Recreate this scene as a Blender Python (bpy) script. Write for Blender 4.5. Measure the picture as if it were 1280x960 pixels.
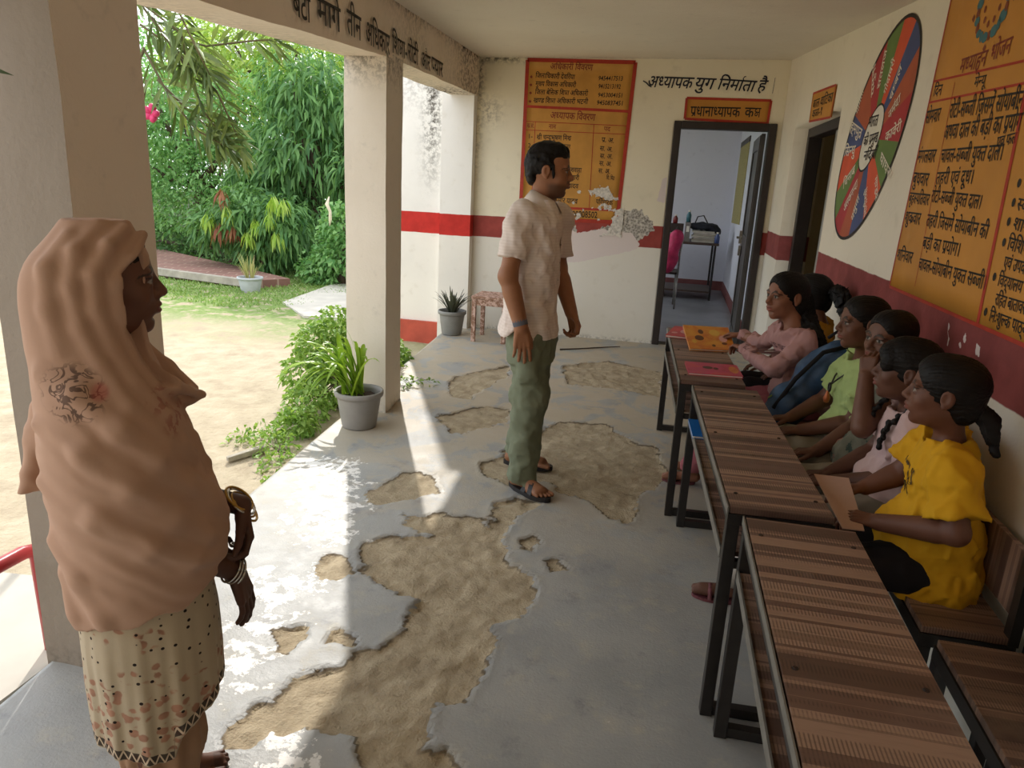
import bpy, bmesh, math, random
import numpy as np
from mathutils import Vector, Matrix, Quaternion

for _o in list(bpy.data.objects):
    bpy.data.objects.remove(_o)
SC = bpy.context.scene
COL = SC.collection

# ------------------------------------------------------------------ camera
_cd = bpy.data.cameras.new('camera')
CAM = bpy.data.objects.new('camera', _cd)
COL.objects.link(CAM)
def _n(v):
    v = np.array(v, float)
    return v / np.linalg.norm(v)
_f = 903.0
_down = _n([-168, 3252, _f])
_Z = -_down
_Y = _n([210, -240, _f]); _Y = _n(_Y - _Z * _Y.dot(_Z)); _X = np.cross(_Y, _Z)
_R = np.stack([_X, _Y, _Z])
_M = Matrix.Identity(4)
for _i in range(3):
    _M[_i][0] = _R[_i, 0]; _M[_i][1] = -_R[_i, 1]; _M[_i][2] = -_R[_i, 2]
_M[0][3], _M[1][3], _M[2][3] = 0.0, 0.0, 1.45
CAM.matrix_world = _M
_cd.sensor_width = 36.0
_cd.lens = 36.0 * _f / 1280.0
_cd.clip_start = 0.02
_cd.clip_end = 300
SC.camera = CAM

# ------------------------------------------------------------------ sky, sun, exposure
SUN_DIR = Vector((0.42, -0.907, -0.797)).normalized()      # the way the light travels
SKY_STRENGTH = 1.8
SUN_STRENGTH = 2.7
EXPOSURE = 0.60
W = bpy.data.worlds.new('sky'); SC.world = W; W.use_nodes = True
_nt = W.node_tree; _nt.nodes.clear()
_out = _nt.nodes.new('ShaderNodeOutputWorld'); _bg = _nt.nodes.new('ShaderNodeBackground')
_sky = _nt.nodes.new('ShaderNodeTexSky'); _sky.sky_type = 'HOSEK_WILKIE'
_sky.sun_direction = -SUN_DIR; _sky.turbidity = 5.0; _sky.ground_albedo = 0.4
_mx = _nt.nodes.new('ShaderNodeMixRGB'); _mx.inputs[0].default_value = 0.8
_mx.inputs[2].default_value = (0.92, 0.97, 1.02, 1)
_nt.links.new(_sky.outputs[0], _mx.inputs[1]); _nt.links.new(_mx.outputs[0], _bg.inputs[0])
_bg.inputs[1].default_value = SKY_STRENGTH
_nt.links.new(_bg.outputs[0], _out.inputs[0])
_sd = bpy.data.lights.new('sun', 'SUN'); _sd.energy = SUN_STRENGTH; _sd.angle = math.radians(0.8)
_sd.color = (1.0, 0.95, 0.88)
_so = bpy.data.objects.new('sun', _sd); COL.objects.link(_so)
_so.rotation_euler = SUN_DIR.to_track_quat('-Z', 'Y').to_euler(); _so.location = (-6, 12, 9)
SC.view_settings.view_transform = 'Standard'; SC.view_settings.look = 'None'
SC.view_settings.gamma = 1.0; SC.view_settings.use_curve_mapping = False
SC.view_settings.exposure = EXPOSURE
SC.cycles.max_bounces = 10; SC.cycles.diffuse_bounces = 7; SC.cycles.use_denoising = True
SC.cycles.sample_clamp_indirect = 6.0
# ================================================================== helpers
random.seed(7)
RNG = np.random.default_rng(11)
def lin(c):
    return tuple(((x / 12.92) if x <= 0.04045 else ((x + 0.055) / 1.055) ** 2.4) for x in c)
def hexc(h):
    return lin(tuple(int(h[i:i + 2], 16) / 255 for i in (0, 2, 4)))

class NT:
    """tiny node-graph writer"""
    def __init__(s, name):
        s.m = bpy.data.materials.new(name); s.m.use_nodes = True
        s.t = s.m.node_tree; s.b = s.t.nodes['Principled BSDF']
        s.co = s.t.nodes.new('ShaderNodeTexCoord')
    def n(s, kind, **kw):
        q = s.t.nodes.new('ShaderNode' + kind)
        for k, v in kw.items():
            setattr(q, k, v)
        return q
    def set(s, sock, v):
        if hasattr(v, 'default_value') or hasattr(v, 'is_linked'):
            s.t.links.new(v, sock)
        else:
            if isinstance(v, tuple) and len(v) == 3 and len(sock.default_value) == 4: v = (*v, 1)
            sock.default_value = v
    def mapp(s, scale=(1, 1, 1), src=None, rot=(0, 0, 0)):
        q = s.n('Mapping'); s.set(q.inputs[0], src or s.co.outputs['Object'])
        q.inputs['Scale'].default_value = scale; q.inputs['Rotation'].default_value = rot
        return q.outputs[0]
    def noise(s, scale, detail=4, rough=.55, vec=None, dist=0.0):
        q = s.n('TexNoise'); q.inputs['Scale'].default_value = scale
        q.inputs['Detail'].default_value = detail; q.inputs['Roughness'].default_value = rough
        q.inputs['Distortion'].default_value = dist
        s.set(q.inputs['Vector'], vec or s.co.outputs['Object'])
        return q.outputs['Fac']
    def vor(s, scale, vec=None, feature='F1', out='Distance', rnd=1.0):
        q = s.n('TexVoronoi'); q.feature = feature; q.inputs['Scale'].default_value = scale
        q.inputs['Randomness'].default_value = rnd
        s.set(q.inputs['Vector'], vec or s.co.outputs['Object'])
        return q.outputs[out]
    def wave(s, scale, dirn='X', dist=0, vec=None, det=2, prof='SIN'):
        q = s.n('TexWave'); q.bands_direction = dirn; q.wave_profile = prof
        q.inputs['Scale'].default_value = scale; q.inputs['Distortion'].default_value = dist
        q.inputs['Detail'].default_value = det
        s.set(q.inputs['Vector'], vec or s.co.outputs['Object'])
        return q.outputs['Fac']
    def ramp(s, fac, stops, mode='LINEAR'):
        q = s.n('ValToRGB'); q.color_ramp.interpolation = mode
        e = q.color_ramp.elements
        while len(e) < len(stops): e.new(0.5)
        for k, (p, c) in enumerate(stops):
            e[k].position = p
            if not isinstance(c, tuple): c = (c, c, c)
            e[k].color = (*c[:3], 1)
        s.set(q.inputs[0], fac)
        return q.outputs[0]
    def mix(s, fac, a, b, blend='MIX'):
        q = s.n('MixRGB', blend_type=blend)
        s.set(q.inputs[0], fac); s.set(q.inputs[1], a); s.set(q.inputs[2], b)
        return q.outputs[0]
    def math(s, op, a, b=0.0, c=None, clamp=False):
        q = s.n('Math', operation=op, use_clamp=clamp)
        s.set(q.inputs[0], a); s.set(q.inputs[1], b)
        if c is not None: s.set(q.inputs[2], c)
        return q.outputs[0]
    def sep(s, vec=None):
        q = s.n('SeparateXYZ'); s.set(q.inputs[0], vec or s.co.outputs['Object']); return q.outputs
    def attr(s, name, out='Fac'):
        q = s.n('Attribute'); q.attribute_name = name; return q.outputs[out]
    def step(s, v, lo, hi):
        q = s.n('MapRange'); q.interpolation_type = 'SMOOTHSTEP'
        s.set(q.inputs[0], v); q.inputs[1].default_value = lo; q.inputs[2].default_value = hi
        return q.outputs[0]
    def bump(s, h, strength=.3, dist=.01):
        q = s.n('Bump'); q.inputs['Strength'].default_value = strength; q.inputs['Distance'].default_value = dist
        s.set(q.inputs['Height'], h); s.t.links.new(q.outputs[0], s.b.inputs['Normal'])
    def done(s, col=None, rough=None, metal=None, spec=None, **kw):
        if col is not None: s.set(s.b.inputs['Base Color'], col)
        if rough is not None: s.set(s.b.inputs['Roughness'], rough)
        if metal is not None: s.set(s.b.inputs['Metallic'], metal)
        if spec is not None: s.b.inputs['Specular IOR Level'].default_value = spec
        for k, v in kw.items(): s.set(s.b.inputs[k.replace('_', ' ')], v)
        return s.m

def simple(name, col, rough=.6, var=.12, scale=14, metal=0.0, bump=0.0, spec=.4, **kw):
    g = NT(name)
    nz = g.noise(scale, 4)
    a = tuple(max(0, c * (1 - var)) for c in col); b = tuple(min(1, c * (1 + var)) for c in col)
    c = g.ramp(nz, [(.3, a), (.7, b)])
    if bump: g.bump(g.noise(scale * 6, 3), bump, .004)
    return g.done(c, rough, metal, spec, **kw)

def mesh_np(name, verts, faces, mat=None, smooth=False, parent=None, loc=(0, 0, 0), mats=None, midx=None, attrs=None, cols=None):
    """verts Nx3 array in world coords, faces: array Mx3/Mx4 or list of tuples"""
    me = bpy.data.meshes.new(name)
    v = np.asarray(verts, np.float32) - np.asarray(loc, np.float32)
    if isinstance(faces, np.ndarray):
        nf, k = faces.shape
        me.vertices.add(len(v)); me.vertices.foreach_set('co', v.ravel())
        me.loops.add(nf * k); me.loops.foreach_set('vertex_index', faces.astype(np.int32).ravel())
        me.polygons.add(nf); me.polygons.foreach_set('loop_start', np.arange(0, nf * k, k, dtype=np.int32))
        try: me.polygons.foreach_set('loop_total', np.full(nf, k, np.int32))
        except Exception: pass
        me.update(calc_edges=True); me.validate()
    else:
        me.from_pydata([tuple(map(float, q)) for q in v], [], faces); me.update()
    for m in (mats or ([mat] if mat else [])): me.materials.append(m)
    if midx is not None: me.polygons.foreach_set('material_index', np.asarray(midx, np.int32))
    if smooth: me.polygons.foreach_set('use_smooth', np.ones(len(me.polygons), bool))
    for k, a in (attrs or {}).items():
        at = me.attributes.new(k, 'FLOAT', 'POINT'); at.data.foreach_set('value', np.asarray(a, np.float32))
    if cols is not None:
        at = me.attributes.new('Col', 'FLOAT_COLOR', 'POINT')
        c4 = np.ones((len(v), 4), np.float32); c4[:, :3] = cols
        at.data.foreach_set('color', c4.ravel())
    o = bpy.data.objects.new(name, me); COL.objects.link(o)
    if parent is not None:
        o.parent = parent; pl = Vector(parent.get('_w', (0, 0, 0)))
        o.location = Vector(loc) - pl
    else:
        o.location = loc
    return o

def thing(name, loc, label=None, cat=None, group=None):
    o = bpy.data.objects.new(name, None); COL.objects.link(o); o.location = loc
    o.empty_display_size = .1
    o['_w'] = tuple(loc)
    return tag(o, label, cat, group)
def tag(o, label=None, cat=None, group=None, kind=None):
    if label: o['label'] = label
    if cat: o['category'] = cat
    if group: o['group'] = group
    if kind: o['kind'] = kind
    return o

class MB:
    """collects simple solids, then builds them as ONE mesh"""
    def __init__(s): s.v = []; s.f = []; s.mi = []; s.cur = 0
    def add(s, v, f):
        b = len(s.v); s.v += [tuple(map(float, q)) for q in v]; s.f += [tuple(b + i for i in q) for q in f]
        s.mi += [s.cur] * len(f); return s
    def box(s, lo, hi, M=None):
        x0, y0, z0 = lo; x1, y1, z1 = hi
        v = [(x0, y0, z0), (x1, y0, z0), (x1, y1, z0), (x0, y1, z0), (x0, y0, z1), (x1, y0, z1), (x1, y1, z1), (x0, y1, z1)]
        if M is not None: v = [tuple(M @ Vector(q)) for q in v]
        return s.add(v, [(3, 2, 1, 0), (4, 5, 6, 7), (0, 1, 5, 4), (1, 2, 6, 5), (2, 3, 7, 6), (3, 0, 4, 7)])
    def hexa(s, v):      # 8 corners: bottom loop then top loop
        return s.add(v, [(3, 2, 1, 0), (4, 5, 6, 7), (0, 1, 5, 4), (1, 2, 6, 5), (2, 3, 7, 6), (3, 0, 4, 7)])
    def bar(s, a, b, w, h=None, up=(0, 0, 1)):
        a = Vector(a); b = Vector(b); d = (b - a).normalized(); h = h or w
        u = Vector(up)
        if abs(d.dot(u)) > .95: u = Vector((0, 1, 0))
        r = d.cross(u).normalized(); u = r.cross(d)
        v = [tuple(p + r * (i * w / 2) + u * (j * h / 2)) for p in (a, b) for i, j in ((-1, -1), (1, -1), (1, 1), (-1, 1))]
        return s.add(v, [(3, 2, 1, 0), (4, 5, 6, 7), (0, 1, 5, 4), (1, 2, 6, 5), (2, 3, 7, 6), (3, 0, 4, 7)])
    def tube(s, pts, r, n=8, cap=True):
        pts = [Vector(p) for p in pts]; rs = r if isinstance(r, (list, tuple)) else [r] * len(pts)
        rings = []; prev = None
        for i, p in enumerate(pts):
            d = (pts[min(i + 1, len(pts) - 1)] - pts[max(i - 1, 0)])
            d = d.normalized() if d.length > 1e-9 else Vector((0, 0, 1))
            if prev is None:
                u = Vector((0, 0, 1)) if abs(d.z) < .9 else Vector((1, 0, 0))
                a = d.cross(u).normalized()
            else:
                a = (prev - d * prev.dot(d)); a = a.normalized() if a.length > 1e-6 else d.orthogonal().normalized()
            prev = a; b = d.cross(a)
            rings.append([tuple(p + (a * math.cos(t) + b * math.sin(t)) * rs[i]) for t in [2 * math.pi * k / n for k in range(n)]])
        v = [q for R in rings for q in R]; f = []
        for i in range(len(rings) - 1):
            for k in range(n):
                f.append((i * n + k, i * n + (k + 1) % n, (i + 1) * n + (k + 1) % n, (i + 1) * n + k))
        if cap: f += [tuple(range(n))[::-1], tuple((len(rings) - 1) * n + k for k in range(n))]
        return s.add(v, f)
    def lathe(s, c, prof, n=24):
        v = []; f = []
        for r, z in prof:
            v += [(c[0] + r * math.cos(2 * math.pi * k / n), c[1] + r * math.sin(2 * math.pi * k / n), c[2] + z) for k in range(n)]
        for i in range(len(prof) - 1):
            for k in range(n):
                f.append((i * n + k, i * n + (k + 1) % n, (i + 1) * n + (k + 1) % n, (i + 1) * n + k))
        return s.add(v, f)
    def build(s, name, mats, parent=None, loc=None, smooth=False, bevel=0.0):
        if not isinstance(mats, (list, tuple)): mats = [mats]
        if loc is None:
            if parent is not None: loc = tuple(parent.get('_w', (0, 0, 0)))
            else:
                a = np.array(s.v); loc = tuple((a.min(0) + a.max(0)) / 2); loc = (loc[0], loc[1], float(a[:, 2].min()))
        o = mesh_np(name, np.array(s.v), s.f, mats=mats, smooth=smooth, parent=parent, loc=loc, midx=s.mi)
        o['_w'] = tuple(loc)
        if bevel:
            md = o.modifiers.new('bevel', 'BEVEL'); md.width = bevel; md.segments = 2; md.limit_method = 'ANGLE'
        return o

# value noise -------------------------------------------------------
_perm = RNG.random((64, 64, 64)).astype(np.float32)
def vnoise(p, freq):
    q = np.asarray(p, np.float32) * freq
    i = np.floor(q).astype(np.int32); fr = q - i; fr = fr * fr * (3 - 2 * fr); i &= 63; j = (i + 1) & 63
    r = 0
    for a in (0, 1):
        for b in (0, 1):
            for c in (0, 1):
                w = (fr[..., 0] if a else 1 - fr[..., 0]) * (fr[..., 1] if b else 1 - fr[..., 1]) * (fr[..., 2] if c else 1 - fr[..., 2])
                r = r + w * _perm[(j if a else i)[..., 0], (j if b else i)[..., 1], (j if c else i)[..., 2]]
    return r
def fbm(p, freq, oct=4, gain=.5):
    r = 0; a = 1; t = 0
    for k in range(oct):
        r = r + a * vnoise(np.asarray(p, np.float32) + 3.7 * k, freq); t += a; a *= gain; freq *= 2.03
    return r / t
def poly_sd(P, poly):
    """signed distance (negative inside) of Nx2 points to a polygon"""
    poly = np.asarray(poly, float); P = np.asarray(P, float)
    d = np.full(len(P), 1e9); ins = np.zeros(len(P), bool); n = len(poly)
    for i in range(n):
        a = poly[i]; b = poly[(i + 1) % n]; e = b - a; w = P - a
        t = np.clip((w @ e) / max(e @ e, 1e-12), 0, 1)
        d = np.minimum(d, np.hypot(*(w - t[:, None] * e).T))
        c = (a[1] > P[:, 1]) != (b[1] > P[:, 1])
        if abs(b[1] - a[1]) > 1e-12:
            ins ^= c & (P[:, 0] < (b[0] - a[0]) * (P[:, 1] - a[1]) / (b[1] - a[1]) + a[0])
    return np.where(ins, -d, d)

# ------------------------------------------------------------------ Devanagari lettering
# The font has the letters; clusters (half forms, the r-strokes, the short i) are put together here.
_G = {}
CONS = set('कखगघङचछजझञटठडढणतथदधनपफबभमयरलवशषसहळड़ढ़')
def _glyphs(chars):
    obs = []
    for ch in chars:
        for s in (ch, ch + '|'):
            c = bpy.data.curves.new('g', 'FONT'); c.body = s; c.size = 1; c.resolution_u = 2; c.offset = 0.012
            o = bpy.data.objects.new('g', c); COL.objects.link(o); obs.append((ch, s, o, c))
    dg = bpy.context.evaluated_depsgraph_get(); dg.update()
    for ch, s, o, c in obs:
        me = o.evaluated_get(dg).to_mesh()
        v = np.array([q.co[:2] for q in me.vertices], np.float32).reshape(-1, 2)
        f = [tuple(p.vertices) for p in me.polygons]
        if s == ch: _G.setdefault(ch, {})['v'] = v; _G[ch]['f'] = f
        else: _G.setdefault(ch, {})['w'] = float(v[np.abs(v[:, 1] + .242) < .003, 0].max() - .180)
        o.evaluated_get(dg).to_mesh_clear()
    for _, _, o, c in obs:
        bpy.data.objects.remove(o); bpy.data.curves.remove(c)
def _crop(v, f, cut):
    bm = bmesh.new(); vs = [bm.verts.new((float(a), float(b), 0)) for a, b in v]
    for q in f:
        try: bm.faces.new([vs[i] for i in q])
        except ValueError: pass
    bmesh.ops.bisect_plane(bm, geom=bm.verts[:] + bm.edges[:] + bm.faces[:], plane_co=(cut, 0, 0), plane_no=(1, 0, 0), clear_outer=True)
    bm.verts.index_update()
    r = (np.array([q.co[:2] for q in bm.verts], np.float32).reshape(-1, 2), [tuple(w.index for w in q.verts) for q in bm.faces]); bm.free()
    return r
def _stroke(pts, w=.075):
    v = []; f = []; pts = np.array(pts, float)
    for i in range(len(pts)):
        d = pts[min(i + 1, len(pts) - 1)] - pts[max(i - 1, 0)]; d /= max(np.hypot(*d), 1e-9)
        nrm = np.array([-d[1], d[0]]) * w / 2; v += [pts[i] + nrm, pts[i] - nrm]
    for i in range(len(pts) - 1): f.append((2 * i, 2 * i + 1, 2 * i + 3, 2 * i + 2))
    return np.array(v, np.float32), f
NOSTEM = set('टठडढदहरळछ')
def letters(s):
    """string -> (verts Nx2, faces, width); unit = font size"""
    V = []; F = []; x = 0.0; nb = 0
    def put(v, f, dx):
        nonlocal nb
        if len(v) == 0: return
        V.append(v + np.array([dx, 0], np.float32)); F.extend(tuple(i + nb for i in q) for q in f); nb += len(v)
    def adv(ch): return _G[ch]['w']
    i = 0; n = len(s)
    while i < n:
        ch = s[i]
        if ch in CONS:
            cl = [ch]; i += 1
            while i + 1 < n and s[i] == '्' and s[i + 1] in CONS: cl.append(s[i + 1]); i += 2
            signs = ''
            while i < n and s[i] in 'ािीुूृेैोौंँः़्': signs += s[i]; i += 1
            if 'ि' in signs:
                put(_G['ि']['v'], _G['ि']['f'], x); x += adv('ि'); signs = signs.replace('ि', '')
            reph = False
            if len(cl) > 1 and cl[0] == 'र': reph = True; cl = cl[1:]
            x0 = x
            k = 0
            while k < len(cl):
                c = cl[k]; last = k == len(cl) - 1
                if not last and c == 'क' and cl[k + 1] == 'ष':
                    w = .60
                    for st in ([(0, .585), (w, .585)], [(w - .13, .60), (w - .13, 0)],
                               [(.24, .57), (.12, .50), (.10, .42), (.18, .36), (.30, .34), (.20, .30), (.11, .22), (.14, .12), (.24, .10), (.33, .17), (.30, .27), (.36, .33), (w - .13, .34)]):
                        put(*_stroke(st), x)
                    x += w; k += 2; continue
                if not last and cl[k + 1] == 'र':
                    put(_G[c]['v'], _G[c]['f'], x); w = adv(c)
                    if c in NOSTEM: put(*_stroke([(w * .3, -.16), (w * .5, .02), (w * .72, -.16)]), x)
                    else: put(*_stroke([(w - .40, -.02), (w - .13, .20)], .085), x)
                    x += w; k += 2; continue
                if not last:
                    if c in NOSTEM:
                        put(_G[c]['v'], _G[c]['f'], x); put(_G['्']['v'], _G['्']['f'], x + adv(c)); x += adv(c)
                    else:
                        cut = adv(c) - (.175 if c not in 'कफ' else .13)
                        put(*_crop(_G[c]['v'], _G[c]['f'], cut), x); x += cut
                else:
                    put(_G[c]['v'], _G[c]['f'], x); x += adv(c)
                k += 1
            for c in signs:
                put(_G[c]['v'], _G[c]['f'], x); x += adv(c)
            if reph: put(*_stroke([(-.10, .62), (-.16, .72), (-.12, .82), (-.02, .84)], .065), x)
        else:
            if ch == ' ': x += .26
            else: put(_G[ch]['v'], _G[ch]['f'], x); x += adv(ch)
            i += 1
    v = np.concatenate(V) if V else np.zeros((0, 2), np.float32)
    return v, F, x
_ALL = 'अआइईउएऐओऔकखगघचछजझटठडढणतथदधनपफबभमयरलवशषसहािीुूृेैोौंँः़्।-.•/0123456789NTUSE१()'
_glyphs(_ALL)

class Sign:
    """lettering gathered on one surface; surf(u,v,lift) -> world point"""
    def __init__(s, surf): s.surf = surf; s.v = []; s.f = []; s.nb = 0
    def line(s, txt, a, b, h, lift=.004, italic=0.0, fit=True):
        """a, b = surface coords (u,v) of the start and end of the line at mid letter height; h = letter height"""
        v, f, w = letters(txt)
        a = np.array(a, float); b = np.array(b, float); L = np.hypot(*(b - a)); d = (b - a) / L
        up = np.array([-d[1], d[0]])
        if s.flip: up = -up
        k = h / .62
        sx = (L / w) if fit else k
        u = (v[:, 0] + italic * (v[:, 1] - .3)) * sx; t = (v[:, 1] - .31) * k
        q = a[None] + u[:, None] * d[None] + t[:, None] * up[None]
        s.v.append(s.surf(q[:, 0], q[:, 1], lift)); s.f += [tuple(i + s.nb for i in p) for p in f]; s.nb += len(v)
        return s
    flip = False
    def strip(s, pts, w, lift=.0045):
        v, f = _stroke(pts, w); s.v.append(s.surf(v[:, 0], v[:, 1], lift)); s.f += [tuple(i + s.nb for i in p) for p in f]; s.nb += len(v)
        return s
    def fill(s, pts, lift=.002):
        v = np.array(pts, float); s.v.append(s.surf(v[:, 0], v[:, 1], lift)); s.f.append(tuple(range(s.nb, s.nb + len(v)))); s.nb += len(v)
        return s
    def build(s, name, mat, parent=None):
        return mesh_np(name, np.concatenate(s.v), s.f, mat=mat, parent=parent, loc=tuple(parent.get('_w', (0, 0, 0))) if parent is not None else (0, 0, 0))

# ------------------------------------------------------------------ solid modelling on a distance field
class Vox:
    def __init__(s, lo, hi, h, fine=()):
        s.ax = []; s.h = h
        for i in range(3):
            c = [lo[i]]
            while c[-1] < hi[i]:
                st = h
                for (flo, fhi, fh) in fine:
                    if flo[i] - h <= c[-1] <= fhi[i]: st = min(st, fh)
                c.append(c[-1] + st)
            s.ax.append(np.array(c, np.float32))
        s.d = np.full([len(a) for a in s.ax], .25, np.float32)
    def sl(s, lo, hi):
        return tuple(slice(max(0, int(np.searchsorted(a, l)) - 1), int(np.searchsorted(a, u)) + 1) for a, l, u in zip(s.ax, lo, hi))
    def op(s, fn, lo, hi, k=0.0, mode='u'):
        m = k + 3.2 * s.h
        S = s.sl([q - m for q in lo], [q + m for q in hi])
        X = s.ax[0][S[0]][:, None, None]; Y = s.ax[1][S[1]][None, :, None]; Z = s.ax[2][S[2]][None, None, :]
        if min(X.size, Y.size, Z.size) == 0: return s
        d = fn(X, Y, Z); c = s.d[S]
        if mode == 'u':
            r = np.minimum(c, d)
            if k > 0: hh = np.maximum(k - np.abs(c - d), 0) / k; r = r - hh * hh * k * .25
        else:
            if mode == 's': d = -d
            r = np.maximum(c, d)
            if k > 0: hh = np.maximum(k - np.abs(c - d), 0) / k; r = r + hh * hh * k * .25
        s.d[S] = r
        return s
    def cone(s, a, b, r1, r2=None, k=0.0, mode='u'):
        a = np.array(a, np.float32); b = np.array(b, np.float32); r2 = r1 if r2 is None else r2
        ba = b - a; L = max(float(ba @ ba), 1e-9); R = max(r1, r2)
        def fn(X, Y, Z):
            px, py, pz = X - a[0], Y - a[1], Z - a[2]
            t = np.clip((px * ba[0] + py * ba[1] + pz * ba[2]) / L, 0, 1)
            return np.sqrt((px - t * ba[0]) ** 2 + (py - t * ba[1]) ** 2 + (pz - t * ba[2]) ** 2) - (r1 + (r2 - r1) * t)
        return s.op(fn, np.minimum(a, b) - R, np.maximum(a, b) + R, k, mode)
    def chain(s, pts, rs, k=0.0, mode='u'):
        for i in range(len(pts) - 1): s.cone(pts[i], pts[i + 1], rs[i], rs[i + 1], k, mode)
        return s
    def ell(s, c, r, B=None, k=0.0, mode='u'):
        c = np.array(c, np.float32); r = np.array(r, np.float32); R = float(r.max())
        Bm = np.eye(3, dtype=np.float32) if B is None else np.array(B, np.float32)
        def fn(X, Y, Z):
            px, py, pz = X - c[0], Y - c[1], Z - c[2]
            q = [px * Bm[0, j] + py * Bm[1, j] + pz * Bm[2, j] for j in range(3)]
            k0 = np.sqrt((q[0] / r[0]) ** 2 + (q[1] / r[1]) ** 2 + (q[2] / r[2]) ** 2)
            k1 = np.sqrt((q[0] / r[0] ** 2) ** 2 + (q[1] / r[1] ** 2) ** 2 + (q[2] / r[2] ** 2) ** 2)
            return k0 * (k0 - 1) / np.maximum(k1, 1e-6)
        return s.op(fn, c - R, c + R, k, mode)
    def loft(s, st, yaw=0.0, p=2.0, k=0.0, mode='u'):
        """st rows: z, cx, cy, half width (along yaw), half depth"""
        st = np.array(sorted(st), np.float32); cy, sy = math.cos(yaw), math.sin(yaw)
        R = float(st[:, 3:].max()); lo = [st[:, 1].min() - R, st[:, 2].min() - R, st[0, 0]]; hi = [st[:, 1].max() + R, st[:, 2].max() + R, st[-1, 0]]
        def fn(X, Y, Z):
            z = Z[0, 0, :]; zz = np.linspace(st[0, 0], st[-1, 0], 60)
            def ip(j):
                q = np.interp(zz, st[:, 0], st[:, j]); q = np.convolve(np.pad(q, 3, 'edge'), np.ones(7) / 7, 'valid')
                return np.interp(z, zz, q).astype(np.float32)[None, None, :]
            dx = X - ip(1); dy = Y - ip(2); a = ip(3); b = ip(4)
            u = np.abs(dx * cy + dy * sy) / a; v = np.abs(-dx * sy + dy * cy) / b
            d = ((u ** p + v ** p) ** (1 / p) - 1) * np.minimum(a, b)
            return np.maximum(d, np.maximum(st[0, 0] - Z, Z - st[-1, 0]))
        return s.op(fn, lo, hi, k, mode)
    def sleeve(s, a, b, r1, r2, k=0.0, wall=.006, depth=.035):
        """tapered tube cut square and hollow at b"""
        a = np.array(a, np.float32); b = np.array(b, np.float32); ba = b - a; L2 = float(ba @ ba); d = (ba / math.sqrt(L2)).astype(np.float32); R = max(r1, r2)
        def fn(X, Y, Z):
            px, py, pz = X - a[0], Y - a[1], Z - a[2]
            t = np.maximum((px * ba[0] + py * ba[1] + pz * ba[2]) / L2, 0)
            c = np.sqrt((px - t * ba[0]) ** 2 + (py - t * ba[1]) ** 2 + (pz - t * ba[2]) ** 2) - (r1 + (r2 - r1) * np.minimum(t, 1.2))
            return np.maximum(c, (t - 1) * math.sqrt(L2))
        s.op(fn, np.minimum(a, b) - R, np.maximum(a, b) + R, k)
        s._cuffs = getattr(s, '_cuffs', []) + [(b - d * depth, b + d * .03, r2 - wall)]
        return s
    def cuffs(s):
        return s
    def plane(s, pt, nrm, k=0.0):
        """keep the side the normal points away from"""
        pt = np.array(pt, np.float32); nrm = _n(nrm).astype(np.float32)
        X = s.ax[0][:, None, None]; Y = s.ax[1][None, :, None]; Z = s.ax[2][None, None, :]
        d = (X - pt[0]) * nrm[0] + (Y - pt[1]) * nrm[1] + (Z - pt[2]) * nrm[2]
        s.d = np.maximum(s.d, d.astype(np.float32)); return s
    def folds(s, fn, band=.03):
        m = np.abs(s.d) < band; I = np.nonzero(m)
        P = np.stack([s.ax[0][I[0]], s.ax[1][I[1]], s.ax[2][I[2]]], -1)
        s.d[I] += fn(P).astype(np.float32); return s
    def mesh(s):
        d = s.d; ax = s.ax
        ins = d < 0
        nx, ny, nz = d.shape
        c = np.zeros((nx - 1, ny - 1, nz - 1), np.uint8)
        for i in (0, 1):
            for j in (0, 1):
                for k in (0, 1): c += ins[i:nx - 1 + i, j:ny - 1 + j, k:nz - 1 + k]
        act = (c > 0) & (c < 8); idx = np.full(c.shape, -1, np.int32); I = np.nonzero(act); n = len(I[0])
        idx[I] = np.arange(n)
        cor = {}
        for i in (0, 1):
            for j in (0, 1):
                for k in (0, 1): cor[i, j, k] = d[I[0] + i, I[1] + j, I[2] + k]
        acc = np.zeros((n, 3)); cnt = np.zeros(n)
        for a in cor:
            for axis in range(3):
                if a[axis] == 0:
                    b = list(a); b[axis] = 1; da = cor[a]; db = cor[tuple(b)]; m = (da < 0) != (db < 0)
                    t = np.where(m, da / np.where(m, da - db, 1), 0)
                    p = np.empty((n, 3))
                    for q in range(3):
                        g0 = ax[q][I[q] + a[q]]
                        p[:, q] = g0 if q != axis else g0 + t * (ax[q][I[q] + 1] - ax[q][I[q]])
                    acc[m] += p[m]; cnt[m] += 1
        V = acc / cnt[:, None]
        F = []
        sh = [(1, 2), (2, 0), (0, 1)]
        for axis in range(3):
            u, w = sh[axis]
            A = [slice(None)] * 3; Bq = [slice(None)] * 3
            A[axis] = slice(0, -1); Bq[axis] = slice(1, None)
            s0 = ins[tuple(A)]; s1 = ins[tuple(Bq)]; m = s0 != s1
            J = list(np.nonzero(m)); ok = (J[u] > 0) & (J[w] > 0) & (J[u] < d.shape[u] - 1) & (J[w] < d.shape[w] - 1)
            J = [q[ok] for q in J]; fl = s0[tuple(J)]
            def cell(du, dw):
                K = list(J); K[u] = K[u] - du; K[w] = K[w] - dw; return idx[tuple(K)]
            q = np.stack([cell(1, 1), cell(0, 1), cell(0, 0), cell(1, 0)], -1)
            q[~fl] = q[~fl][:, ::-1]; F.append(q)
        F = np.concatenate(F); F = F[(F >= 0).all(1)]
        return V, F
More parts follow.
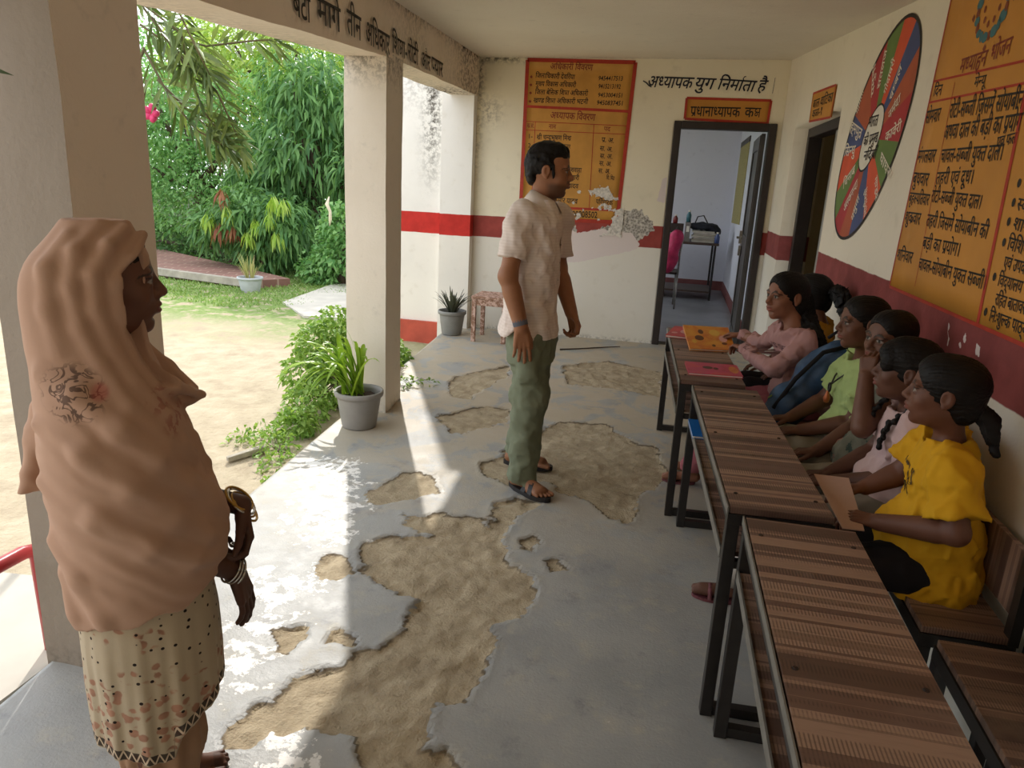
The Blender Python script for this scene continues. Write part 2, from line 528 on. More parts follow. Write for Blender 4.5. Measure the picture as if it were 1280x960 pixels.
    def build(s, name, mat, parent=None, loc=None, color=None, attrs=None, mats=None, midx=None):
        V, F = s.mesh()
        if loc is None: loc = tuple(parent.get('_w', (0, 0, 0))) if parent is not None else (float(V[:, 0].mean()), float(V[:, 1].mean()), float(V[:, 2].min()))
        o = mesh_np(name, V, F, mat=mat, smooth=True, parent=parent, loc=loc, cols=color(V) if color else None, attrs=attrs(V) if attrs else None,
                    mats=mats, midx=midx(V[F].mean(1)) if midx else None)
        o['_w'] = tuple(loc); s.d = None
        return o
FLOOR_PATCHES = [[[-1.024,1.398],[-1.024,1.491],[-0.959,1.554],[-0.971,1.666],[-0.92,1.716],[-0.852,1.746],[-0.827,1.824],[-0.793,1.883],[-0.738,1.986],[-0.781,2.11],[-0.711,2.182],[-0.811,2.208],[-0.887,2.212],[-1.018,2.313],[-1.104,2.483],[-1.073,2.548],[-0.881,2.647],[-1.022,2.701],[-1.054,2.798],[-0.916,2.828],[-0.78,2.882],[-0.661,2.802],[-0.711,3.068],[-0.596,3.14],[-0.487,3.109],[-0.496,3.01],[-0.553,2.937],[-0.573,2.756],[-0.532,2.595],[-0.502,2.502],[-0.412,2.46],[-0.377,2.371],[-0.376,2.19],[-0.461,2.116],[-0.428,1.972],[-0.455,1.827],[-0.46,1.719],[-0.532,1.682],[-0.509,1.506],[-0.437,1.492],[-0.406,1.468],[-0.397,1.438],[-0.593,1.383],[-0.65,1.428],[-0.72,1.499],[-0.82,1.503],[-0.921,1.455],[-0.942,1.393]],[[-0.884,3.504],[-0.776,3.77],[-0.645,4.155],[-0.608,4.366],[-0.318,4.421],[-0.156,4.192],[0.03,4.067],[0.112,3.662],[0.009,3.469],[-0.054,3.293],[-0.01,3.14],[-0.076,3.028],[-0.184,3.073],[-0.276,3.249],[-0.394,3.28],[-0.487,3.372],[-0.697,3.248],[-0.825,3.358]],[[-1.316,2.985],[-1.22,3.245],[-1.073,3.297],[-0.998,3.071],[-1.111,2.932],[-1.199,2.803]],[[-0.523,2.736],[-0.458,2.812],[-0.421,2.751],[-0.43,2.627],[-0.486,2.626]],[[-0.37,2.588],[-0.326,2.622],[-0.306,2.546],[-0.34,2.522]],[[-1.2,2.301],[-1.184,2.368],[-1.114,2.341],[-1.063,2.266],[-1.083,2.217],[-1.142,2.228]],[[-0.985,1.914],[-0.947,1.945],[-0.877,1.909],[-0.872,1.873],[-0.954,1.852]],[[-1.145,1.866],[-1.056,1.912],[-1.029,1.872],[-1.031,1.798],[-1.072,1.76]],[[-1.589,5.147],[-1.214,5.725],[-1.129,5.345],[-1.245,4.606],[-1.453,4.624]],[[-0.836,5.894],[-0.46,6.218],[0.028,5.982],[0.074,5.14],[-0.373,5.293],[-0.706,5.273]],[[-1.388,4.173],[-1.17,4.537],[-0.945,4.53],[-0.872,4.203],[-1.179,3.851]]]
WHITE_PATCHES = [[[-1.237,1.719],[-1.258,1.88],[-1.226,1.972],[-1.35,2.114],[-1.248,2.22],[-1.114,2.094],[-1.182,2.007],[-1.126,1.843],[-1.104,1.708],[-1.128,1.605]],[[-1.751,3.221],[-1.579,3.333],[-1.202,2.577],[-1.26,2.406],[-1.48,2.65]],[[-0.952,1.409],[-0.913,1.457],[-0.837,1.498],[-0.832,1.418],[-0.86,1.352],[-0.935,1.366]]]
MENU_TEXT = [
    ('दिन', (3.273, 1.874), (3.187, 1.869), 0.037),
    ('मेन्यू', (2.883, 1.854), (2.793, 1.849), 0.032),
    ('सोमवार', (3.307, 1.781), (3.152, 1.778), 0.047),
    ('रोटी-सब्जी जिसमें सोयाबीन', (3.06, 1.78), (2.487, 1.756), 0.049),
    ('अथवा दाल की बड़ी का प्रयोग', (3.073, 1.707), (2.47, 1.694), 0.049),
    ('एवं फल', (2.606, 1.645), (2.478, 1.651), 0.031),
    ('मंगलवार', (3.313, 1.634), (3.116, 1.628), 0.047),
    ('चावल-सब्जी युक्त दाल।', (3.058, 1.625), (2.546, 1.614), 0.046),
    ('बुधवार', (3.321, 1.55), (3.143, 1.542), 0.047),
    ('तहरी एवं दूध।', (3.062, 1.546), (2.725, 1.546), 0.043),
    ('बृहस्पतिवार', (3.325, 1.475), (3.092, 1.468), 0.041),
    ('रोटी-सब्जी युक्त दाल।', (3.075, 1.483), (2.621, 1.466), 0.043),
    ('शुक्रवार', (3.329, 1.398), (3.146, 1.395), 0.044),
    ('तहरी जिसमें सोयाबीन की', (3.075, 1.395), (2.529, 1.379), 0.043),
    ('बड़ी का प्रयोग।', (3.07, 1.312), (2.708, 1.31), 0.043),
    ('शनिवार', (3.34, 1.245), (3.149, 1.245), 0.044),
    ('चावल-सोयाबीन युक्त सब्जी।', (3.067, 1.231), (2.462, 1.23), 0.043),
]
MENU_RIGHT = [
    ('स्वच्छ', (2.38, 1.465), (2.255, 1.453), 0.033),
    ('शान्त', (2.377, 1.412), (2.251, 1.4), 0.033),
    ('विशिष्ट', (2.383, 1.355), (2.237, 1.346), 0.035),
    ('एवं उपकार', (2.38, 1.301), (2.212, 1.295), 0.033),
    ('विद्यालय में', (2.39, 1.248), (2.204, 1.244), 0.033),
    ('रहित बातावर', (2.382, 1.193), (2.197, 1.193), 0.033),
    ('निःशुल्क पाठ्य', (2.394, 1.143), (2.162, 1.14), 0.033),
]
MENU_DOTS = [(2.399, 1.523), (2.406, 1.469), (2.409, 1.415), (2.409, 1.356), (2.42, 1.254), (2.425, 1.148)]
MENU_HEAD = [
    ('मध्याहृन', (3.045, 1.928), (2.824, 1.921), 0.043),
    ('भोजन', (2.799, 1.929), (2.654, 1.93), 0.042),
]
OFFICER_HEAD = [
    ('अधिकारी विवरण', (-1.288, 2.507), (-0.895, 2.503), 0.048),
    ('अध्यापक विवरण', (-1.26, 2.084), (-0.838, 2.075), 0.056),
]
OFFICER_TEXT = [
    ('जिलाधिकारी देवरिया', (-1.422, 2.426), (-1.054, 2.419), 0.038),
    ('9454417513', (-0.836, 2.413), (-0.611, 2.414), 0.034),
    ('मुख्य विकास अधिकारी', (-1.418, 2.356), (-1.038, 2.351), 0.038),
    ('9415213192', (-0.831, 2.345), (-0.626, 2.346), 0.034),
    ('जिला बेसिक शिक्षा अधिकारी', (-1.418, 2.283), (-0.922, 2.281), 0.038),
    ('9453004151', (-0.828, 2.27), (-0.598, 2.272), 0.034),
    ('खण्ड शिक्षा अधिकारी भटनी', (-1.429, 2.209), (-0.916, 2.209), 0.039),
    ('9450837451', (-0.834, 2.204), (-0.588, 2.204), 0.035),
]
OFFICER_RED = [
    ('क्र.सं.', (-1.477, 1.984), (-1.408, 1.983), 0.036),
    ('नाम', (-1.269, 1.984), (-1.2, 1.983), 0.036),
    ('पद', (-0.749, 1.98), (-0.689, 1.978), 0.035),
]
OFFICER_ROWS = [
    ('1-', (-1.464, 1.888), (-1.418, 1.889), 0.036),
    ('2-', (-1.459, 1.805), (-1.413, 1.806), 0.036),
    ('3-', (-1.463, 1.739), (-1.417, 1.741), 0.036),
    ('4-', (-1.463, 1.666), (-1.416, 1.668), 0.037),
    ('5-', (-1.463, 1.592), (-1.416, 1.594), 0.037),
    ('6-', (-1.463, 1.518), (-1.416, 1.52), 0.037),
    ('श्री चन्द्रभूषण मिश्र', (-1.378, 1.884), (-1.049, 1.885), 0.040),
    ('प्र. अ.', (-0.763, 1.884), (-0.644, 1.878), 0.039),
    ('स. अ.', (-0.772, 1.806), (-0.652, 1.8), 0.039),
    ('स. अ.', (-0.766, 1.738), (-0.646, 1.736), 0.039),
    ('स. अ.', (-0.768, 1.673), (-0.648, 1.668), 0.039),
    ('स. अ.', (-0.77, 1.605), (-0.657, 1.603), 0.040),
    ('कुमार', (-1.112, 1.811), (-1.051, 1.809), 0.036),
    ('कुशवाहा', (-1.067, 1.602), (-0.929, 1.601), 0.040),
    ('तिवारी', (-1.062, 1.533), (-0.947, 1.531), 0.040),
    ('यादव', (-1.049, 1.456), (-0.949, 1.454), 0.040),
    ('शि. मित्र', (-0.69, 1.547), (-0.614, 1.543), 0.033),
    ('अनुदेशक', (-0.775, 1.389), (-0.616, 1.383), 0.040),
    ('कुमार यादव', (-1.179, 1.316), (-0.946, 1.314), 0.045),
    ('परिचारक', (-0.77, 1.323), (-0.61, 1.317), 0.041),
]
OFFICER_PHONE = [
    ('E-09100808502', (-1.132, 1.191), (-0.745, 1.198), 0.053),
]
SIGN_TEXT = [
    ('प्रधानाध्यापक', (0.015, 2.155), (0.445, 2.158), 0.068),
    ('कक्ष', (0.486, 2.159), (0.622, 2.16), 0.067),
]
SLOGAN = [
    ('अध्यापक', (-0.386, 2.395), (0.009, 2.39), 0.094),
    ('युग', (0.03, 2.391), (0.196, 2.387), 0.093),
    ('निर्माता', (0.231, 2.388), (0.545, 2.375), 0.092),
    ('है', (0.571, 2.382), (0.639, 2.381), 0.091),
    ('।', (0.692, 2.385), (0.705, 2.385), 0.130),
]
BEAM_TEXT = [
    ('बेटी', (2.853, 2.095), (3.025, 2.095), 0.058),
    ('मांगे', (3.103, 2.118), (3.377, 2.13), 0.062),
    ('तीन', (3.461, 2.147), (3.665, 2.149), 0.066),
    ('अधिकार', (3.738, 2.152), (4.153, 2.161), 0.063),
    ('शिक्षा-', (4.199, 2.181), (4.518, 2.189), 0.058),
    ('रोटी', (4.536, 2.196), (4.785, 2.2), 0.058),
    ('और', (4.867, 2.204), (5.107, 2.211), 0.058),
    ('प्यार', (5.153, 2.218), (5.501, 2.228), 0.061),
]
CLASS_SIGN = [
    ('बाल वाटिका', (5.742, 2.087), (5.114, 2.067), 0.052),
    ('कक्षा-१', (5.717, 2.021), (5.373, 2.013), 0.046),
]
CLASS_SIGN_Q = [(5.798, 1.98), (5.09, 1.945), (5.076, 2.131), (5.807, 2.168)]
WHEEL_EXT = [(3.899, 2.23), (3.499, 1.883), (3.997, 1.266), (4.625, 1.54), (3.669, 2.048), (3.539, 1.514), (4.666, 1.784), (4.432, 2.189), (3.692, 1.318), (4.423, 1.367)]
HUB_EXT = [(4.064, 1.894), (3.93, 1.809), (4.074, 1.605), (4.24, 1.717)]
WHEEL_TEXT = [
    ('गोदावरी', (3.967, 1.948), (3.909, 2.093), 0.035),
    ('यमुना', (4.181, 1.966), (4.252, 2.119), 0.037),
    ('गोमती', (4.449, 1.905), (4.397, 2.019), 0.039),
    ('ब्रह्मपुत्र', (4.593, 1.864), (4.271, 1.786), 0.040),
    ('सिन्धु', (4.579, 1.714), (4.349, 1.711), 0.040),
    ('चिनाब', (4.485, 1.53), (4.283, 1.615), 0.039),
    ('अलकनन्दा', (4.376, 1.403), (4.186, 1.544), 0.038),
    ('यमुना', (4.169, 1.354), (4.109, 1.476), 0.036),
    ('भागीरथी', (3.926, 1.383), (4.0, 1.516), 0.034),
    ('गण्डक', (3.863, 1.563), (3.784, 1.46), 0.033),
    ('घाघरा', (3.847, 1.66), (3.624, 1.559), 0.033),
    ('कावेरी', (3.822, 1.74), (3.611, 1.776), 0.033),
    ('नर्मदा', (3.831, 1.832), (3.7, 1.903), 0.033),
    ('चम्बल', (3.853, 1.907), (3.773, 2.042), 0.033),
    ('सतलज', (4.096, 1.986), (4.074, 2.159), 0.036),
]
HUB_TEXT = [
    ('भारत', (4.168, 1.836), (3.998, 1.833), 0.036),
    ('की प्रमुख', (4.198, 1.746), (3.946, 1.752), 0.033),
    ('नदियाँ', (4.149, 1.673), (3.922, 1.674), 0.032),
]
MENU_LINES = [[(3.298, 1.912), (2.542, 1.867)], [(3.303, 1.836), (2.51, 1.802)], [(3.069, 1.879), (3.062, 1.145)]]
# ================================================================== the place
def RWX(y): return 1.0046 - .026 * y                 # right wall plane
def LWX(y): return -1.30 - .093 * y                  # inner faces of pillars and beam
def EDGE(y): return -1.555 - .0878 * y               # outer edge of the veranda floor
GROUND = -.22
def ceil_z(x, y):
    yl = min(y, 7.3)
    zl = max(2.575 + .056 * (yl - 7.1), 2.12); zr = max(2.592 + .0885 * (yl - 7.1), 2.08)
    t = (x - LWX(yl)) / (RWX(yl) - LWX(yl)); t = min(max(t, -.2), 1)
    return zl + (zr - zl) * t

# ---- materials of the building
def wall_mat(name, top=hexc('e8dfc8'), low=hexc('e2ddd2'), band=hexc('93453f'), z0=.925, z1=1.13, tilt=(0, 0), stain=True):
    g = NT(name); x, y, z = g.sep()[0:3]
    n1 = g.noise(1.3, 5); n2 = g.noise(9, 4); n3 = g.noise(60, 3)
    wob = g.math('MULTIPLY', g.math('SUBTRACT', n2, .5), .012)
    zz = g.math('ADD', g.math('ADD', z, wob), g.math('ADD', g.math('MULTIPLY', x, tilt[0]), g.math('MULTIPLY', y, tilt[1])))
    b = g.math('MULTIPLY', g.step(zz, z0 - .003, z0 + .003), g.math('SUBTRACT', 1.0, g.step(zz, z1 - .003, z1 + .003)))
    up = g.step(zz, z1 - .002, z1 + .002)
    c = g.mix(up, low, top)
    c = g.mix(g.math('MULTIPLY', g.step(n1, .42, .75), .35), c, tuple(q * .80 for q in top))
    c = g.mix(g.math('MULTIPLY', g.step(n2, .56, .8), .25), c, hexc('b9ad95'))
    bc = g.mix(g.step(n2, .35, .7), band, tuple(min(1, q * 1.25) for q in band))
    c = g.mix(b, c, bc)
    if stain:
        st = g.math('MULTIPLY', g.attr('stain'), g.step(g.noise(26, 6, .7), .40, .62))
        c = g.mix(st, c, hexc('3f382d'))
        st2 = g.attr('bare'); rub = g.ramp(g.vor(46), [(.1, hexc('77716a')), (.5, hexc('b3ada4')), (.9, hexc('d4cec4'))])
        rub = g.mix(g.step(g.noise(38, 5, .7), .5, .68), rub, hexc('6b655f'))
        c = g.mix(g.step(g.math('ADD', st2, g.math('MULTIPLY', g.math('SUBTRACT', g.noise(55, 5, .7), .5), .8)), .45, .55), c, rub)
        st3 = g.attr('wash')
        c = g.mix(g.step(g.math('ADD', st3, g.math('MULTIPLY', g.math('SUBTRACT', g.noise(22, 5, .7), .5), .9)), .46, .54), c, hexc('dccfcb'))
    g.bump(g.math('ADD', n3, g.math('MULTIPLY', n2, 1.2)), .22, .006)
    return g.done(c, .82, spec=.15)

M_WALL = wall_mat('back_wall_paint')
M_RWALL = wall_mat('side_wall_paint', top=hexc('e4dbc9'), low=hexc('dcd6c9'), band=hexc('824442'), z0=.905, z1=1.105, tilt=(0, -.0065))
M_OUT = wall_mat('outer_wall_paint', top=hexc('e9e6e0'), low=hexc('ebe6dc'), band=hexc('b0322c'), z0=.925, z1=1.13)
def plaster(name, a, b, bump=.25, sc=1.0):
    g = NT(name); n1 = g.noise(1.6 * sc, 5); n2 = g.noise(13 * sc, 5, .65); n3 = g.noise(70, 3)
    c = g.mix(n1, a, b)
    c = g.mix(g.math('MULTIPLY', g.step(n2, .57, .78), .4), c, tuple(q * .62 for q in a))
    c = g.mix(g.math('MULTIPLY', g.attr('stain'), g.step(g.noise(30, 6, .75), .42, .60)), c, hexc('30281f'))
    g.bump(g.math('ADD', n3, g.math('MULTIPLY', n2, 1.5)), bump, .006)
    return g.done(c, .85, spec=.12)
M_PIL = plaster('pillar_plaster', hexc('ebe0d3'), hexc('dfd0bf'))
M_PIL_SHADE = plaster('pillar_plaster_shaded', hexc('93897d'), hexc('877c70'), .3)  # pillar plaster with the front face's shade put into the colour
M_PILF = plaster('pillar_limewash', hexc('e8dfd2'), hexc('d8cdbd'))
M_BEAM = plaster('beam_plaster', hexc('efe4d6'), hexc('e2d2bd'))
M_CEIL = plaster('ceiling_limewash', hexc('e9e2d3'), hexc('d9cfbd'), .35, .8)
M_ROOM = plaster('room_limewash', hexc('d9dae2'), hexc('cfd0da'))
M_REVEAL = plaster('reveal_plaster', hexc('d9cfb6'), hexc('cfc3a8'))
M_REDP = simple('red_plinth_paint', hexc('b5523f'), .8, .2, 6, bump=.2)
M_SKIRT = simple('skirting_paint', hexc('7c4a48'), .7, .15, 8)

def grid_wall(name, us, vs, surf, holes, mat, thick, attrs=None, parent=None):
    """front face as a fine grid with openings, then the wall's other faces"""
    us = np.array(us); vs = np.array(vs); U, V = np.meshgrid(us, vs, indexing='ij')
    P = surf(U.ravel(), V.ravel(), 0.0); nu, nv = len(us), len(vs)
    I = np.arange(nu * nv).reshape(nu, nv)
    Q = np.stack([I[:-1, :-1], I[1:, :-1], I[1:, 1:], I[:-1, 1:]], -1)
    cu = (us[:-1] + us[1:]) / 2; cv = (vs[:-1] + vs[1:]) / 2; keep = np.ones((nu - 1, nv - 1), bool)
    for (a, b, c, d) in holes: keep &= ~((cu[:, None] > a) & (cu[:, None] < b) & (cv[None] > c) & (cv[None] < d))
    B = surf(U.ravel(), V.ravel(), -thick); n = len(P)
    F = [Q[keep], Q[keep][:, ::-1] + n]
    # side faces where a kept cell borders nothing
    kp = np.pad(keep, 1)
    for du, dv, (i0, j0), (i1, j1) in ((-1, 0, (0, 0), (0, 1)), (1, 0, (1, 1), (1, 0)), (0, -1, (1, 0), (0, 0)), (0, 1, (0, 1), (1, 1))):
        nb = kp[1 + du:1 + du + nu - 1, 1 + dv:1 + dv + nv - 1]; m = np.nonzero(keep & ~nb)
        a = I[m[0] + i0, m[1] + j0]; b = I[m[0] + i1, m[1] + j1]
        F.append(np.stack([a, b, b + n, a + n], -1))
    F = np.concatenate(F)
    at = {}
    for k, fn in (attrs or {}).items():
        w = fn(U.ravel(), V.ravel()); at[k] = np.concatenate([w, w * 0])
    o = mesh_np(name, np.concatenate([P, B]), F, mat=mat, attrs=at, parent=parent)
    return o
def span(*marks):
    r = []
    for (a, b, st) in marks:
        k = max(1, int(round((b - a) / st))); r += list(np.linspace(a, b, k + 1))[(1 if r else 0):]
    return r

# ---- floor of the veranda: cement skin broken away over sand and rubble, real relief
M_FLOOR = None
def floor_mat():
    g = NT('broken_cement')
    sand = g.attr('sand'); fr = g.attr('glare_splatter')
    n1 = g.noise(2.2, 5); n2 = g.noise(9, 6, .65); n3 = g.noise(34, 5, .7); n4 = g.noise(120, 3)
    cem = g.ramp(n1, [(.25, hexc('898a89')), (.5, hexc('9b9b98')), (.75, hexc('a9a7a1'))])
    cem = g.mix(g.math('MULTIPLY', g.step(n2, .50, .72), .55), cem, hexc('b5ad9b'))
    cem = g.mix(g.math('MULTIPLY', g.step(g.noise(5.2, 6, .7), .56, .70), .5), cem, hexc('6f7074'))
    cem = g.mix(g.math('MULTIPLY', g.step(g.noise(3.4, 7, .7, dist=.6), .43, .50), g.attr('dust')), cem, hexc('b3a58d'))
    cem = g.mix(g.step(n3, .70, .76), cem, hexc('5d5b57'))
    cem = g.mix(g.math('MULTIPLY', g.step(g.math('ADD', fr, g.math('MULTIPLY', g.math('SUBTRACT', n2, .5), 2.4)), .48, .56), g.step(g.noise(17, 6, .7), .44, .50)), cem, hexc('e6e3de'))  # whitewash splatter plus sun overexposure, both painted as white
    snd = g.ramp(n2, [(.25, hexc('93846c')), (.5, hexc('a99a80')), (.75, hexc('bdae93'))])
    snd = g.mix(g.math('MULTIPLY', g.step(n3, .55, .72), .5), snd, hexc('75664f'))
    c = g.mix(g.step(sand, .42, .58), cem, snd)
    c = g.mix(g.math('MULTIPLY', g.math('MULTIPLY', g.step(sand, .30, .55), g.math('SUBTRACT', 1.0, g.step(sand, .70, .98))), g.math('MULTIPLY', g.step(g.noise(6, 3), .42, .55), .7)), c, hexc('453a2e'))
    r = g.mix(g.step(sand, .4, .6), g.ramp(n2, [(.3, .42), (.7, .62)]), (.95, .95, .95))
    g.bump(g.math('ADD', g.math('MULTIPLY', n4, g.math('ADD', .25, sand)), g.math('MULTIPLY', n3, g.math('ADD', .3, g.math('MULTIPLY', sand, 2.0)))), .45, .010)
    return g.done(c, r, spec=.35)
M_FLOOR = floor_mat()
def build_floor():
    ys = np.array(span((-3.2, .7, .3), (.7, 4.3, .0135), (4.3, 7.12, .022)))
    ts = np.linspace(0, 1, 205)
    Y, T = np.meshgrid(ys, ts, indexing='ij'); X = EDGE(Y) + T * (RWX(Y) + .0 - EDGE(Y))
    P2 = np.stack([X.ravel(), Y.ravel()], -1); P3 = np.concatenate([P2, np.zeros((len(P2), 1))], 1)
    wob = (fbm(P3, 11, 5, .6) - .53) * .13 + (fbm(P3 + 9, 55, 3) - .5) * .03
    sd = np.full(len(P2), 9.0); near = P2[:, 1] > .8
    for k, pg in enumerate(FLOOR_PATCHES):
        d = poly_sd(P2[near], pg)
        q = np.full(len(P2), 9.0); q[near] = d; sd = np.minimum(sd, q + (0 if k not in (8, 9, 10) else .03))
    sd = sd + wob
    sand = np.clip(.5 - sd / .013, 0, 1)
    fr = np.full(len(P2), -1.0)
    for pg in WHITE_PATCHES:
        q = np.full(len(P2), 9.0); q[near] = poly_sd(P2[near], pg); fr = np.maximum(fr, np.clip(.55 - q / .35, 0, 1))
    rough = (fbm(P3, 22, 5, .6) - .5) * .030 + (fbm(P3 + 5, 7, 2) - .5) * .02
    edge = np.exp(-(sd / .02) ** 2) * .004
    Z = sand * (-.011 + rough * .8) + (1 - sand) * ((fbm(P3, 5, 3) - .5) * .004 + edge)
    dust = np.clip((P2[:, 1] - 2.2) / 2.0, 0, 1) * .8
    sub = P2[:, 0] - EDGE(P2[:, 1]) < .004
    I = np.arange(len(P2)).reshape(len(ys), len(ts))
    F = np.stack([I[:-1, :-1], I[:-1, 1:], I[1:, 1:], I[1:, :-1]], -1).reshape(-1, 4)
    V = np.concatenate([P2, Z[:, None]], 1)
    # outer side face of the slab
    n = len(V); e = I[:, 0]; lowv = V[e].copy(); lowv[:, 2] = -.4; lowv[:, 0] -= .01
    m = len(e); F2 = np.stack([e[:-1], e[1:], n + np.arange(1, m), n + np.arange(m - 1)], -1)
    z = np.zeros(m)
    o = mesh_np('floor', np.concatenate([V, lowv]), np.concatenate([F, F2]), mat=M_FLOOR,
                attrs=dict(sand=np.concatenate([sand, z]), glare_splatter=np.concatenate([fr, z]), dust=np.concatenate([dust, z])))
    return tag(o, kind='structure')
build_floor()

# ---- ceiling
def build_ceiling():
    ys = np.linspace(-3.2, 7.3, 46); ts = np.linspace(0, 1, 16); v = []
    for lift in (0, .14):
        for y in ys:
            for t in ts:
                x = LWX(y) - .27 + t * (RWX(y) + .2 - LWX(y) + .27); v.append((x, y, ceil_z(x, y) + lift))
    n = len(ys) * len(ts); I = np.arange(n).reshape(len(ys), len(ts)); f = []
    Q = np.stack([I[:-1, :-1], I[:-1, 1:], I[1:, 1:], I[1:, :-1]], -1).reshape(-1, 4)
    F = [Q, Q[:, ::-1] + n]
    for L in (I[0], I[-1], I[:, 0], I[:, -1]): F.append(np.stack([L[:-1], L[1:], L[1:] + n, L[:-1] + n], -1))
    v = np.array(v); st = np.zeros(len(v))
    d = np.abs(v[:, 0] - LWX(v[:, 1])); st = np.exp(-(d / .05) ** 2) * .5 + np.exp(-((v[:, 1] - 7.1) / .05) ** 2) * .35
    return tag(mesh_np('ceiling', v, np.concatenate(F), mat=M_CEIL, attrs=dict(stain=st), smooth=False), kind='structure')
build_ceiling()

# ---- back wall with the doorway to the head teacher's room
D1 = (-.115, .775, 2.07)            # x0, x1, top
def back_surf(u, v, lift): return np.stack([np.asarray(u, float), np.full(np.shape(u), 7.1) - lift, np.asarray(v, float)], -1)
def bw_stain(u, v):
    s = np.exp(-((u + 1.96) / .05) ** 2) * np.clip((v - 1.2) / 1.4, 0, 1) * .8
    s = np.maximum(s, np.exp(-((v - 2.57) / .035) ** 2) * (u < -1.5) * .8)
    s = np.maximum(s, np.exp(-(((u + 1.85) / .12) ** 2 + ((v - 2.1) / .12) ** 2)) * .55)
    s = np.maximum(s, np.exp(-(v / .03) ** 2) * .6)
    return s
PEEL = [(-1.13, .97), (-1.06, 1.12), (-.98, 1.10), (-.93, 1.02), (-.80, 1.03), (-.70, 1.10), (-.60, 1.12), (-.55, 1.20), (-.53, 1.255), (-.42, 1.265), (-.31, 1.24), (-.22, 1.17), (-.20, 1.09), (-.29, 1.03), (-.36, .935), (-.48, .93), (-.55, 1.0), (-.64, .98), (-.74, .96), (-.86, .94), (-.95, .90), (-1.05, .92)]
WASH = [(-1.15, .88), (-1.0, 1.05), (-.93, 1.02), (-.84, 1.04), (-.70, 1.07), (-.40, 1.05), (-.32, .95), (-.36, .90), (-.48, .86), (-.7, .80), (-.9, .74), (-1.1, .72)]
def bw_bare(u, v):
    P = np.stack([u, v], -1); P3 = np.stack([u, v, v * 0], -1)
    return np.clip(.5 - (poly_sd(P, PEEL) + (fbm(P3, 18, 4) - .5) * .10) / .03, 0, 1)
def bw_wash(u, v):
    P = np.stack([u, v], -1)
    r = np.clip(.5 - poly_sd(P, WASH) / .05, 0, 1)
    r = np.maximum(r, np.clip(.5 - poly_sd(P, [(-.20, 1.36), (-.17, 1.56), (-.13, 1.58), (-.13, 1.34)]) / .02, 0, 1))
    return r
wb = grid_wall('wall_back', span((-1.98, D1[0], .0125), (D1[0], D1[1], .06), (D1[1], .84, .0125)), span((-.05, D1[2], .0125), (D1[2], 2.64, .0125)),
               back_surf, [(D1[0], D1[1], -1, D1[2])], M_WALL, .2, dict(stain=bw_stain, bare=bw_bare, wash=bw_wash))
tag(wb, kind='structure')

# ---- side wall with the classroom doorway
D2 = (4.86, 6.40, 1.98)            # y0, y1, top
def right_surf(u, v, lift): u = np.asarray(u, float); return np.stack([RWX(u) - lift, u, np.asarray(v, float)], -1)
def rw_bare(u, v):
    r = np.zeros(len(u)); q = np.random.default_rng(3)
    for _ in range(7):
        c = (2.72 + q.random() * .5, 1.0 + q.random() * .11); w = .006 + q.random() * .006
        r = np.maximum(r, np.clip(1.2 - np.hypot(u - c[0], v - c[1]) / w / 1.6, 0, 1))
    return r * 0
def rw_wash(u, v):
    r = np.zeros(len(u)); q = np.random.default_rng(3)
    for _ in range(6):
        c = (2.40 + q.random() * .35, 1.0 + q.random() * .09); r = np.maximum(r, np.clip(1.3 - np.hypot(u - c[0], v - c[1]) / .016, 0, 1))
    return r
wr = grid_wall('wall_right', span((-3.2, 1.2, .2), (1.2, D2[0], .02), (D2[0], D2[1], .08), (D2[1], 7.1, .02)), span((-.05, .8, .06), (.8, D2[2], .02), (D2[2], 2.66, .04)),
               right_surf, [(D2[0], D2[1], -1, D2[2])], M_RWALL, .23, dict(stain=lambda u, v: np.zeros(len(u)), wash=rw_wash))
tag(wr, kind='structure')

# ---- outer continuation of the back wall past the veranda corner
def out_stain(u, v):
    s = np.exp(-((u + 2.42) / .10) ** 2) * np.clip((v - 1.25) / .7, 0, 1) * .95
    return np.maximum(s, np.exp(-((u + 2.60) / .25) ** 2) * np.clip((v - 2.0) / .5, 0, 1) * .6)
wo = grid_wall('wall_outer', span((-2.77, -1.98, .02)), span((-.3, 3.3, .03)), back_surf, [], M_OUT, .2, dict(stain=out_stain))
tag(wo, kind='structure')
o = MB().box((-2.79, 7.06, -.4), (-2.2, 7.099, .02)).build('baseboard_outer', M_REDP); tag(o, kind='structure')

# ---- pillars and the lintel beam
def pillar(name, y0, y1, ztop, zbot=-.05, mats=None, w=.26, stain=0, front=0):
    v = []; f = []; zs = np.linspace(zbot, ztop, 70); n = 7
    ring = []
    for k in range(4):
        for i in range(n):
            t = i / n
            ring.append([(t, 0), (1, t), (1 - t, 1), (0, 1 - t)][k])
    m = len(ring); q = []
    for z in zs:
        for (a, b) in ring:
            yy = y0 + b * (y1 - y0); xx = LWX(yy) - w + a * w
            q.append((xx, yy, z))
    q = np.array(q); q[:, :2] += (np.stack([fbm(q * [1, 1, .4], 5, 3), fbm(q * [1, 1, .4] + 7, 5, 3)], -1) - .5) * .016
    for i in range(len(zs) - 1):
        for k in range(m): f.append((i * m + k, i * m + (k + 1) % m, (i + 1) * m + (k + 1) % m, (i + 1) * m + k))
    f.append(tuple((len(zs) - 1) * m + k for k in range(m)))
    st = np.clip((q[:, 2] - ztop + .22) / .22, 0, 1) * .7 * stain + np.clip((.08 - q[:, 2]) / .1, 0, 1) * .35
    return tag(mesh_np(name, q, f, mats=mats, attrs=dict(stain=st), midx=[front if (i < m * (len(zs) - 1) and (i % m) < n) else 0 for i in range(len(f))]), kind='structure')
pillar('trim_1', 1.535, 1.86, 1.93, mats=[M_PIL, M_PIL_SHADE], front=1)  # front face takes the painted shade
pillar('trim_3', -1.35, -1.02, 1.84, mats=[M_PIL])
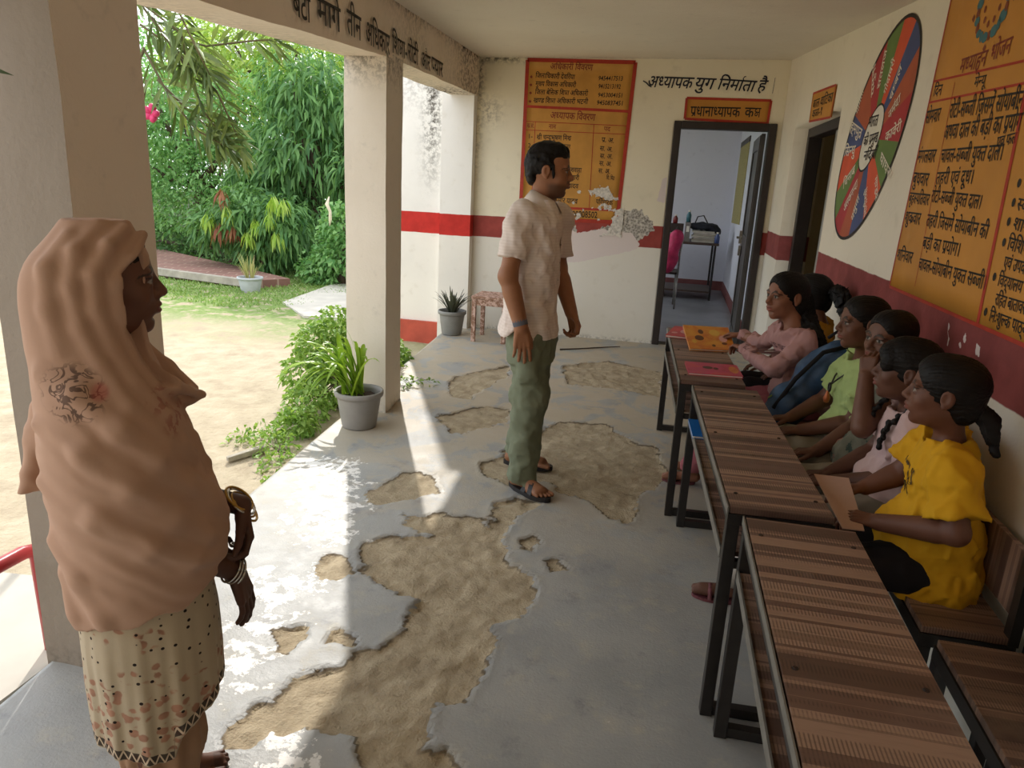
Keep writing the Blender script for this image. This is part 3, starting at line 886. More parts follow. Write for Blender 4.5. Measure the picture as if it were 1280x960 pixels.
pillar('trim_2', 4.12, 4.46, 2.13, mats=[M_PILF], stain=1)
def corner_post():
    m = MB().box((-2.29, 6.99, -.3), (-1.975, 7.12, 2.26))
    o = m.build('trim_4', M_OUT, loc=(0, 0, 0)); return tag(o, kind='structure')
corner_post()
def beam_bot(y): return float(np.interp(y, [-3.2, 2.2, 4.2, 7.1], [1.75, 1.945, 2.108, 2.232]))
def build_beam():
    ys = np.linspace(-3.2, 7.09, 180); v = []; f = []; st = []
    for y in ys:
        zt = ceil_z(LWX(y), y) + .02; zb = beam_bot(y)
        for (x, z) in [(LWX(y), zb)] + [(LWX(y), zb + (zt - zb) * k / 8) for k in range(1, 9)] + [(LWX(y) - .26, zt), (LWX(y) - .26, zb)]:
            v.append((x, y, z)); e = (z - zb) / (zt - zb)
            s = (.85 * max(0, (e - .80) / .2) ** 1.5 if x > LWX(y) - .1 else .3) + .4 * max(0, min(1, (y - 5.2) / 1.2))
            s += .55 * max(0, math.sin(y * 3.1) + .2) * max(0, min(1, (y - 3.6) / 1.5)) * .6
            st.append(s)
    m = 11
    v = np.array(v); v[:, 0] += (fbm(v, 6, 3) - .5) * .012; v[:, 2] += (fbm(v + 3, 4, 3) - .5) * .014
    for i in range(len(ys) - 1):
        for k in range(m): f.append((i * m + k, i * m + (k + 1) % m, (i + 1) * m + (k + 1) % m, (i + 1) * m + k))
    return tag(mesh_np('trim_5', v, f, mat=M_BEAM, attrs=dict(stain=np.array(st))), kind='structure')
build_beam()

# ---- head teacher's room behind the back wall
def build_room():
    x0, x1, y0, y1, h = -1.5, .80, 7.3, 11.75, 2.75
    m = MB().box((x0, y0, -.06), (x1, y1, -.003)); o = m.build('floor_office', simple('office_floor', hexc('7d7d80'), .35, .2, 3, bump=.05)); tag(o, kind='structure')
    tag(MB().box((x0, 7.1 + .2, h), (x1 + .2, y1 + .2, h + .1)).build('ceiling_office', M_ROOM), kind='structure')
    tag(MB().box((x0 - .2, y1, -.06), (x1 + .2, y1 + .2, h)).build('wall_office_back', M_ROOM), kind='structure')
    tag(MB().box((x1, 7.31, -.06), (x1 + .2, y1, h)).build('wall_office_right', M_ROOM), kind='structure')
    # wall with a window towards the yard
    m = MB().box((x0 - .2, 7.31, -.06), (x0, 7.7, h)).box((x0 - .2, 11.2, -.06), (x0, y1, h)).box((x0 - .2, 7.7, -.06), (x0, 11.2, .75)).box((x0 - .2, 7.7, 2.4), (x0, 11.2, h))
    tag(m.build('wall_office_left', M_ROOM), kind='structure')
    tag(MB().box((x1 - .012, 7.34, -.003), (x1, y1, .14)).box((x0, y1 - .012, -.003), (x1, y1, .14)).build('baseboard_office', M_SKIRT), kind='structure')
build_room()
# ---- classroom behind the side doorway
def build_class():
    m = MB().box((1.0, 4.2, -.06), (4.2, 7.3, 0)).box((4.2, 4.0, -.06), (4.3, 7.3, 2.7)).box((1.0, 4.0, 2.6), (4.3, 7.3, 2.7)).box((1.1, 4.1, -.06), (4.3, 4.2, 2.7)).box((1.06, 7.1, -.06), (4.3, 7.2, 2.7))
    tag(m.build('wall_classroom', M_REVEAL), kind='structure')
build_class()
# unseen end wall added behind the viewer to block sky light
tag(MB().box((-3.4, -2.2, -.3), (1.3, -2.0, 2.9)).build('wall_sky_block', M_RWALL, loc=(0, 0, 0)), kind='structure')

# ---- doors
M_DARK = simple('dark_brown_paint', hexc('2f2724'), .45, .2, 10, bump=.1)
M_GREYP = simple('grey_door_paint', hexc('4d4947'), .4, .12, 5)
M_STEEL = simple('worn_steel', hexc('9a9690'), .35, .2, 30, metal=.8)
def door_one():
    x0, x1, zt = D1
    m = MB(); w = .065
    m.box((x0, 7.07, 0), (x0 + w, 7.19, zt)).box((x1 - w, 7.07, 0), (x1, 7.19, zt)).box((x0 + w, 7.07, zt - w), (x1 - w, 7.19, zt))
    fr = m.build('door_1', M_DARK, loc=(x0, 7.1, 0), bevel=.006); tag(fr, kind='structure')
    A = Vector((x1 - w - .01, 7.20, .02)); B = Vector((x1 - .055, 8.03, .02)); d = (B - A).normalized(); nrm = Vector((-d.y, d.x, 0))
    def loc(u, t, z): p = A + d * u + nrm * t; return (p.x, p.y, z)
    L = (B - A).length
    def slab(mb, u0, u1, z0, z1, t0, t1):
        mb.hexa([loc(u0, t0, z0), loc(u1, t0, z0), loc(u1, t1, z0), loc(u0, t1, z0), loc(u0, t0, z1), loc(u1, t0, z1), loc(u1, t1, z1), loc(u0, t1, z1)])
    lf = MB(); slab(lf, 0, L, .02, zt - w - .01, 0, .035)
    for (a, b, c, e) in ((.0, .09, .02, 1.98), (L - .09, L, .02, 1.98), (.09, L - .09, .02, .14), (.09, L - .09, .95, 1.07), (.09, L - .09, 1.86, 1.98)): slab(lf, a, b, c, e, .035, .047)
    leaf = lf.build('door_leaf', M_GREYP, parent=fr, loc=(x0, 7.1, 0), bevel=.004)
    h = MB(); slab(h, L - .20, L - .03, 1.02, 1.05, .047, .062); slab(h, L - .15, L - .12, .97, 1.10, .047, .075); slab(h, L - .17, L - .10, .85, .95, .047, .07)
    h.tube([loc(L - .135, .075, 1.03), loc(L - .135, .10, 1.03)], .012)
    h.build('door_latch', M_STEEL, parent=leaf, loc=(x0, 7.1, 0))
door_one()
def door_two():
    y0, y1, zt = D2; X = lambda y, d: RWX(y) + d
    m = MB(); w = .07
    def post(a, b, z0, z1, d0=.10, d1=.20):
        m.hexa([(X(a, d0), a, z0), (X(a, d1), a, z0), (X(b, d1), b, z0), (X(b, d0), b, z0), (X(a, d0), a, z1), (X(a, d1), a, z1), (X(b, d1), b, z1), (X(b, d0), b, z1)])
    post(y0, y0 + w, 0, zt); post(y1 - w, y1, 0, zt); post(y0 + w, y1 - w, zt - w, zt)
    fr = m.build('door_2', M_DARK, loc=(RWX(y0), y0, 0), bevel=.005); tag(fr, kind='structure')
    lf = MB()
    a, b = y0 + w, y0 + w + .66
    lf.hexa([(X(a, .14), a, .02), (X(a, .175), a, .02), (X(b, .175), b, .02), (X(b, .14), b, .02), (X(a, .14), a, zt - w), (X(a, .175), a, zt - w), (X(b, .175), b, zt - w), (X(b, .14), b, zt - w)])
    lf.build('door_leaf', simple('pale_grey_door_paint', hexc('8f8b86'), .5, .1, 5), parent=fr, loc=(RWX(y0), y0, 0))
door_two()
# ================================================================== painted signs and lettering
M_OCHRE = simple('ochre_sign_paint', hexc('c08a3c'), .6, .14, 5)
M_OCHRE2 = simple('orange_ochre_paint', hexc('c08434'), .55, .10, 3)
M_REDL = simple('red_sign_paint', hexc('a8321f'), .6, .15, 20)
M_MAROON = simple('maroon_lettering', hexc('7e2f1e'), .6, .1, 20)
M_INK = simple('black_lettering', hexc('1c130c'), .6, .1, 20)
M_BLUEINK = simple('navy_lettering', hexc('20202e'), .6, .1, 20)
M_WHITEL = simple('white_lettering', hexc('e2d8c6'), .6, .08, 20)

def panel(name, quad, surf, mat, t=.003, parent=None, n=14, loc=None):
    """thin painted panel following a surface; quad in surface coords"""
    q = np.array(quad, float); v = []; f = []
    for lift in (0.0, t):
        for i in range(n + 1):
            for j in range(n + 1):
                a, b = i / n, j / n
                p = q[0] * (1 - a) * (1 - b) + q[1] * a * (1 - b) + q[2] * a * b + q[3] * (1 - a) * b
                v.append((p[0], p[1], lift))
    v = np.array(v); N = (n + 1) ** 2; W_ = surf(v[:, 0], v[:, 1], v[:, 2])
    I = np.arange(N).reshape(n + 1, n + 1)
    Q = np.stack([I[:-1, :-1], I[1:, :-1], I[1:, 1:], I[:-1, 1:]], -1).reshape(-1, 4); F = [Q + N]
    for L in (I[0], I[-1], I[:, 0], I[:, -1]): F.append(np.stack([L[:-1], L[1:], L[1:] + N, L[:-1] + N], -1))
    return mesh_np(name, W_, np.concatenate(F), mat=mat, parent=parent, loc=tuple(parent.get('_w')) if parent is not None else (loc or (0, 0, 0)))
def sign(surf, flip=False):
    s = Sign(surf); s.flip = flip; return s
def lines(s, rows, lift=.0045, italic=0, k=1.0):
    for t, a, b, h in rows: s.line(t, a, b, h * k, lift, italic)
    return s
def frame(s, quad, w, lift=.004, close=True):
    q = [np.array(p) for p in quad]
    for i in range(len(q) if close else len(q) - 1): s.strip([q[i], q[(i + 1) % len(q)]], w, lift)
    return s

# -- officers and teachers board on the back wall
def officer_board():
    Q = [(-1.50, 1.125), (-.555, 1.145), (-.512, 2.553), (-1.505, 2.560)]
    t = thing('notice_board', (-1.02, 7.1, 1.12), 'ochre painted board of officers and teachers with red border on the back wall', 'sign')
    panel('board_panel', Q, back_surf, M_OCHRE, parent=t)
    s = sign(back_surf); frame(s, Q, .034)
    s.strip([(-1.50, 2.155), (-.52, 2.137)], .024); s.strip([(-1.49, 1.243), (-.55, 1.253)], .022)
    for L in ([(-1.49, 2.022), (-.525, 2.012)], [(-1.49, 1.945), (-.53, 1.938)], [(-1.40, 2.02), (-1.395, 1.25)], [(-.845, 2.015), (-.83, 1.25)]): s.strip(L, .006)
    s.build('border_lines', M_REDL, t)
    s = sign(back_surf); lines(s, OFFICER_HEAD, italic=.1); lines(s, OFFICER_RED)
    for z in (2.42, 2.35, 2.28, 2.205): s.fill([(-1.462, z + .008), (-1.447, z - .007), (-1.462, z - .02), (-1.475, z - .006)], .004)
    s.build('red_lettering', M_MAROON, t)
    s = sign(back_surf); lines(s, OFFICER_TEXT, italic=.1); lines(s, OFFICER_ROWS); lines(s, OFFICER_PHONE); s.build('black_lettering', M_INK, t)
    # plaster fallen off the lower part of the board
    us = np.linspace(-1.2, -.5, 140); vs = np.linspace(1.0, 1.55, 110); U, V = np.meshgrid(us, vs, indexing='ij'); u, v = U.ravel(), V.ravel()
    P = np.stack([u, v], -1); P3 = np.stack([u, v, v * 0], -1); nz = (fbm(P3, 20, 4) - .5)
    sd = poly_sd(P, [(-.94, 1.41), (-.84, 1.43), (-.74, 1.47), (-.66, 1.49), (-.62, 1.42), (-.60, 1.36), (-.68, 1.33), (-.74, 1.37), (-.85, 1.375), (-.93, 1.39)])
    sd = np.minimum(sd, poly_sd(P, [(-1.03, 1.16), (-.96, 1.19), (-.92, 1.26), (-.88, 1.20), (-.87, 1.15), (-.95, 1.10)]) + .02)
    sd = np.minimum(sd, poly_sd(P, [(-.62, 1.10), (-.58, 1.21), (-.53, 1.27), (-.49, 1.27), (-.49, 1.0), (-.7, 1.0)]))
    for (a, b) in [(-.80, 1.265), (-.73, 1.255), (-.68, 1.275), (-.63, 1.27), (-.60, 1.26), (-.88, 1.24), (-.97, 1.18), (-.86, 1.165), (-.70, 1.30), (-.85, 1.48), (-.58, 1.36), (-1.05, 1.11), (-.74, 1.16), (-.98, 1.30)]:
        sd = np.minimum(sd, np.hypot(u - a, v - b) - .012)
    sd = sd + nz * .09; keep = sd < 0
    I = np.arange(len(u)).reshape(U.shape); Qd = np.stack([I[:-1, :-1], I[1:, :-1], I[1:, 1:], I[:-1, 1:]], -1).reshape(-1, 4); Qd = Qd[keep[Qd].all(1)]
    W_ = back_surf(u, v, .006 + (fbm(P3, 60, 3) - .5) * .006 + .002)
    mesh_np('bare_plaster', W_, Qd, mat=simple('bare_plaster', hexc('cfc9c0'), .9, .3, 50, bump=.5), parent=t, loc=t['_w'])
officer_board()

def head_room_sign():
    Q = [(-.028, 2.09), (.69, 2.072), (.695, 2.262), (-.03, 2.265)]
    t = thing('door_sign', (.33, 7.1, 2.08), 'ochre sign with red border above the open office doorway', 'sign')
    panel('sign_panel', Q, back_surf, M_OCHRE2, parent=t)
    frame(sign(back_surf), Q, .022).build('border_lines', M_REDL, t)
    lines(sign(back_surf), SIGN_TEXT, k=1.15).build('lettering', M_INK, t)
head_room_sign()
def slogan():
    s = sign(back_surf); lines(s, SLOGAN, italic=.25, k=.95); s.strip([(-.43, 2.40), (-.40, 2.385), (-.375, 2.362), (-.35, 2.35)], .01)
    o = s.build('wall_slogan', M_BLUEINK); tag(o, 'dark navy brush lettered slogan painted above the door sign on cream wall', 'lettering')
slogan()
def beam_slogan():
    def surf(u, v, lift): u = np.asarray(u, float); return np.stack([LWX(u) + lift + .006, u, np.asarray(v, float)], -1)
    s = sign(surf); lines(s, BEAM_TEXT, k=1.55); o = s.build('beam_slogan', M_INK)
    tag(o, 'black painted slogan running along the inner side of the veranda beam', 'lettering')
beam_slogan()

# -- midday meal board on the side wall
def menu_board():
    Q = [(3.364, 1.107), (1.45, 1.095), (1.45, 2.075), (3.275, 2.235)]
    t = thing('menu_board', (RWX(2.4), 2.4, 1.1), 'large ochre midday meal menu board painted on the side wall above the girls', 'sign')
    panel('board_panel', Q, right_surf, M_OCHRE2, parent=t)
    s = sign(right_surf, True)
    s.strip([(3.364, 1.107), (3.275, 2.232)], .012); s.strip([(3.364, 1.107), (1.45, 1.095)], .012)
    s.strip([(2.462, 1.105), (2.485, 1.72)], .02); s.strip([(2.485, 1.72), (2.50, 2.15)], .02)
    s.strip(MENU_LINES[0], .008); s.strip(MENU_LINES[1], .008); s.strip(MENU_LINES[2], .004)
    s.build('border_lines', M_REDL, t)
    lines(sign(right_surf, True), MENU_HEAD, k=1.1, italic=.1).build('red_lettering', M_MAROON, t)
    s = sign(right_surf, True); lines(s, MENU_TEXT, k=.98); lines(s, MENU_RIGHT, k=.98)
    for (a, b) in MENU_DOTS: s.fill([(a + .011 * math.cos(k), b + .013 * math.sin(k)) for k in np.linspace(0, 5.6, 9)], .0045)
    s.build('black_lettering', M_INK, t)
    # ring emblem
    q = np.random.default_rng(5); s1 = sign(right_surf, True); s2 = sign(right_surf, True)
    for k in range(22):
        a = 2 * math.pi * k / 22; c = (2.86 + .115 * math.cos(a), 2.085 + .095 * math.sin(a)); r = .013 + .006 * q.random()
        (s1 if k % 4 else s2).fill([(c[0] + r * math.cos(x) * (1.5 if k % 2 else .8), c[1] + r * 1.1 * math.sin(x)) for x in np.linspace(0, 5.6, 8)], .0045)
    for k in range(9):
        a = 2 * math.pi * k / 9; c = (2.86 + .06 * math.cos(a), 2.085 + .055 * math.sin(a)); s2.fill([(c[0] + .010 * math.cos(x), c[1] + .012 * math.sin(x)) for x in np.linspace(0, 5.6, 7)], .0045)
    for k in (0, 3, 6, 9):
        a = 2 * math.pi * k / 12 - 1.57; c = (2.86 + .15 * math.cos(a), 2.075 + .12 * math.sin(a)); s3 = [(c[0] + .013 * math.cos(x), c[1] + .015 * math.sin(x)) for x in np.linspace(0, 4.4, 4)]; s2.fill(s3, .0045)
    s1.build('ring_emblem', simple('teal_paint', hexc('3d6a70'), .6), t); s2.build('emblem_dots', simple('brown_paint', hexc('7d3a1e'), .6), t)
menu_board()

# -- class sign over the side doorway
def class_sign():
    t = thing('class_sign', (RWX(5.4), 5.45, 1.97), 'small ochre class sign hung over the narrow dark side doorway', 'sign')
    panel('sign_panel', CLASS_SIGN_Q, right_surf, M_OCHRE2, t=.008, parent=t)
    frame(sign(right_surf, True), CLASS_SIGN_Q, .014, .009).build('border_lines', M_REDL, t)
    lines(sign(right_surf, True), CLASS_SIGN, .0095).build('lettering', M_INK, t)
class_sign()

# -- painted wheel of rivers
def wheel():
    c = np.array([4.075, 1.752]); A = np.array([-.545, .165]); Bv = np.array([-.055, .472]); H = .305
    t = thing('river_wheel', (RWX(4.07), 4.07, 1.26), 'round mural of coloured sectors with white river names around a white centre', 'mural')
    cols = dict(g='5e7a3a', o='d3502a', b='3a4a7a', r='a8252d', t='a9502f')
    seq = 'o b t r g o b t r g o b t r g'.split()
    seq = ['g', 'o', 'b', 't', 'r', 'g', 'o', 'b', 't', 'r', 'g', 'o', 'b', 't', 'r']
    order = {'o': 0, 'b': 1, 't': 2, 'r': 3, 'g': 4}
    n = len(seq); V = []; F = []; mi = []
    def pt(a, r): return c + A * math.sin(a) * r + Bv * math.cos(a) * r
    K = 6; off = -.10
    for i in range(n):
        for k in range(K):
            a0 = 2 * math.pi * (i + k / K) / n + off; a1 = 2 * math.pi * (i + (k + 1) / K) / n + off; b = len(V)
            V += [pt(a0, H), pt(a1, H), pt(a1, 1), pt(a0, 1)]; F.append((b, b + 1, b + 2, b + 3)); mi.append(order[seq[i]])
    V = np.array(V)
    mesh_np('sectors', right_surf(V[:, 0], V[:, 1], .003), F, mats=[simple('wheel_' + k, hexc(cols[k]), .55, .12, 6) for k in 'obtrg'], midx=mi, parent=t, loc=t['_w'])
    s = sign(right_surf, True); s.fill([pt(a, H) for a in np.linspace(0, 2 * math.pi, 40)[:-1]], .0035); s.build('hub', simple('wheel_white', hexc('ded8c8'), .6, .05), t)
    s = sign(right_surf, True)
    for r, w in ((1.0, .016), (H, .010)):
        P = [pt(a, r) for a in np.linspace(0, 2 * math.pi, 61)]; s.strip(P, w, .0045)
    s.build('outline', M_INK, t)
    lines(sign(right_surf, True), WHEEL_TEXT, .005, k=1.2).build('white_lettering', M_WHITEL, t)
    lines(sign(right_surf, True), HUB_TEXT, .0055, k=1.35).build('black_lettering', M_INK, t)
wheel()
# ================================================================== school furniture
def laminate():
    g = NT('striped_laminate'); x, y, z = g.sep()[0:3]
    cy = g.n('CombineXYZ'); g.set(cy.inputs[1], y); v = cy.outputs[0]
    oi = g.n('ObjectInfo').outputs['Random']
    sh = g.n('VectorMath', operation='ADD'); g.set(sh.inputs[0], v); cb = g.n('CombineXYZ'); g.set(cb.inputs[1], g.math('MULTIPLY', oi, 9.0)); g.set(sh.inputs[1], cb.outputs[0]); v = sh.outputs[0]
    b1 = g.noise(7, 1, .5, v); b2 = g.noise(19, 2, .6, v)
    cb2 = g.n('CombineXYZ'); g.set(cb2.inputs[0], g.math('MULTIPLY', x, .12)); g.set(cb2.inputs[1], y)
    b3 = g.noise(120, 3, .6, cb2.outputs[0])
    t = g.math('ADD', g.math('MULTIPLY', b1, .84), g.math('MULTIPLY', b2, .16))
    c = g.ramp(t, [(.33, hexc('5c463d')), (.40, hexc('7d6255')), (.455, hexc('977a69')), (.49, hexc('6d544a')), (.53, hexc('9c7f6e')), (.585, hexc('846a5b')), (.65, hexc('634d43'))], 'CONSTANT')
    c = g.mix(g.math('MULTIPLY', g.step(b3, .45, .7), .14), c, hexc('4a382f'))
    hat = g.math('MULTIPLY', g.step(g.wave(46, 'X', 0, g.mapp((1, 1, 1))), .5, .8), g.step(b2, .45, .56))
    c = g.mix(g.math('MULTIPLY', hat, .55), c, hexc('3a2a22'))
    ds = g.noise(5, 5, .6); c = g.mix(g.math('MULTIPLY', g.step(ds, .55, .8), .25), c, hexc('b09a86'))
    return g.done(c, g.ramp(ds, [(.3, .34), (.7, .55)]), spec=.5)
M_LAM = laminate()
M_IRON = simple('black_iron', hexc('231f1d'), .42, .25, 30, spec=.5)
M_EDGE = simple('pale_edge_strip', hexc('6f6b64'), .5, .2, 20)
M_RUST = simple('rust_spots', hexc('33261f'), .7, .3, 60)

def desk(y_near, y_far, xl_near, xl_far, w, label):
    """one school desk: two square-tube end frames, a top and a shelf under it"""
    H = .655; yaw = math.atan2(xl_near - xl_far, y_far - y_near); L = y_far - y_near
    base = (xl_near, y_near, 0.0)
    t = thing('school_desk', base, label, 'desk', 'striped school desks')
    t.rotation_euler = (0, 0, yaw)
    b = .034
    def mk(name, m, mat, bev=.0):
        o = m.build(name, mat, loc=(0, 0, 0), bevel=bev); o.parent = t; o.location = (0, 0, 0); return o
    mk('desk_top', MB().box((.004, 0.004, H - .019), (w - .004, L - .004, H)), M_LAM, .002)
    m = MB()
    for (a, c) in (((0, 0), (w, 0)), ((0, L), (w, L)), ((0, 0), (0, L)), ((w, 0), (w, L))):
        x0, x1 = min(a[0], c[0]), max(a[0], c[0]); y0, y1 = min(a[1], c[1]), max(a[1], c[1])
        if y0 == y1: m.box((0, y0 if y0 == 0 else L - b, H - .05), (w, b if y0 == 0 else L, H - .0195))
        else: m.box((x0 if x0 == 0 else w - b * .6, b, H - .045), (b * .6 if x0 == 0 else w, L - b, H - .0195))
    mk('top_frame', m, M_IRON)
    mk('edge_strip', MB().box((-.003, 0, H - .022), (.0005, L, H + .0008)), M_EDGE)
    for yy in (0, L - b):
        for xx in (0, w - b): mk('leg', MB().box((xx, yy, .0), (xx + b, yy + b, H - .05)), M_IRON, .002)
        mk('foot_bar', MB().box((b, yy + .004, .004), (w - b, yy + b - .004, .034)), M_IRON); mk('cross_bar', MB().box((b, yy + .006, .475), (w - b, yy + b - .006, .4965)), M_IRON)
    mk('shelf', MB().box((.003, b + .001, .497), (w - .003, L - b - .001, .512)), M_LAM)
    mk('shelf_edge', MB().box((-.002, b + .001, .488), (.0025, L - b - .001, .518)), M_EDGE)
    for yy in (.10, L * .5, L - .10):
        for xx in (.03, w - .03): mk('screw', MB().lathe((xx, yy, H), [(0.006, 0.0), (.005, .0022), (0, .0026)], 8), M_RUST)
    return t
desk(.56, 1.80, .262, .249, .272, 'brown striped desk nearest the camera, bare top, in front of the empty bench')
desk(1.845, 3.10, .214, .140, .272, 'brown striped desk with a blue notebook and yellow stick on its shelf')
desk(3.165, 4.45, .087, .012, .285, 'brown striped desk farthest away, carrying the picture books')

def bench(x0, x1, y0, y1, label, back=True):
    H = .43; b = .034; t = thing('school_bench', (x0, y0, 0), label, 'bench', 'striped school benches'); L = y1 - y0; w = x1 - x0
    def mk(name, m, mat, bev=.0):
        o = m.build(name, mat, loc=(0, 0, 0), bevel=bev); o.parent = t; o.location = (0, 0, 0); return o
    mk('seat', MB().box((.004, .004, H - .019), (w - .004, L - .004, H)), M_LAM, .002)
    m = MB().box((0, 0, H - .055), (w, b, H - .0195)).box((0, L - b, H - .055), (w, L, H - .0195)).box((0, b, H - .055), (.006, L - b, H - .0195)).box((w - b * .6, b, H - .05), (w, L - b, H - .0195))
    mk('seat_frame', m, M_IRON)
    for yy in (0, L - b):
        for xx in (0, w - b): mk('leg', MB().box((xx, yy, 0), (xx + b, yy + b, H - .055)), M_IRON, .002)
        mk('cross_bar', MB().box((b, yy + .004, .02), (w - b, yy + b - .004, .05)), M_IRON)
    if back:
        mk('backrest', MB().box((w - .012, .03, H + .045), (w + .003, L - .03, H + .215)), M_LAM)
        for yy in (0, L - b): mk('back_post', MB().box((w - .02, yy, H - .019), (w + .004, yy + b, H + .22)), M_IRON)
    return t
bench(.705, .925, 1.785, 3.02, 'brown striped bench with a backrest, seating the girls behind the middle desk')
bench(.725, .935, .56, 1.74, 'brown striped empty bench nearest the camera')
bench(.60, .815, 3.20, 4.42, 'brown striped bench behind the farthest desk, under the two far girls', back=False)

# ---- books on the far desk
def book(name, corners, th, cover, label, blobs=(), page_side=0, seed=1, zoff=None):
    """corners: 4 world points of the lower face (spine first); th thickness"""
    c = [Vector(p) for p in corners]; up = (c[1] - c[0]).cross(c[3] - c[0]).normalized()
    if up.z < 0: up = -up
    t = thing(name, tuple(sum(c, Vector()) / 4), label, 'book', None)
    ce = sum(c, Vector()) / 4; ins = [ce + (p - ce) * .975 for p in c]
    m = MB().hexa([tuple(p + up * .002) for p in ins] + [tuple(p + up * (th - .002)) for p in ins]); m.build('pages', M_PAPER, t)
    m = MB().hexa([tuple(p) for p in c] + [tuple(p + up * .002) for p in c]); m.hexa([tuple(p + up * (th - .002)) for p in c] + [tuple(p + up * th) for p in c])
    m.build('cover', cover, t)
    def P(u, v): return (c[0] * (1 - u) + c[1] * u) * (1 - v) + (c[3] * (1 - u) + c[2] * u) * v + up * (th + .0012)
    for nm, mat, bl in blobs:
        m = MB()
        for (u, v, ru, rv) in bl:
            m.add([tuple(P(u + ru * math.cos(a), v + rv * math.sin(a))) for a in np.linspace(0, 2 * math.pi, 13)[:-1]], [tuple(range(12))])
        m.build(nm, mat, t)
    return t
M_PAPER = simple('page_paper', hexc('e8e2d6'), .8, .05, 40)
M_CRED = simple('red_print_cover', hexc('c5302c'), .35, .25, 9)
def cov(name, a, b, c):
    g = NT(name); n = g.noise(9, 4, .6, dist=.8); return g.done(g.ramp(n, [(.3, hexc(a)), (.5, hexc(b)), (.7, hexc(c))]), .32, spec=.5)
M_CORA = cov('orange_print_cover', 'c9571d', 'd98a28', 'e2a53a'); M_CPNK = cov('magenta_print_cover', 'b5253f', 'c92f62', 'd2452f')
M_BRN = simple('brown_print', hexc('5b2b12'), .4); M_YEL = simple('yellow_print', hexc('dcb04a'), .4); M_PINKP = simple('pale_pink_print', hexc('dca39a'), .4)
book('picture_book', [(.005, 4.12, .656), (.055, 4.44, .656), (.345, 4.40, .656), (.30, 4.08, .656)], .012, M_CRED, 'red covered picture book lying flat at the far end of the desk',
     [('cover_print', M_PINKP, [(.5, .3, .2, .1), (.3, .12, .08, .06)])])
book('picture_book', [(.135, 3.80, .657), (.095, 4.16, .715), (.345, 4.20, .715), (.37, 3.86, .657)], .012, M_CORA, 'orange picture book propped open under the hands of the girl in dusty pink',
     [('brown_print', M_BRN, [(.45, .28, .11, .10), (.72, .35, .10, .06), (.15, .55, .05, .04), (.25, .8, .05, .06)]), ('yellow_print', M_YEL, [(.7, .65, .14, .12), (.3, .15, .08, .05)]), ('pink_print', M_PINKP, [(.45, .8, .14, .09)])])
book('picture_book', [(.125, 3.27, .656), (.108, 3.50, .656), (.352, 3.52, .656), (.365, 3.30, .656)], .010, M_CPNK, 'magenta covered book lying closed near the middle of the far desk',
     [('cover_print', M_BRN, [(.55, .4, .12, .10), (.5, .55, .1, .05)]), ('orange_print', M_CORA, [(.5, .88, .3, .09)])])
M_BLUE = simple('blue_cover', hexc('1f6fc0'), .4, .1, 8)
book('notebook', [(.150, 2.80, .5135), (.135, 3.02, .5135), (.275, 3.03, .5135), (.285, 2.81, .5135)], .012, M_BLUE, 'blue notebook on the shelf under the middle desk')
o = MB().bar((.222, 2.62, .522), (.238, 2.44, .522), .016, .014).build('stick', simple('yellow_stick_paint', hexc('b9b04a'), .5)); tag(o, 'short yellow stick lying on the shelf under the middle desk', 'stick')

# ---- the small worn stool by the back wall
def stool():
    t = thing('stool', (-1.60, 6.62, 0), 'small worn wooden stool with flaked pink paint against the back wall', 'stool')
    g = NT('flaked_pink_paint'); n = g.noise(34, 5, .7); M = g.done(g.mix(g.step(n, .46, .56), hexc('8f6a55'), hexc('cfae9f')), .75)
    MB().box((-1.78, 6.42, .405), (-1.44, 6.80, .43)).build('seat', M, t, bevel=.004)
    for x in (-1.755, -1.465):
        for y in (6.445, 6.775): MB().box((x - .019, y - .019, 0), (x + .019, y + .019, .405)).build('leg', M, t, bevel=.003)
    m = MB().box((-1.736, 6.432, .345), (-1.484, 6.456, .403)).box((-1.736, 6.765, .345), (-1.484, 6.788, .403)).box((-1.768, 6.464, .345), (-1.745, 6.756, .403)).box((-1.475, 6.464, .345), (-1.452, 6.756, .403))
    m.build('apron', M, t)
stool()
# ---- stick and litter on the floor
o = MB().tube([(-.92, 6.42, .008), (-.75, 6.52, .010), (-.60, 6.65, .008), (-.40, 6.79, .009)], [.007, .006, .006, .004], 6).build('twig', simple('dry_twig', hexc('4a3a2d'), .8)); tag(o, 'long thin dry twig lying on the floor before the office doorway', 'twig')
# ---- handrail of the ramp
M_RAIL = simple('red_rail_paint', hexc('a3262c'), .35, .15, 12)
def rail():
    t = thing('handrail', (-1.76, 1.60, -.1), 'red painted pipe handrail of the ramp behind the near pillar', 'handrail')
    MB().tube([(-1.79, -.3, .335), (-1.778, .8, .335), (-1.768, 1.56, .335), (-1.766, 1.59, .328), (-1.764, 1.603, .30), (-1.76, 1.61, -.1)], .021, 12).build('top_pipe', M_RAIL, t, smooth=True)
    MB().tube([(-1.79, -.3, -.06), (-1.762, 1.60, -.055)], .012, 10).build('lower_pipe', M_RAIL, t, smooth=True)
rail()

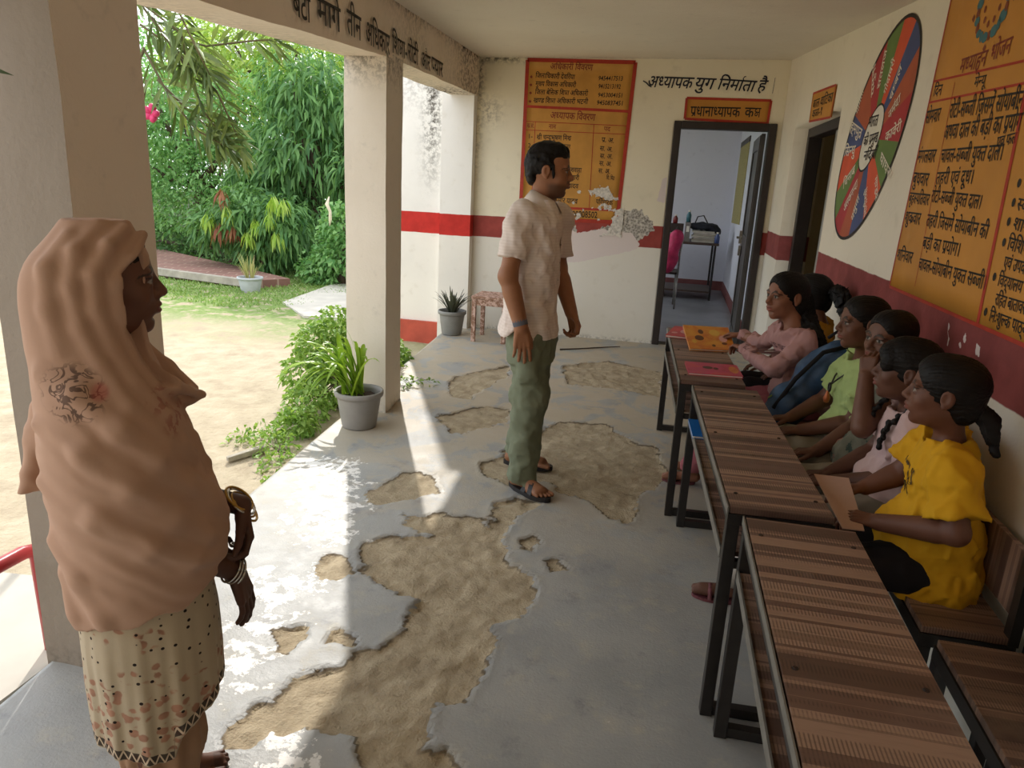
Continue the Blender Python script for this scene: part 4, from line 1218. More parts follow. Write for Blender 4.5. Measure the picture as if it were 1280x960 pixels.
# ---- inside the office
M_DESKW = simple('office_desk_wood', hexc('4a3a31'), .5, .2, 9)
def office():
    t = thing('office_table', (.12, 10.75, 0), 'dark table by the office wall with papers and boxes on it', 'table')
    x0, x1, y0, y1 = -.45, .60, 10.45, 11.3
    MB().box((x0, y0, .76), (x1, y1, .79)).build('table_top', M_DESKW, t, bevel=.004)
    for x in (x0 + .03, x1 - .06):
        for y in (y0 + .03, y1 - .06): MB().box((x, y, 0), (x + .03, y + .03, .76)).build('leg', M_IRON, t)
    MB().box((x0 + .03, y0 + .04, .10), (x1 - .03, y1 - .05, .125)).build('foot_shelf', M_DESKW, t)
    def bx(name, lo, hi, mat, lab, cat, part=None):
        q = thing(name, ((lo[0] + hi[0]) / 2, (lo[1] + hi[1]) / 2, lo[2]), lab, cat)
        return q
    q = bx('paper_stack', (.22, 10.55, .79), (.55, 10.85, .95), None, 'stack of papers and registers on the office table', 'papers')
    r = np.random.default_rng(2)
    for k in range(7):
        z = .79 + k * .022; dx = r.random() * .04; m = MB().box((.22 + dx, 10.55 + dx, z), (.52 + dx, 10.84 + dx, z + .020)); m.build('register', simple('register_%d' % k, [hexc('b9b2a4'), hexc('a39b8c'), hexc('c6c0b4')][k % 3], .8), q)
    q = bx('carton', (-.15, 10.6, .79), (.12, 10.9, 1.02), None, 'small brown carton on the office table', 'box')
    MB().box((-.13, 10.6, .79), (.10, 10.86, 1.02)).build('box_body', simple('dark_carton', hexc('3d302a'), .7), q); MB().box((-.132, 10.72, 1.02), (.102, 10.75, 1.022)).build('tape', simple('tape', hexc('86705a'), .4), q)
    q = bx('file_box', (.12, 10.6, .79), (.2, 10.9, 1.05), None, 'grey upright file box between carton and papers', 'file box')
    MB().box((.125, 10.6, .79), (.195, 10.86, 1.05)).build('box_body', simple('grey_board', hexc('77706b'), .7), q); MB().box((.14, 10.598, .92), (.18, 10.6, 1.0)).build('spine_label', M_PAPER, q)
    q = bx('bag', (.2, 10.6, .95), (.5, 10.9, 1.1), None, 'dark cloth bag lying on top of the paper stack', 'bag')
    v = Vox((.1, 10.4, .9), (.75, 11.0, 1.2), .016)
    v.ell((.36, 10.72, 1.0), (.21, .12, .055)).ell((.52, 10.74, .93), (.10, .11, .10), k=.05).folds(lambda P: (fbm(P, 14, 3) - .5) * .05)
    v.build('bag_body', simple('navy_cloth', hexc('23252f'), .8, .3, 20), q); MB().tube([(.25, 10.72, 1.03), (.28, 10.7, 1.13), (.36, 10.7, 1.15), (.43, 10.72, 1.04)], .009).build('strap', M_IRON, q)
    for k, (x, h, cx, lab) in enumerate([(.20, .16, '3e6c74', 'teal bottle standing behind the paper stack'), (.02, .12, '7a2e2c', 'short red capped jar standing on the carton'), (.50, .15, '4a5a86', 'blue plastic bottle at the end of the office table')]):
        z0 = [.79 + .26, 1.022, .79][k]; xx = [.16, -.02, .57][k]; yy = [10.72, 10.7, 10.55][k]
        q = thing('bottle', (xx, yy, z0), lab, 'bottle')
        MB().lathe((xx, yy, z0), [(0.0, 0), (.032, 0), (.034, h * .6), (.016, h * .82), (.014, h * .9)], 14).build('bottle_body', simple('bottle_%d' % k, hexc(cx), .3), q, smooth=True)
        MB().lathe((xx, yy, z0), [(.017, h * .88), (.017, h), (0, h)], 12).build('cap', M_WHITEL, q)
    # chair with a red bag hung over its back
    t = thing('metal_chair', (.0, 9.55, 0), 'tubular metal chair just inside the office doorway', 'chair')
    for (x, y, h) in ((.08, 9.45, .44), (-.34, 9.45, .44)): MB().tube([(x, y, 0), (x, y, h)], .011).build('leg', M_STEEL, t, smooth=True)
    for (x, y) in ((.06, 9.85), (-.34, 9.85)): MB().tube([(x, y, 0), (x, y, .44)], .011).build('leg', M_STEEL, t, smooth=True)
    MB().box((-.36, 9.43, .44), (.09, 9.88, .47)).build('seat', M_DARK, t, bevel=.01)
    MB().tube([(.08, 9.42, .44), (.08, 9.40, .72), (.10, 9.40, .90), (.06, 9.40, .95), (-.3, 9.40, .95), (-.34, 9.40, .90), (-.34, 9.42, .44)], .012).build('back_frame', M_STEEL, t, smooth=True)
    b = thing('school_bag', (.0, 9.33, .45), 'bright pink school bag hanging on the metal chair in the office', 'bag')
    v = Vox((-.3, 9.15, .38), (.25, 9.5, 1.1), .012)
    v.cone((-.06, 9.33, .56), (.02, 9.33, .92), .095, .085).ell((-.03, 9.29, .66), (.10, .08, .12), k=.03).folds(lambda P: (fbm(P, 16, 3) - .5) * .035)
    v.build('bag_body', simple('pink_bag_cloth', hexc('b02a55'), .6, .3, 12), b); MB().tube([(.0, 9.33, .99), (.02, 9.36, 1.04), (.05, 9.36, 1.0)], .008).build('bag_handle', M_DARK, b)
    # calendar on the office wall
    g = NT('printed_calendar'); n = g.vor(60); M = g.done(g.mix(g.step(n, .2, .45), hexc('6d6238'), hexc('a09456')), .6)
    t = thing('calendar', (.79, 10.7, 1.05), 'long yellowish printed calendar on the office side wall', 'calendar')
    MB().hexa([(.792, 11.45, 1.05), (.798, 11.45, 1.05), (.798, 10.02, 1.08), (.792, 10.02, 1.08), (.792, 11.45, 2.17), (.798, 11.45, 2.17), (.798, 10.02, 2.12), (.792, 10.02, 2.12)]).build('sheet', M, t)
    MB().box((.788, 10.0, 2.11), (.799, 11.46, 2.18)).build('top_strip', M_DARK, t)
office()
# ================================================================== people
def skin_mat(name):
    g = NT(name); c = g.attr('Col', 'Color'); n = g.noise(40, 3)
    c = g.mix(g.math('MULTIPLY', n, .25), c, g.mix(1.0, c, (.55, .45, .42), 'MULTIPLY'))
    g.bump(g.noise(180, 2), .06, .002)
    return g.done(c, .52, spec=.35)
M_SKIN = skin_mat('skin')
def hair_mat(name, col=hexc('0f0c0b')):
    g = NT(name); n = g.noise(60, 3); c = g.mix(n, col, tuple(q * 1.6 for q in col))
    g.bump(g.attr('strand'), .5, .003)
    return g.done(c, .55, spec=.22)
M_HAIR = hair_mat('black_hair')
def cloth_mat(name, a, var=.10, scale=30, rough=.85, weave=260, extra=None, sheen=.0):
    g = NT(name); n = g.noise(scale, 4); c = g.mix(n, tuple(q * (1 - var) for q in a), tuple(min(1, q * (1 + var)) for q in a))
    if extra: c = extra(g, c)
    g.bump(g.noise(weave, 2), .12, .0015)
    return g.done(c, rough, spec=.2)
def V3(*a): return np.array(a, float)
def head_basis(yaw, pitch=0.0, roll=0.0):
    """yaw: world angle of the look direction (0 = +x, 90 = +y); pitch up positive; roll to own right positive"""
    y, p, r = map(math.radians, (yaw, pitch, roll))
    f = V3(math.cos(y) * math.cos(p), math.sin(y) * math.cos(p), math.sin(p))
    rt = V3(math.sin(y), -math.cos(y), 0); u = np.cross(rt, f)
    rt, u = rt * math.cos(r) - u * math.sin(r), u * math.cos(r) + rt * math.sin(r)
    return np.stack([rt, f, u], 1)          # columns right, forward, up
class Head:
    def __init__(s, c, B, k): s.c = V3(*c); s.B = B; s.k = k
    def w(s, r, f, u): return s.c + s.B @ (V3(r, f, u) * s.k)
    def loc(s, P): return ((np.asarray(P) - s.c) @ s.B) / s.k
    def ell(s, v, c, r, k=.01, mode='u'): v.ell(s.w(*c), np.array(r) * s.k, s.B, k * s.k, mode)
    def cone(s, v, a, b, r1, r2, k=.01, mode='u'): v.cone(s.w(*a), s.w(*b), r1 * s.k, r2 * s.k, k * s.k, mode)
def model_head(v, H, neck_to, neck_r=(.05, .055), male=False, beard=False):
    e = H.ell
    e(v, (0, -.018, .030), (.074, .094, .085), 0)
    e(v, (0, .035, .040), (.062, .055, .062), .03)
    e(v, (0, .036, -.030), (.057, .056, .080), .03)
    e(v, (0, .028, -.070), (.052 if male else .047, .052, .042), .03)
    e(v, (0, .070, -.100), (.022 if male else .018, .016, .016), .022)
    for s in (-1, 1):
        e(v, (s * .035, .060, -.028), (.026, .026, .026), .02)
        e(v, (s * .030, .0815, .024), (.026, .012, .008), .014)
        e(v, (s * .031, .1000, .004), (.019, .016, .0115), .010, 's')
        e(v, (s * .031, .0775, .003), (.0155, .0145, .0135), .003)
        e(v, (s * .031, .0835, .0125), (.0185, .0105, .0045), .004)
        e(v, (s * .031, .0825, -.0075), (.017, .010, .0035), .004)
    H.cone(v, (0, .086, .018), (0, .109, -.024), .0075, .0115, .012)
    e(v, (0, .108, -.027), (.0115, .0115, .0095), .006)
    for s in (-1, 1): e(v, (s * .0125, .098, -.031), (.0085, .011, .0080), .006)
    e(v, (0, .078, -.056), (.030, .022, .024), .02)
    e(v, (0, .0985, -.0535), (.0215, .0095, .0060), .006)
    e(v, (0, .0965, -.0665), (.0185, .0100, .0072), .006)
    e(v, (0, .1075, -.0600), (.0230, .0100, .0020), .003, 's')
    e(v, (0, .090, -.080), (.02, .008, .006), .008, 's')
    for s in (-1, 1):
        e(v, (s * .079, -.008, -.004), (.010, .021, .031), .008)
        e(v, (s * .090, -.001, .000), (.008, .012, .020), .004, 's')
        e(v, (s * .080, -.002, -.030), (.007, .009, .010), .006)
    a = H.w(0, -.022, -.055); b = V3(*neck_to)
    v.cone(a, b, neck_r[0] * H.k, neck_r[1] * H.k, .03)
def head_color(H, V, C, skin, lips, brow=(.02, .015, .012), eyes=True, beard=None):
    L = H.loc(V); r, f, u = L[:, 0], L[:, 1], L[:, 2]; ar = np.abs(r)
    inh = (np.abs(u) < .16) & (ar < .10) & (f > .03) & (f < .14)
    def put(m, c, a=1.0):
        m = m & inh; C[m] = C[m] * (1 - a) + np.array(c) * a
    put((((ar - .030) / .03) ** 2 + ((u - .005) / .02) ** 2 < 1), np.array(skin) * .72, .55)
    bl = ((ar - .031) / .027) ** 2 + ((u - .030 + .25 * (ar - .03) ** 2 / .01) / .0052) ** 2 < 1
    put(bl & (f > .05), brow, .85)
    lp = ((r / .024) ** 2 + ((u + .060) / .0125) ** 2 < 1) & (f > .088)
    put(lp, lips, .8)
    if beard is not None:
        bd = np.clip((-.048 - u) / .018, 0, 1) * np.clip((f + .01) / .03, 0, 1); bd = np.maximum(bd, np.clip((.010 - np.abs(u + .046)) / .004, 0, 1) * (ar < .03) * (f > .07))
        m = (bd > 0) & (f > -.01) & (u > -.13) & (u < .02) & ~lp; C[m] = C[m] * (1 - .62 * bd[m, None]) + np.array(beard) * .62 * bd[m, None]
    if eyes:
        ey = (((ar - .031) / .0150) ** 2 + ((u - .0025) / .0062) ** 2 < 1) & (f > .07)
        put(ey, (.30, .27, .24)); 
        put(((ar - .0315) / .0068) ** 2 + ((u - .0025) / .0068) ** 2 < 1, (.014, .010, .008))
        put((((ar - .031) / .0185) ** 2 + ((u - .0098) / .0030) ** 2 < 1), (.015, .010, .008), .9)
    return C
def model_hand(v, W, d, n, k=1.0, right=True, curl=(25, 30, 20), spread=4, thumb=35, h=None):
    """W wrist, d finger direction, n palm-facing normal, k scale (1 = adult)"""
    W = V3(*W); d = _n(d); n = _n(np.array(n, float) - d * np.dot(n, d)); sgn = 1 if right else -1
    x = np.cross(d, n) * sgn      # towards the thumb side
    x = x * -1 if False else x
    lens = [(.042, .026, .022), (.047, .030, .023), (.043, .028, .022), (.033, .021, .019)]
    tips = []
    for i, L in enumerate(lens):
        o = (1.5 - i) * .0195
        kn = W + (d * (.088 - .004 * abs(i - 1.2)) + x * o) * k
        v.cone(W + (d * .012 + x * o * .6) * k, kn, .0145 * k, .0115 * k, .010 * k)
        a = math.radians((1.5 - i) * spread); dd = d * math.cos(a) + x * math.sin(a); p = kn; cur = 0; rr = .0096 if i < 3 else .0083
        for j, l in enumerate(L):
            cur += math.radians(curl[j] * (1 + .12 * i)); q = p + (dd * math.cos(cur) + n * math.sin(cur)) * l * k
            v.cone(p, q, rr * k * (1 - .08 * j), rr * k * (1 - .08 * (j + 1)), .0025 * k); p = q
        tips.append(p)
    b = W + (d * .030 + x * .024 + n * .008) * k; t = math.radians(thumb)
    d1 = d * math.cos(t) + x * math.sin(t) + n * .35; d1 /= np.linalg.norm(d1)
    m1 = b + d1 * .040 * k; d2 = d * .95 + n * .35 + x * .10; d2 /= np.linalg.norm(d2); m2 = m1 + d2 * .030 * k; m3 = m2 + (d2 + n * .25) * .022 * k
    v.cone(W + (d * .012 + x * .012) * k, b, .016 * k, .0165 * k, .012 * k); v.cone(b, m1, .0155 * k, .0118 * k, .006 * k); v.cone(m1, m2, .0112 * k, .0098 * k, .003 * k); v.cone(m2, m3, .0098 * k, .0082 * k, .002 * k)
    return tips
def fold_fn(amp, freq, dirn, warp=.05, seed=0.0, fine=.35):
    d = _n(dirn)
    def fn(P):
        w = (fbm(P + seed, 5, 3) - .5) * warp * 2
        t = P @ d + w
        rd = 1 - np.abs(2 * fbm(P * (1 - .55 * np.abs(d)) + seed * 2, freq * .30, 3) - 1) * 2.2
        return amp * (np.sin(t * freq) * .45 + (fbm(P + seed * 2, freq * .22, 3) - .5) * 2.2 * fine * 1.5 - np.clip(rd, 0, 1) ** 2 * .9 + .25)
    return fn
def strands(H=None, dirn=None, freq=150.0):
    def fn(V):
        if H is not None:
            L = H.loc(V); t = np.arctan2(L[:, 0], L[:, 2] - .02) if dirn is None else None
            a = t * 26 + L[:, 1] * 10
        else:
            a = V @ np.array(dirn) * freq
        return dict(strand=.5 + .5 * np.sin(a * 1.0 + 5 * fbm(V, 22, 2)) * fbm(V, 90, 2))
    return fn
def hairline(v, H, front=.058, low=-.035, grow=.010, side=.045, top=.062):
    """a cap of hair over the skull, cut back from the face and the nape"""
    g = grow
    H.ell(v, (0, -.020, .032), (.074 + g, .094 + g, .085 + g), 0)
    H.ell(v, (0, -.055, -.02), (.064 + g * .6, .055 + g * .5, .070), .02)
    # face opening
    H.ell(v, (0, .095, -.035), (.066, .062, .108), .008, 's')
    H.cone(v, (-.0, .12, top - .03), (0, .12, top - .03), .055, .055, .01, 's')
def ear_cut(v, H):
    for s in (-1, 1): H.ell(v, (s * .086, -.004, -.010), (.016, .022, .032), .006, 's')

# ------------------------------------------------------------------ the man
def man():
    base = (-.60, 3.33, 0)
    t = thing('person', base, 'standing man in a pale short sleeved shirt, olive trousers and black sandals', 'person')
    skin = V3(*hexc('9a6a4c')); k = .97
    Hd = Head((-.582, 3.34, 1.512), head_basis(4, -3), .94)
    hip = V3(-.615, 3.34, .86)
    shR = V3(-.665, 3.185, 1.330); shL = V3(-.555, 3.505, 1.325)      # own right = nearer the camera
    elR = V3(-.700, 3.120, 1.055); wrR = V3(-.625, 3.105, .835)
    elL = V3(-.545, 3.555, 1.06); wrL = V3(-.455, 3.47, .86)
    fine = [(Hd.w(0, 0, 0) - .14, Hd.w(0, 0, 0) + .14, .0032), ((-.72, 3.03, .60), (-.53, 3.18, .90), .0032)]
    v = Vox((-.86, 2.98, -.01), (-.30, 3.72, 1.68), .007, fine)
    model_head(v, Hd, (-.605, 3.345, 1.37), (.052, .054), True)
    v.loft([(.80, hip[0], hip[1], .13, .085), (.95, -.62, 3.34, .13, .085), (1.1, -.62, 3.34, .135, .085), (1.25, -.61, 3.345, .140, .085), (1.33, -.61, 3.345, .125, .07), (1.38, -.605, 3.345, .06, .05)], math.radians(100), k=.02)
    for sh, el, wr in ((shR, elR, wrR), (shL, elL, wrL)):
        v.chain([sh, el, wr], [.044, .040, .027], .015); v.ell(el, (.040, .040, .045), None, .02); v.cone(el * .7 + wr * .3, wr, .041, .026, .02)
    model_hand(v, wrR, (.10, -.02, -1), (-.35, 1, 0), 1.0, True, (14, 18, 12), 5, 28)
    model_hand(v, wrL, (.35, -.25, -.9), (-.6, -.8, 0), .95, False, (35, 45, 30), 3, 30)
    # legs and feet
    ftR = V3(-.615, 3.235, .055); ftL = V3(-.70, 3.545, .055)
    v.chain([hip + (0.0, -.09, -.03), V3(-.60, 3.27, .47), ftR + (0, 0, .04)], [.062, .054, .042], .03)
    v.chain([hip + (0.0, .09, -.03), V3(-.63, 3.45, .47), ftL + (0, 0, .04)], [.062, .054, .042], .03)
    feet = []
    for ft, dr in ((ftR, _n((.8, -.52, 0))), (ftL, _n((.97, -.06, 0)))):
        sd = np.array([-dr[1], dr[0], 0]); h = ft - dr * .035; h[2] = .045
        v.cone(h, h + dr * .04 + (0, 0, .03), .032, .036, .02); v.cone(h + dr * .03 + (0, 0, .015), h + dr * .17 - (0, 0, .004), .036, .024, .02)
        v.cone(h + dr * .12 + sd * .018 - (0, 0, .010), h + dr * .175 + sd * .022 - (0, 0, .012), .024, .020, .02); v.cone(h + dr * .12 - sd * .018 - (0, 0, .010), h + dr * .165 - sd * .026 - (0, 0, .012), .024, .018, .02)
        big = -1 if ft is ftL else 1
        for j in range(5):
            o = (.036 - j * .0175) * big; L = .222 - (.006 if j < 2 else .012 * (j - 1)); r = .0125 if j == 0 else .0088
            v.cone(h + dr * .17 + sd * o - (0, 0, .013), h + dr * L + sd * o * 1.02 - (0, 0, .017), r, r * .9, .004)
        feet.append((h, dr, sd))
    def colr(V):
        C = np.tile(skin, (len(V), 1)); C *= (1 + (fbm(V, 18, 3)[:, None] - .5) * .25)
        m = V[:, 2] < .15; C[m] *= .85
        return head_color(Hd, V, C, skin, hexc('7d4a3f'), beard=(.035, .026, .022))
    v.build('body', M_SKIN, t, color=colr)
    # hair
    c = Hd.w(0, 0, 0); v = Vox(c - .17, c + .17, .004)
    Hd.ell(v, (0, -.022, .040), (.082, .102, .088), 0); Hd.ell(v, (0, .034, .086), (.056, .052, .034), .03); Hd.ell(v, (0, -.005, .100), (.06, .075, .030), .03); Hd.ell(v, (0, -.075, -.02), (.060, .040, .055), .02)
    Hd.ell(v, (0, .118, -.020), (.090, .060, .092), .010, 's'); Hd.ell(v, (0, .03, -.085), (.10, .085, .075), .012, 's')
    for s in (-1, 1): Hd.ell(v, (s * .09, .00, -.012), (.022, .030, .042), .006, 's'); Hd.ell(v, (s * .074, .028, -.004), (.007, .008, .032), .004)
    v.folds(lambda P: (fbm(P, 70, 3) - .5) * .010 + (fbm(P, 26, 2) - .5) * .012)
    v.build('hair', M_HAIR, t, attrs=strands(Hd))
    # shirt
    def stripes(g, c):
        x, y, z = g.sep()[0:3]; n = g.noise(3, 3)
        q = g.math('MULTIPLY', g.step(g.wave(24, 'Z', .6), .55, .85), .16); return g.mix(q, c, hexc('b9a596'))
    M = cloth_mat('shirt_cotton', hexc('ddd0c8'), .05, 18, extra=stripes)
    v = Vox((-.85, 2.99, .72), (-.36, 3.72, 1.46), .0062)
    yaw = math.radians(100)
    v.loft([(.730, -.642, 3.345, .206, .142), (.80, -.641, 3.345, .200, .136), (.88, -.638, 3.345, .188, .125), (.98, -.632, 3.345, .176, .116), (1.10, -.626, 3.345, .176, .116), (1.22, -.620, 3.345, .182, .114), (1.30, -.618, 3.345, .178, .102), (1.335, -.614, 3.345, .150, .086), (1.370, -.608, 3.345, .100, .070), (1.385, -.605, 3.345, .070, .062)], yaw, 2.3)
    for sh, el in ((shR, elR), (shL, elL)):
        d = _n(el - sh); v.cone(sh + (0, 0, -.010), sh + d * .05, .060, .060, .04); v.sleeve(sh + d * .02, sh + d * .205 + (0, .004, 0), .060, .066, .025)
    v.folds(lambda P: fold_fn(.0065, 40, (.35, .1, 1), .09, 1.3)(P) * 1.0 + fold_fn(.006, 70, (.9, .2, .5), .07, 4)(P))
    v.cuffs()
    # hem: lower at front and back, cut up at the sides
    v.op(lambda X, Y, Z: Z - (.765 + .045 * np.exp(-((X + .655) / .035) ** 2)) + 0 * Y, (-.9, 2.9, .7), (-.3, 3.8, .85), .0, 's')
    v.cone((-.60, 3.345, 1.34), (-.575, 3.345, 1.52), .060, .066, .006, 's'); v.cone((-.49, 3.335, 1.38), (-.545, 3.34, 1.32), .045, .012, .006, 's')
    sh = v.build('shirt', M, t)
    # collar, placket, buttons, pocket edge
    m = MB(); ring = []
    for a in np.linspace(-140, 140, 29):
        r = math.radians(a + 6 + 180); cx, cy = -.592, 3.345
        zz = 1.395 - .028 * (1 + math.cos(math.radians(a) + math.pi)) / 2 * 1.0 + (.0)
        zz = 1.405 - .045 * max(0, (abs(a) - 40) / 100) ** 1.2
        ring.append((cx - .006 + .068 * math.cos(r), cy + .072 * math.sin(r), zz + .006, r))
    vs = []; fs = []
    for (x, y, z, r) in ring:
        o = (math.cos(r), math.sin(r))
        vs += [(x - o[0] * .008, y - o[1] * .008, z - .035), (x - o[0] * .010, y - o[1] * .010, z + .012), (x - o[0] * .004, y - o[1] * .004, z + .016), (x + o[0] * .036, y + o[1] * .040, z - .036), (x + o[0] * .030, y + o[1] * .034, z - .042)]
    for i in range(len(ring) - 1):
        for k2 in range(4): fs.append((i * 5 + k2, i * 5 + k2 + 1, i * 5 + 5 + k2 + 1, i * 5 + 5 + k2))
    m.add(vs, fs); m.build('collar', cloth_mat('collar_cotton', hexc('d6cac0'), .04), t, smooth=True)
    dg = MB(); pts = [(-.535, 3.325, 1.335), (-.507, 3.305, 1.25), (-.506, 3.300, 1.15), (-.510, 3.298, 1.05), (-.515, 3.298, .95), (-.519, 3.298, .85), (-.520, 3.298, .80)]
    dg.tube(pts, .0045, 6); dg.build('placket', cloth_mat('placket_thread', hexc('8d7a6c')), t)
    M_B = simple('shirt_button', hexc('4a3c34'), .4)
    for z in (1.27, 1.19, 1.11, 1.03, .95, .87):
        x = float(np.interp(z, [q[2] for q in pts[::-1]], [q[0] for q in pts[::-1]])); MB().lathe((x + .002, 3.302, z), [(0, .0), (.0055, .001), (.0055, .004), (0, .005)], 10).build('button', M_B, t)
    # trousers
    def tw(g, c): return g.mix(g.math('MULTIPLY', g.step(g.noise(7, 5, .7), .5, .75), .35), c, hexc('8e9078'))
    M = cloth_mat('olive_cotton', hexc('6f7561'), .14, 12, extra=tw)
    v = Vox((-.85, 3.05, .0), (-.38, 3.68, .94), .0066)
    v.loft([(.66, -.612, 3.34, .150, .112), (.75, -.618, 3.34, .162, .116), (.82, -.625, 3.34, .150, .104), (.86, -.625, 3.34, .140, .095)], math.radians(100), 2.2)
    kr = V3(-.595, 3.265, .47); kl = V3(-.625, 3.44, .48)
    v.chain([hip + (0, -.080, -.10), kr, ftR + (.006, 0, .0)], [.094, .079, .070], .05)
    v.chain([hip + (0, .080, -.10), kl, ftL + (.004, 0, .0)], [.094, .079, .068], .05)
    v.cone((-.60, 3.20, .76), (-.60, 3.195, .60), .05, .055, .02); 
    v.folds(lambda P: fold_fn(.0055, 52, (.75, .15, .5), .10, 2.2, .8)(P) + fold_fn(.0058, 60, (-.7, .2, .55), .08, 6, .8)(P) * (P[:, 2] < .6) + fold_fn(.007, 75, (.15, 0, 1), .06, 8)(P) * np.clip((.26 - P[:, 2]) / .15, 0, 1))
    v.plane((-.615, 3.3, .052), (-.25, .0, -1))
    v.build('trousers', M, t)
    # wrist band
    d = _n(wrR - elR); e = wrR - d * .028; m = MB(); m.tube([e - d * .022, e - d * .018, e + d * .018, e + d * .022], [.031, .0345, .0335, .030], 18); m.build('wrist_band', cloth_mat('wrist_band_cloth', hexc('5f6470')), t, smooth=True)
    d = _n(wrL - elL)
    # sandals
    M_S = simple('black_sandal', hexc('1f1c1d'), .55, .2, 30)
    for (h, dr, sd), big in zip(feet, (1, -1)):
        m = MB(); out = []
        for s in np.linspace(0, 1, 26)[:-1]:
            a = s * 2 * math.pi; u = -math.cos(a) * .136 + .098; w = math.sin(a) * (.042 + .012 * (u > .1) * min(1, (u - .1) / .06)) * (1 - .12 * (u < 0)); q = h + dr * u + sd * w; out.append((q[0], q[1]))
        n_ = len(out); m.add([(x, y, .002) for x, y in out] + [(x, y, .024) for x, y in out], [tuple(range(n_))[::-1], tuple(range(n_, 2 * n_))] + [(i, (i + 1) % n_, n_ + (i + 1) % n_, n_ + i) for i in range(n_)])
        so = m.build('sandal', M_S, t)
        m = MB()
        for (u0, hh, wd) in ((.115, .066, .05),):
            for s0 in (-1, 1):
                vs = []; 
                for q in range(9):
                    a = q / 8; wv = (1 - 2 * a) * .048 * s0
                    z = .022 + (math.sin(a * math.pi) ** .8) * .046
                    u = u0 + (.05 * a if s0 > 0 else .05 * a) - .02
                    p = h + dr * u + sd * wv; vs += [(p[0] - dr[0] * .013, p[1] - dr[1] * .013, z + .004), (p[0] + dr[0] * .013, p[1] + dr[1] * .013, z)]
                m.add(vs, [(2 * i, 2 * i + 1, 2 * i + 3, 2 * i + 2) for i in range(8)])
        st = m.build('sandal_strap', M_S, t); md = st.modifiers.new('thick', 'SOLIDIFY'); md.thickness = .005
man()
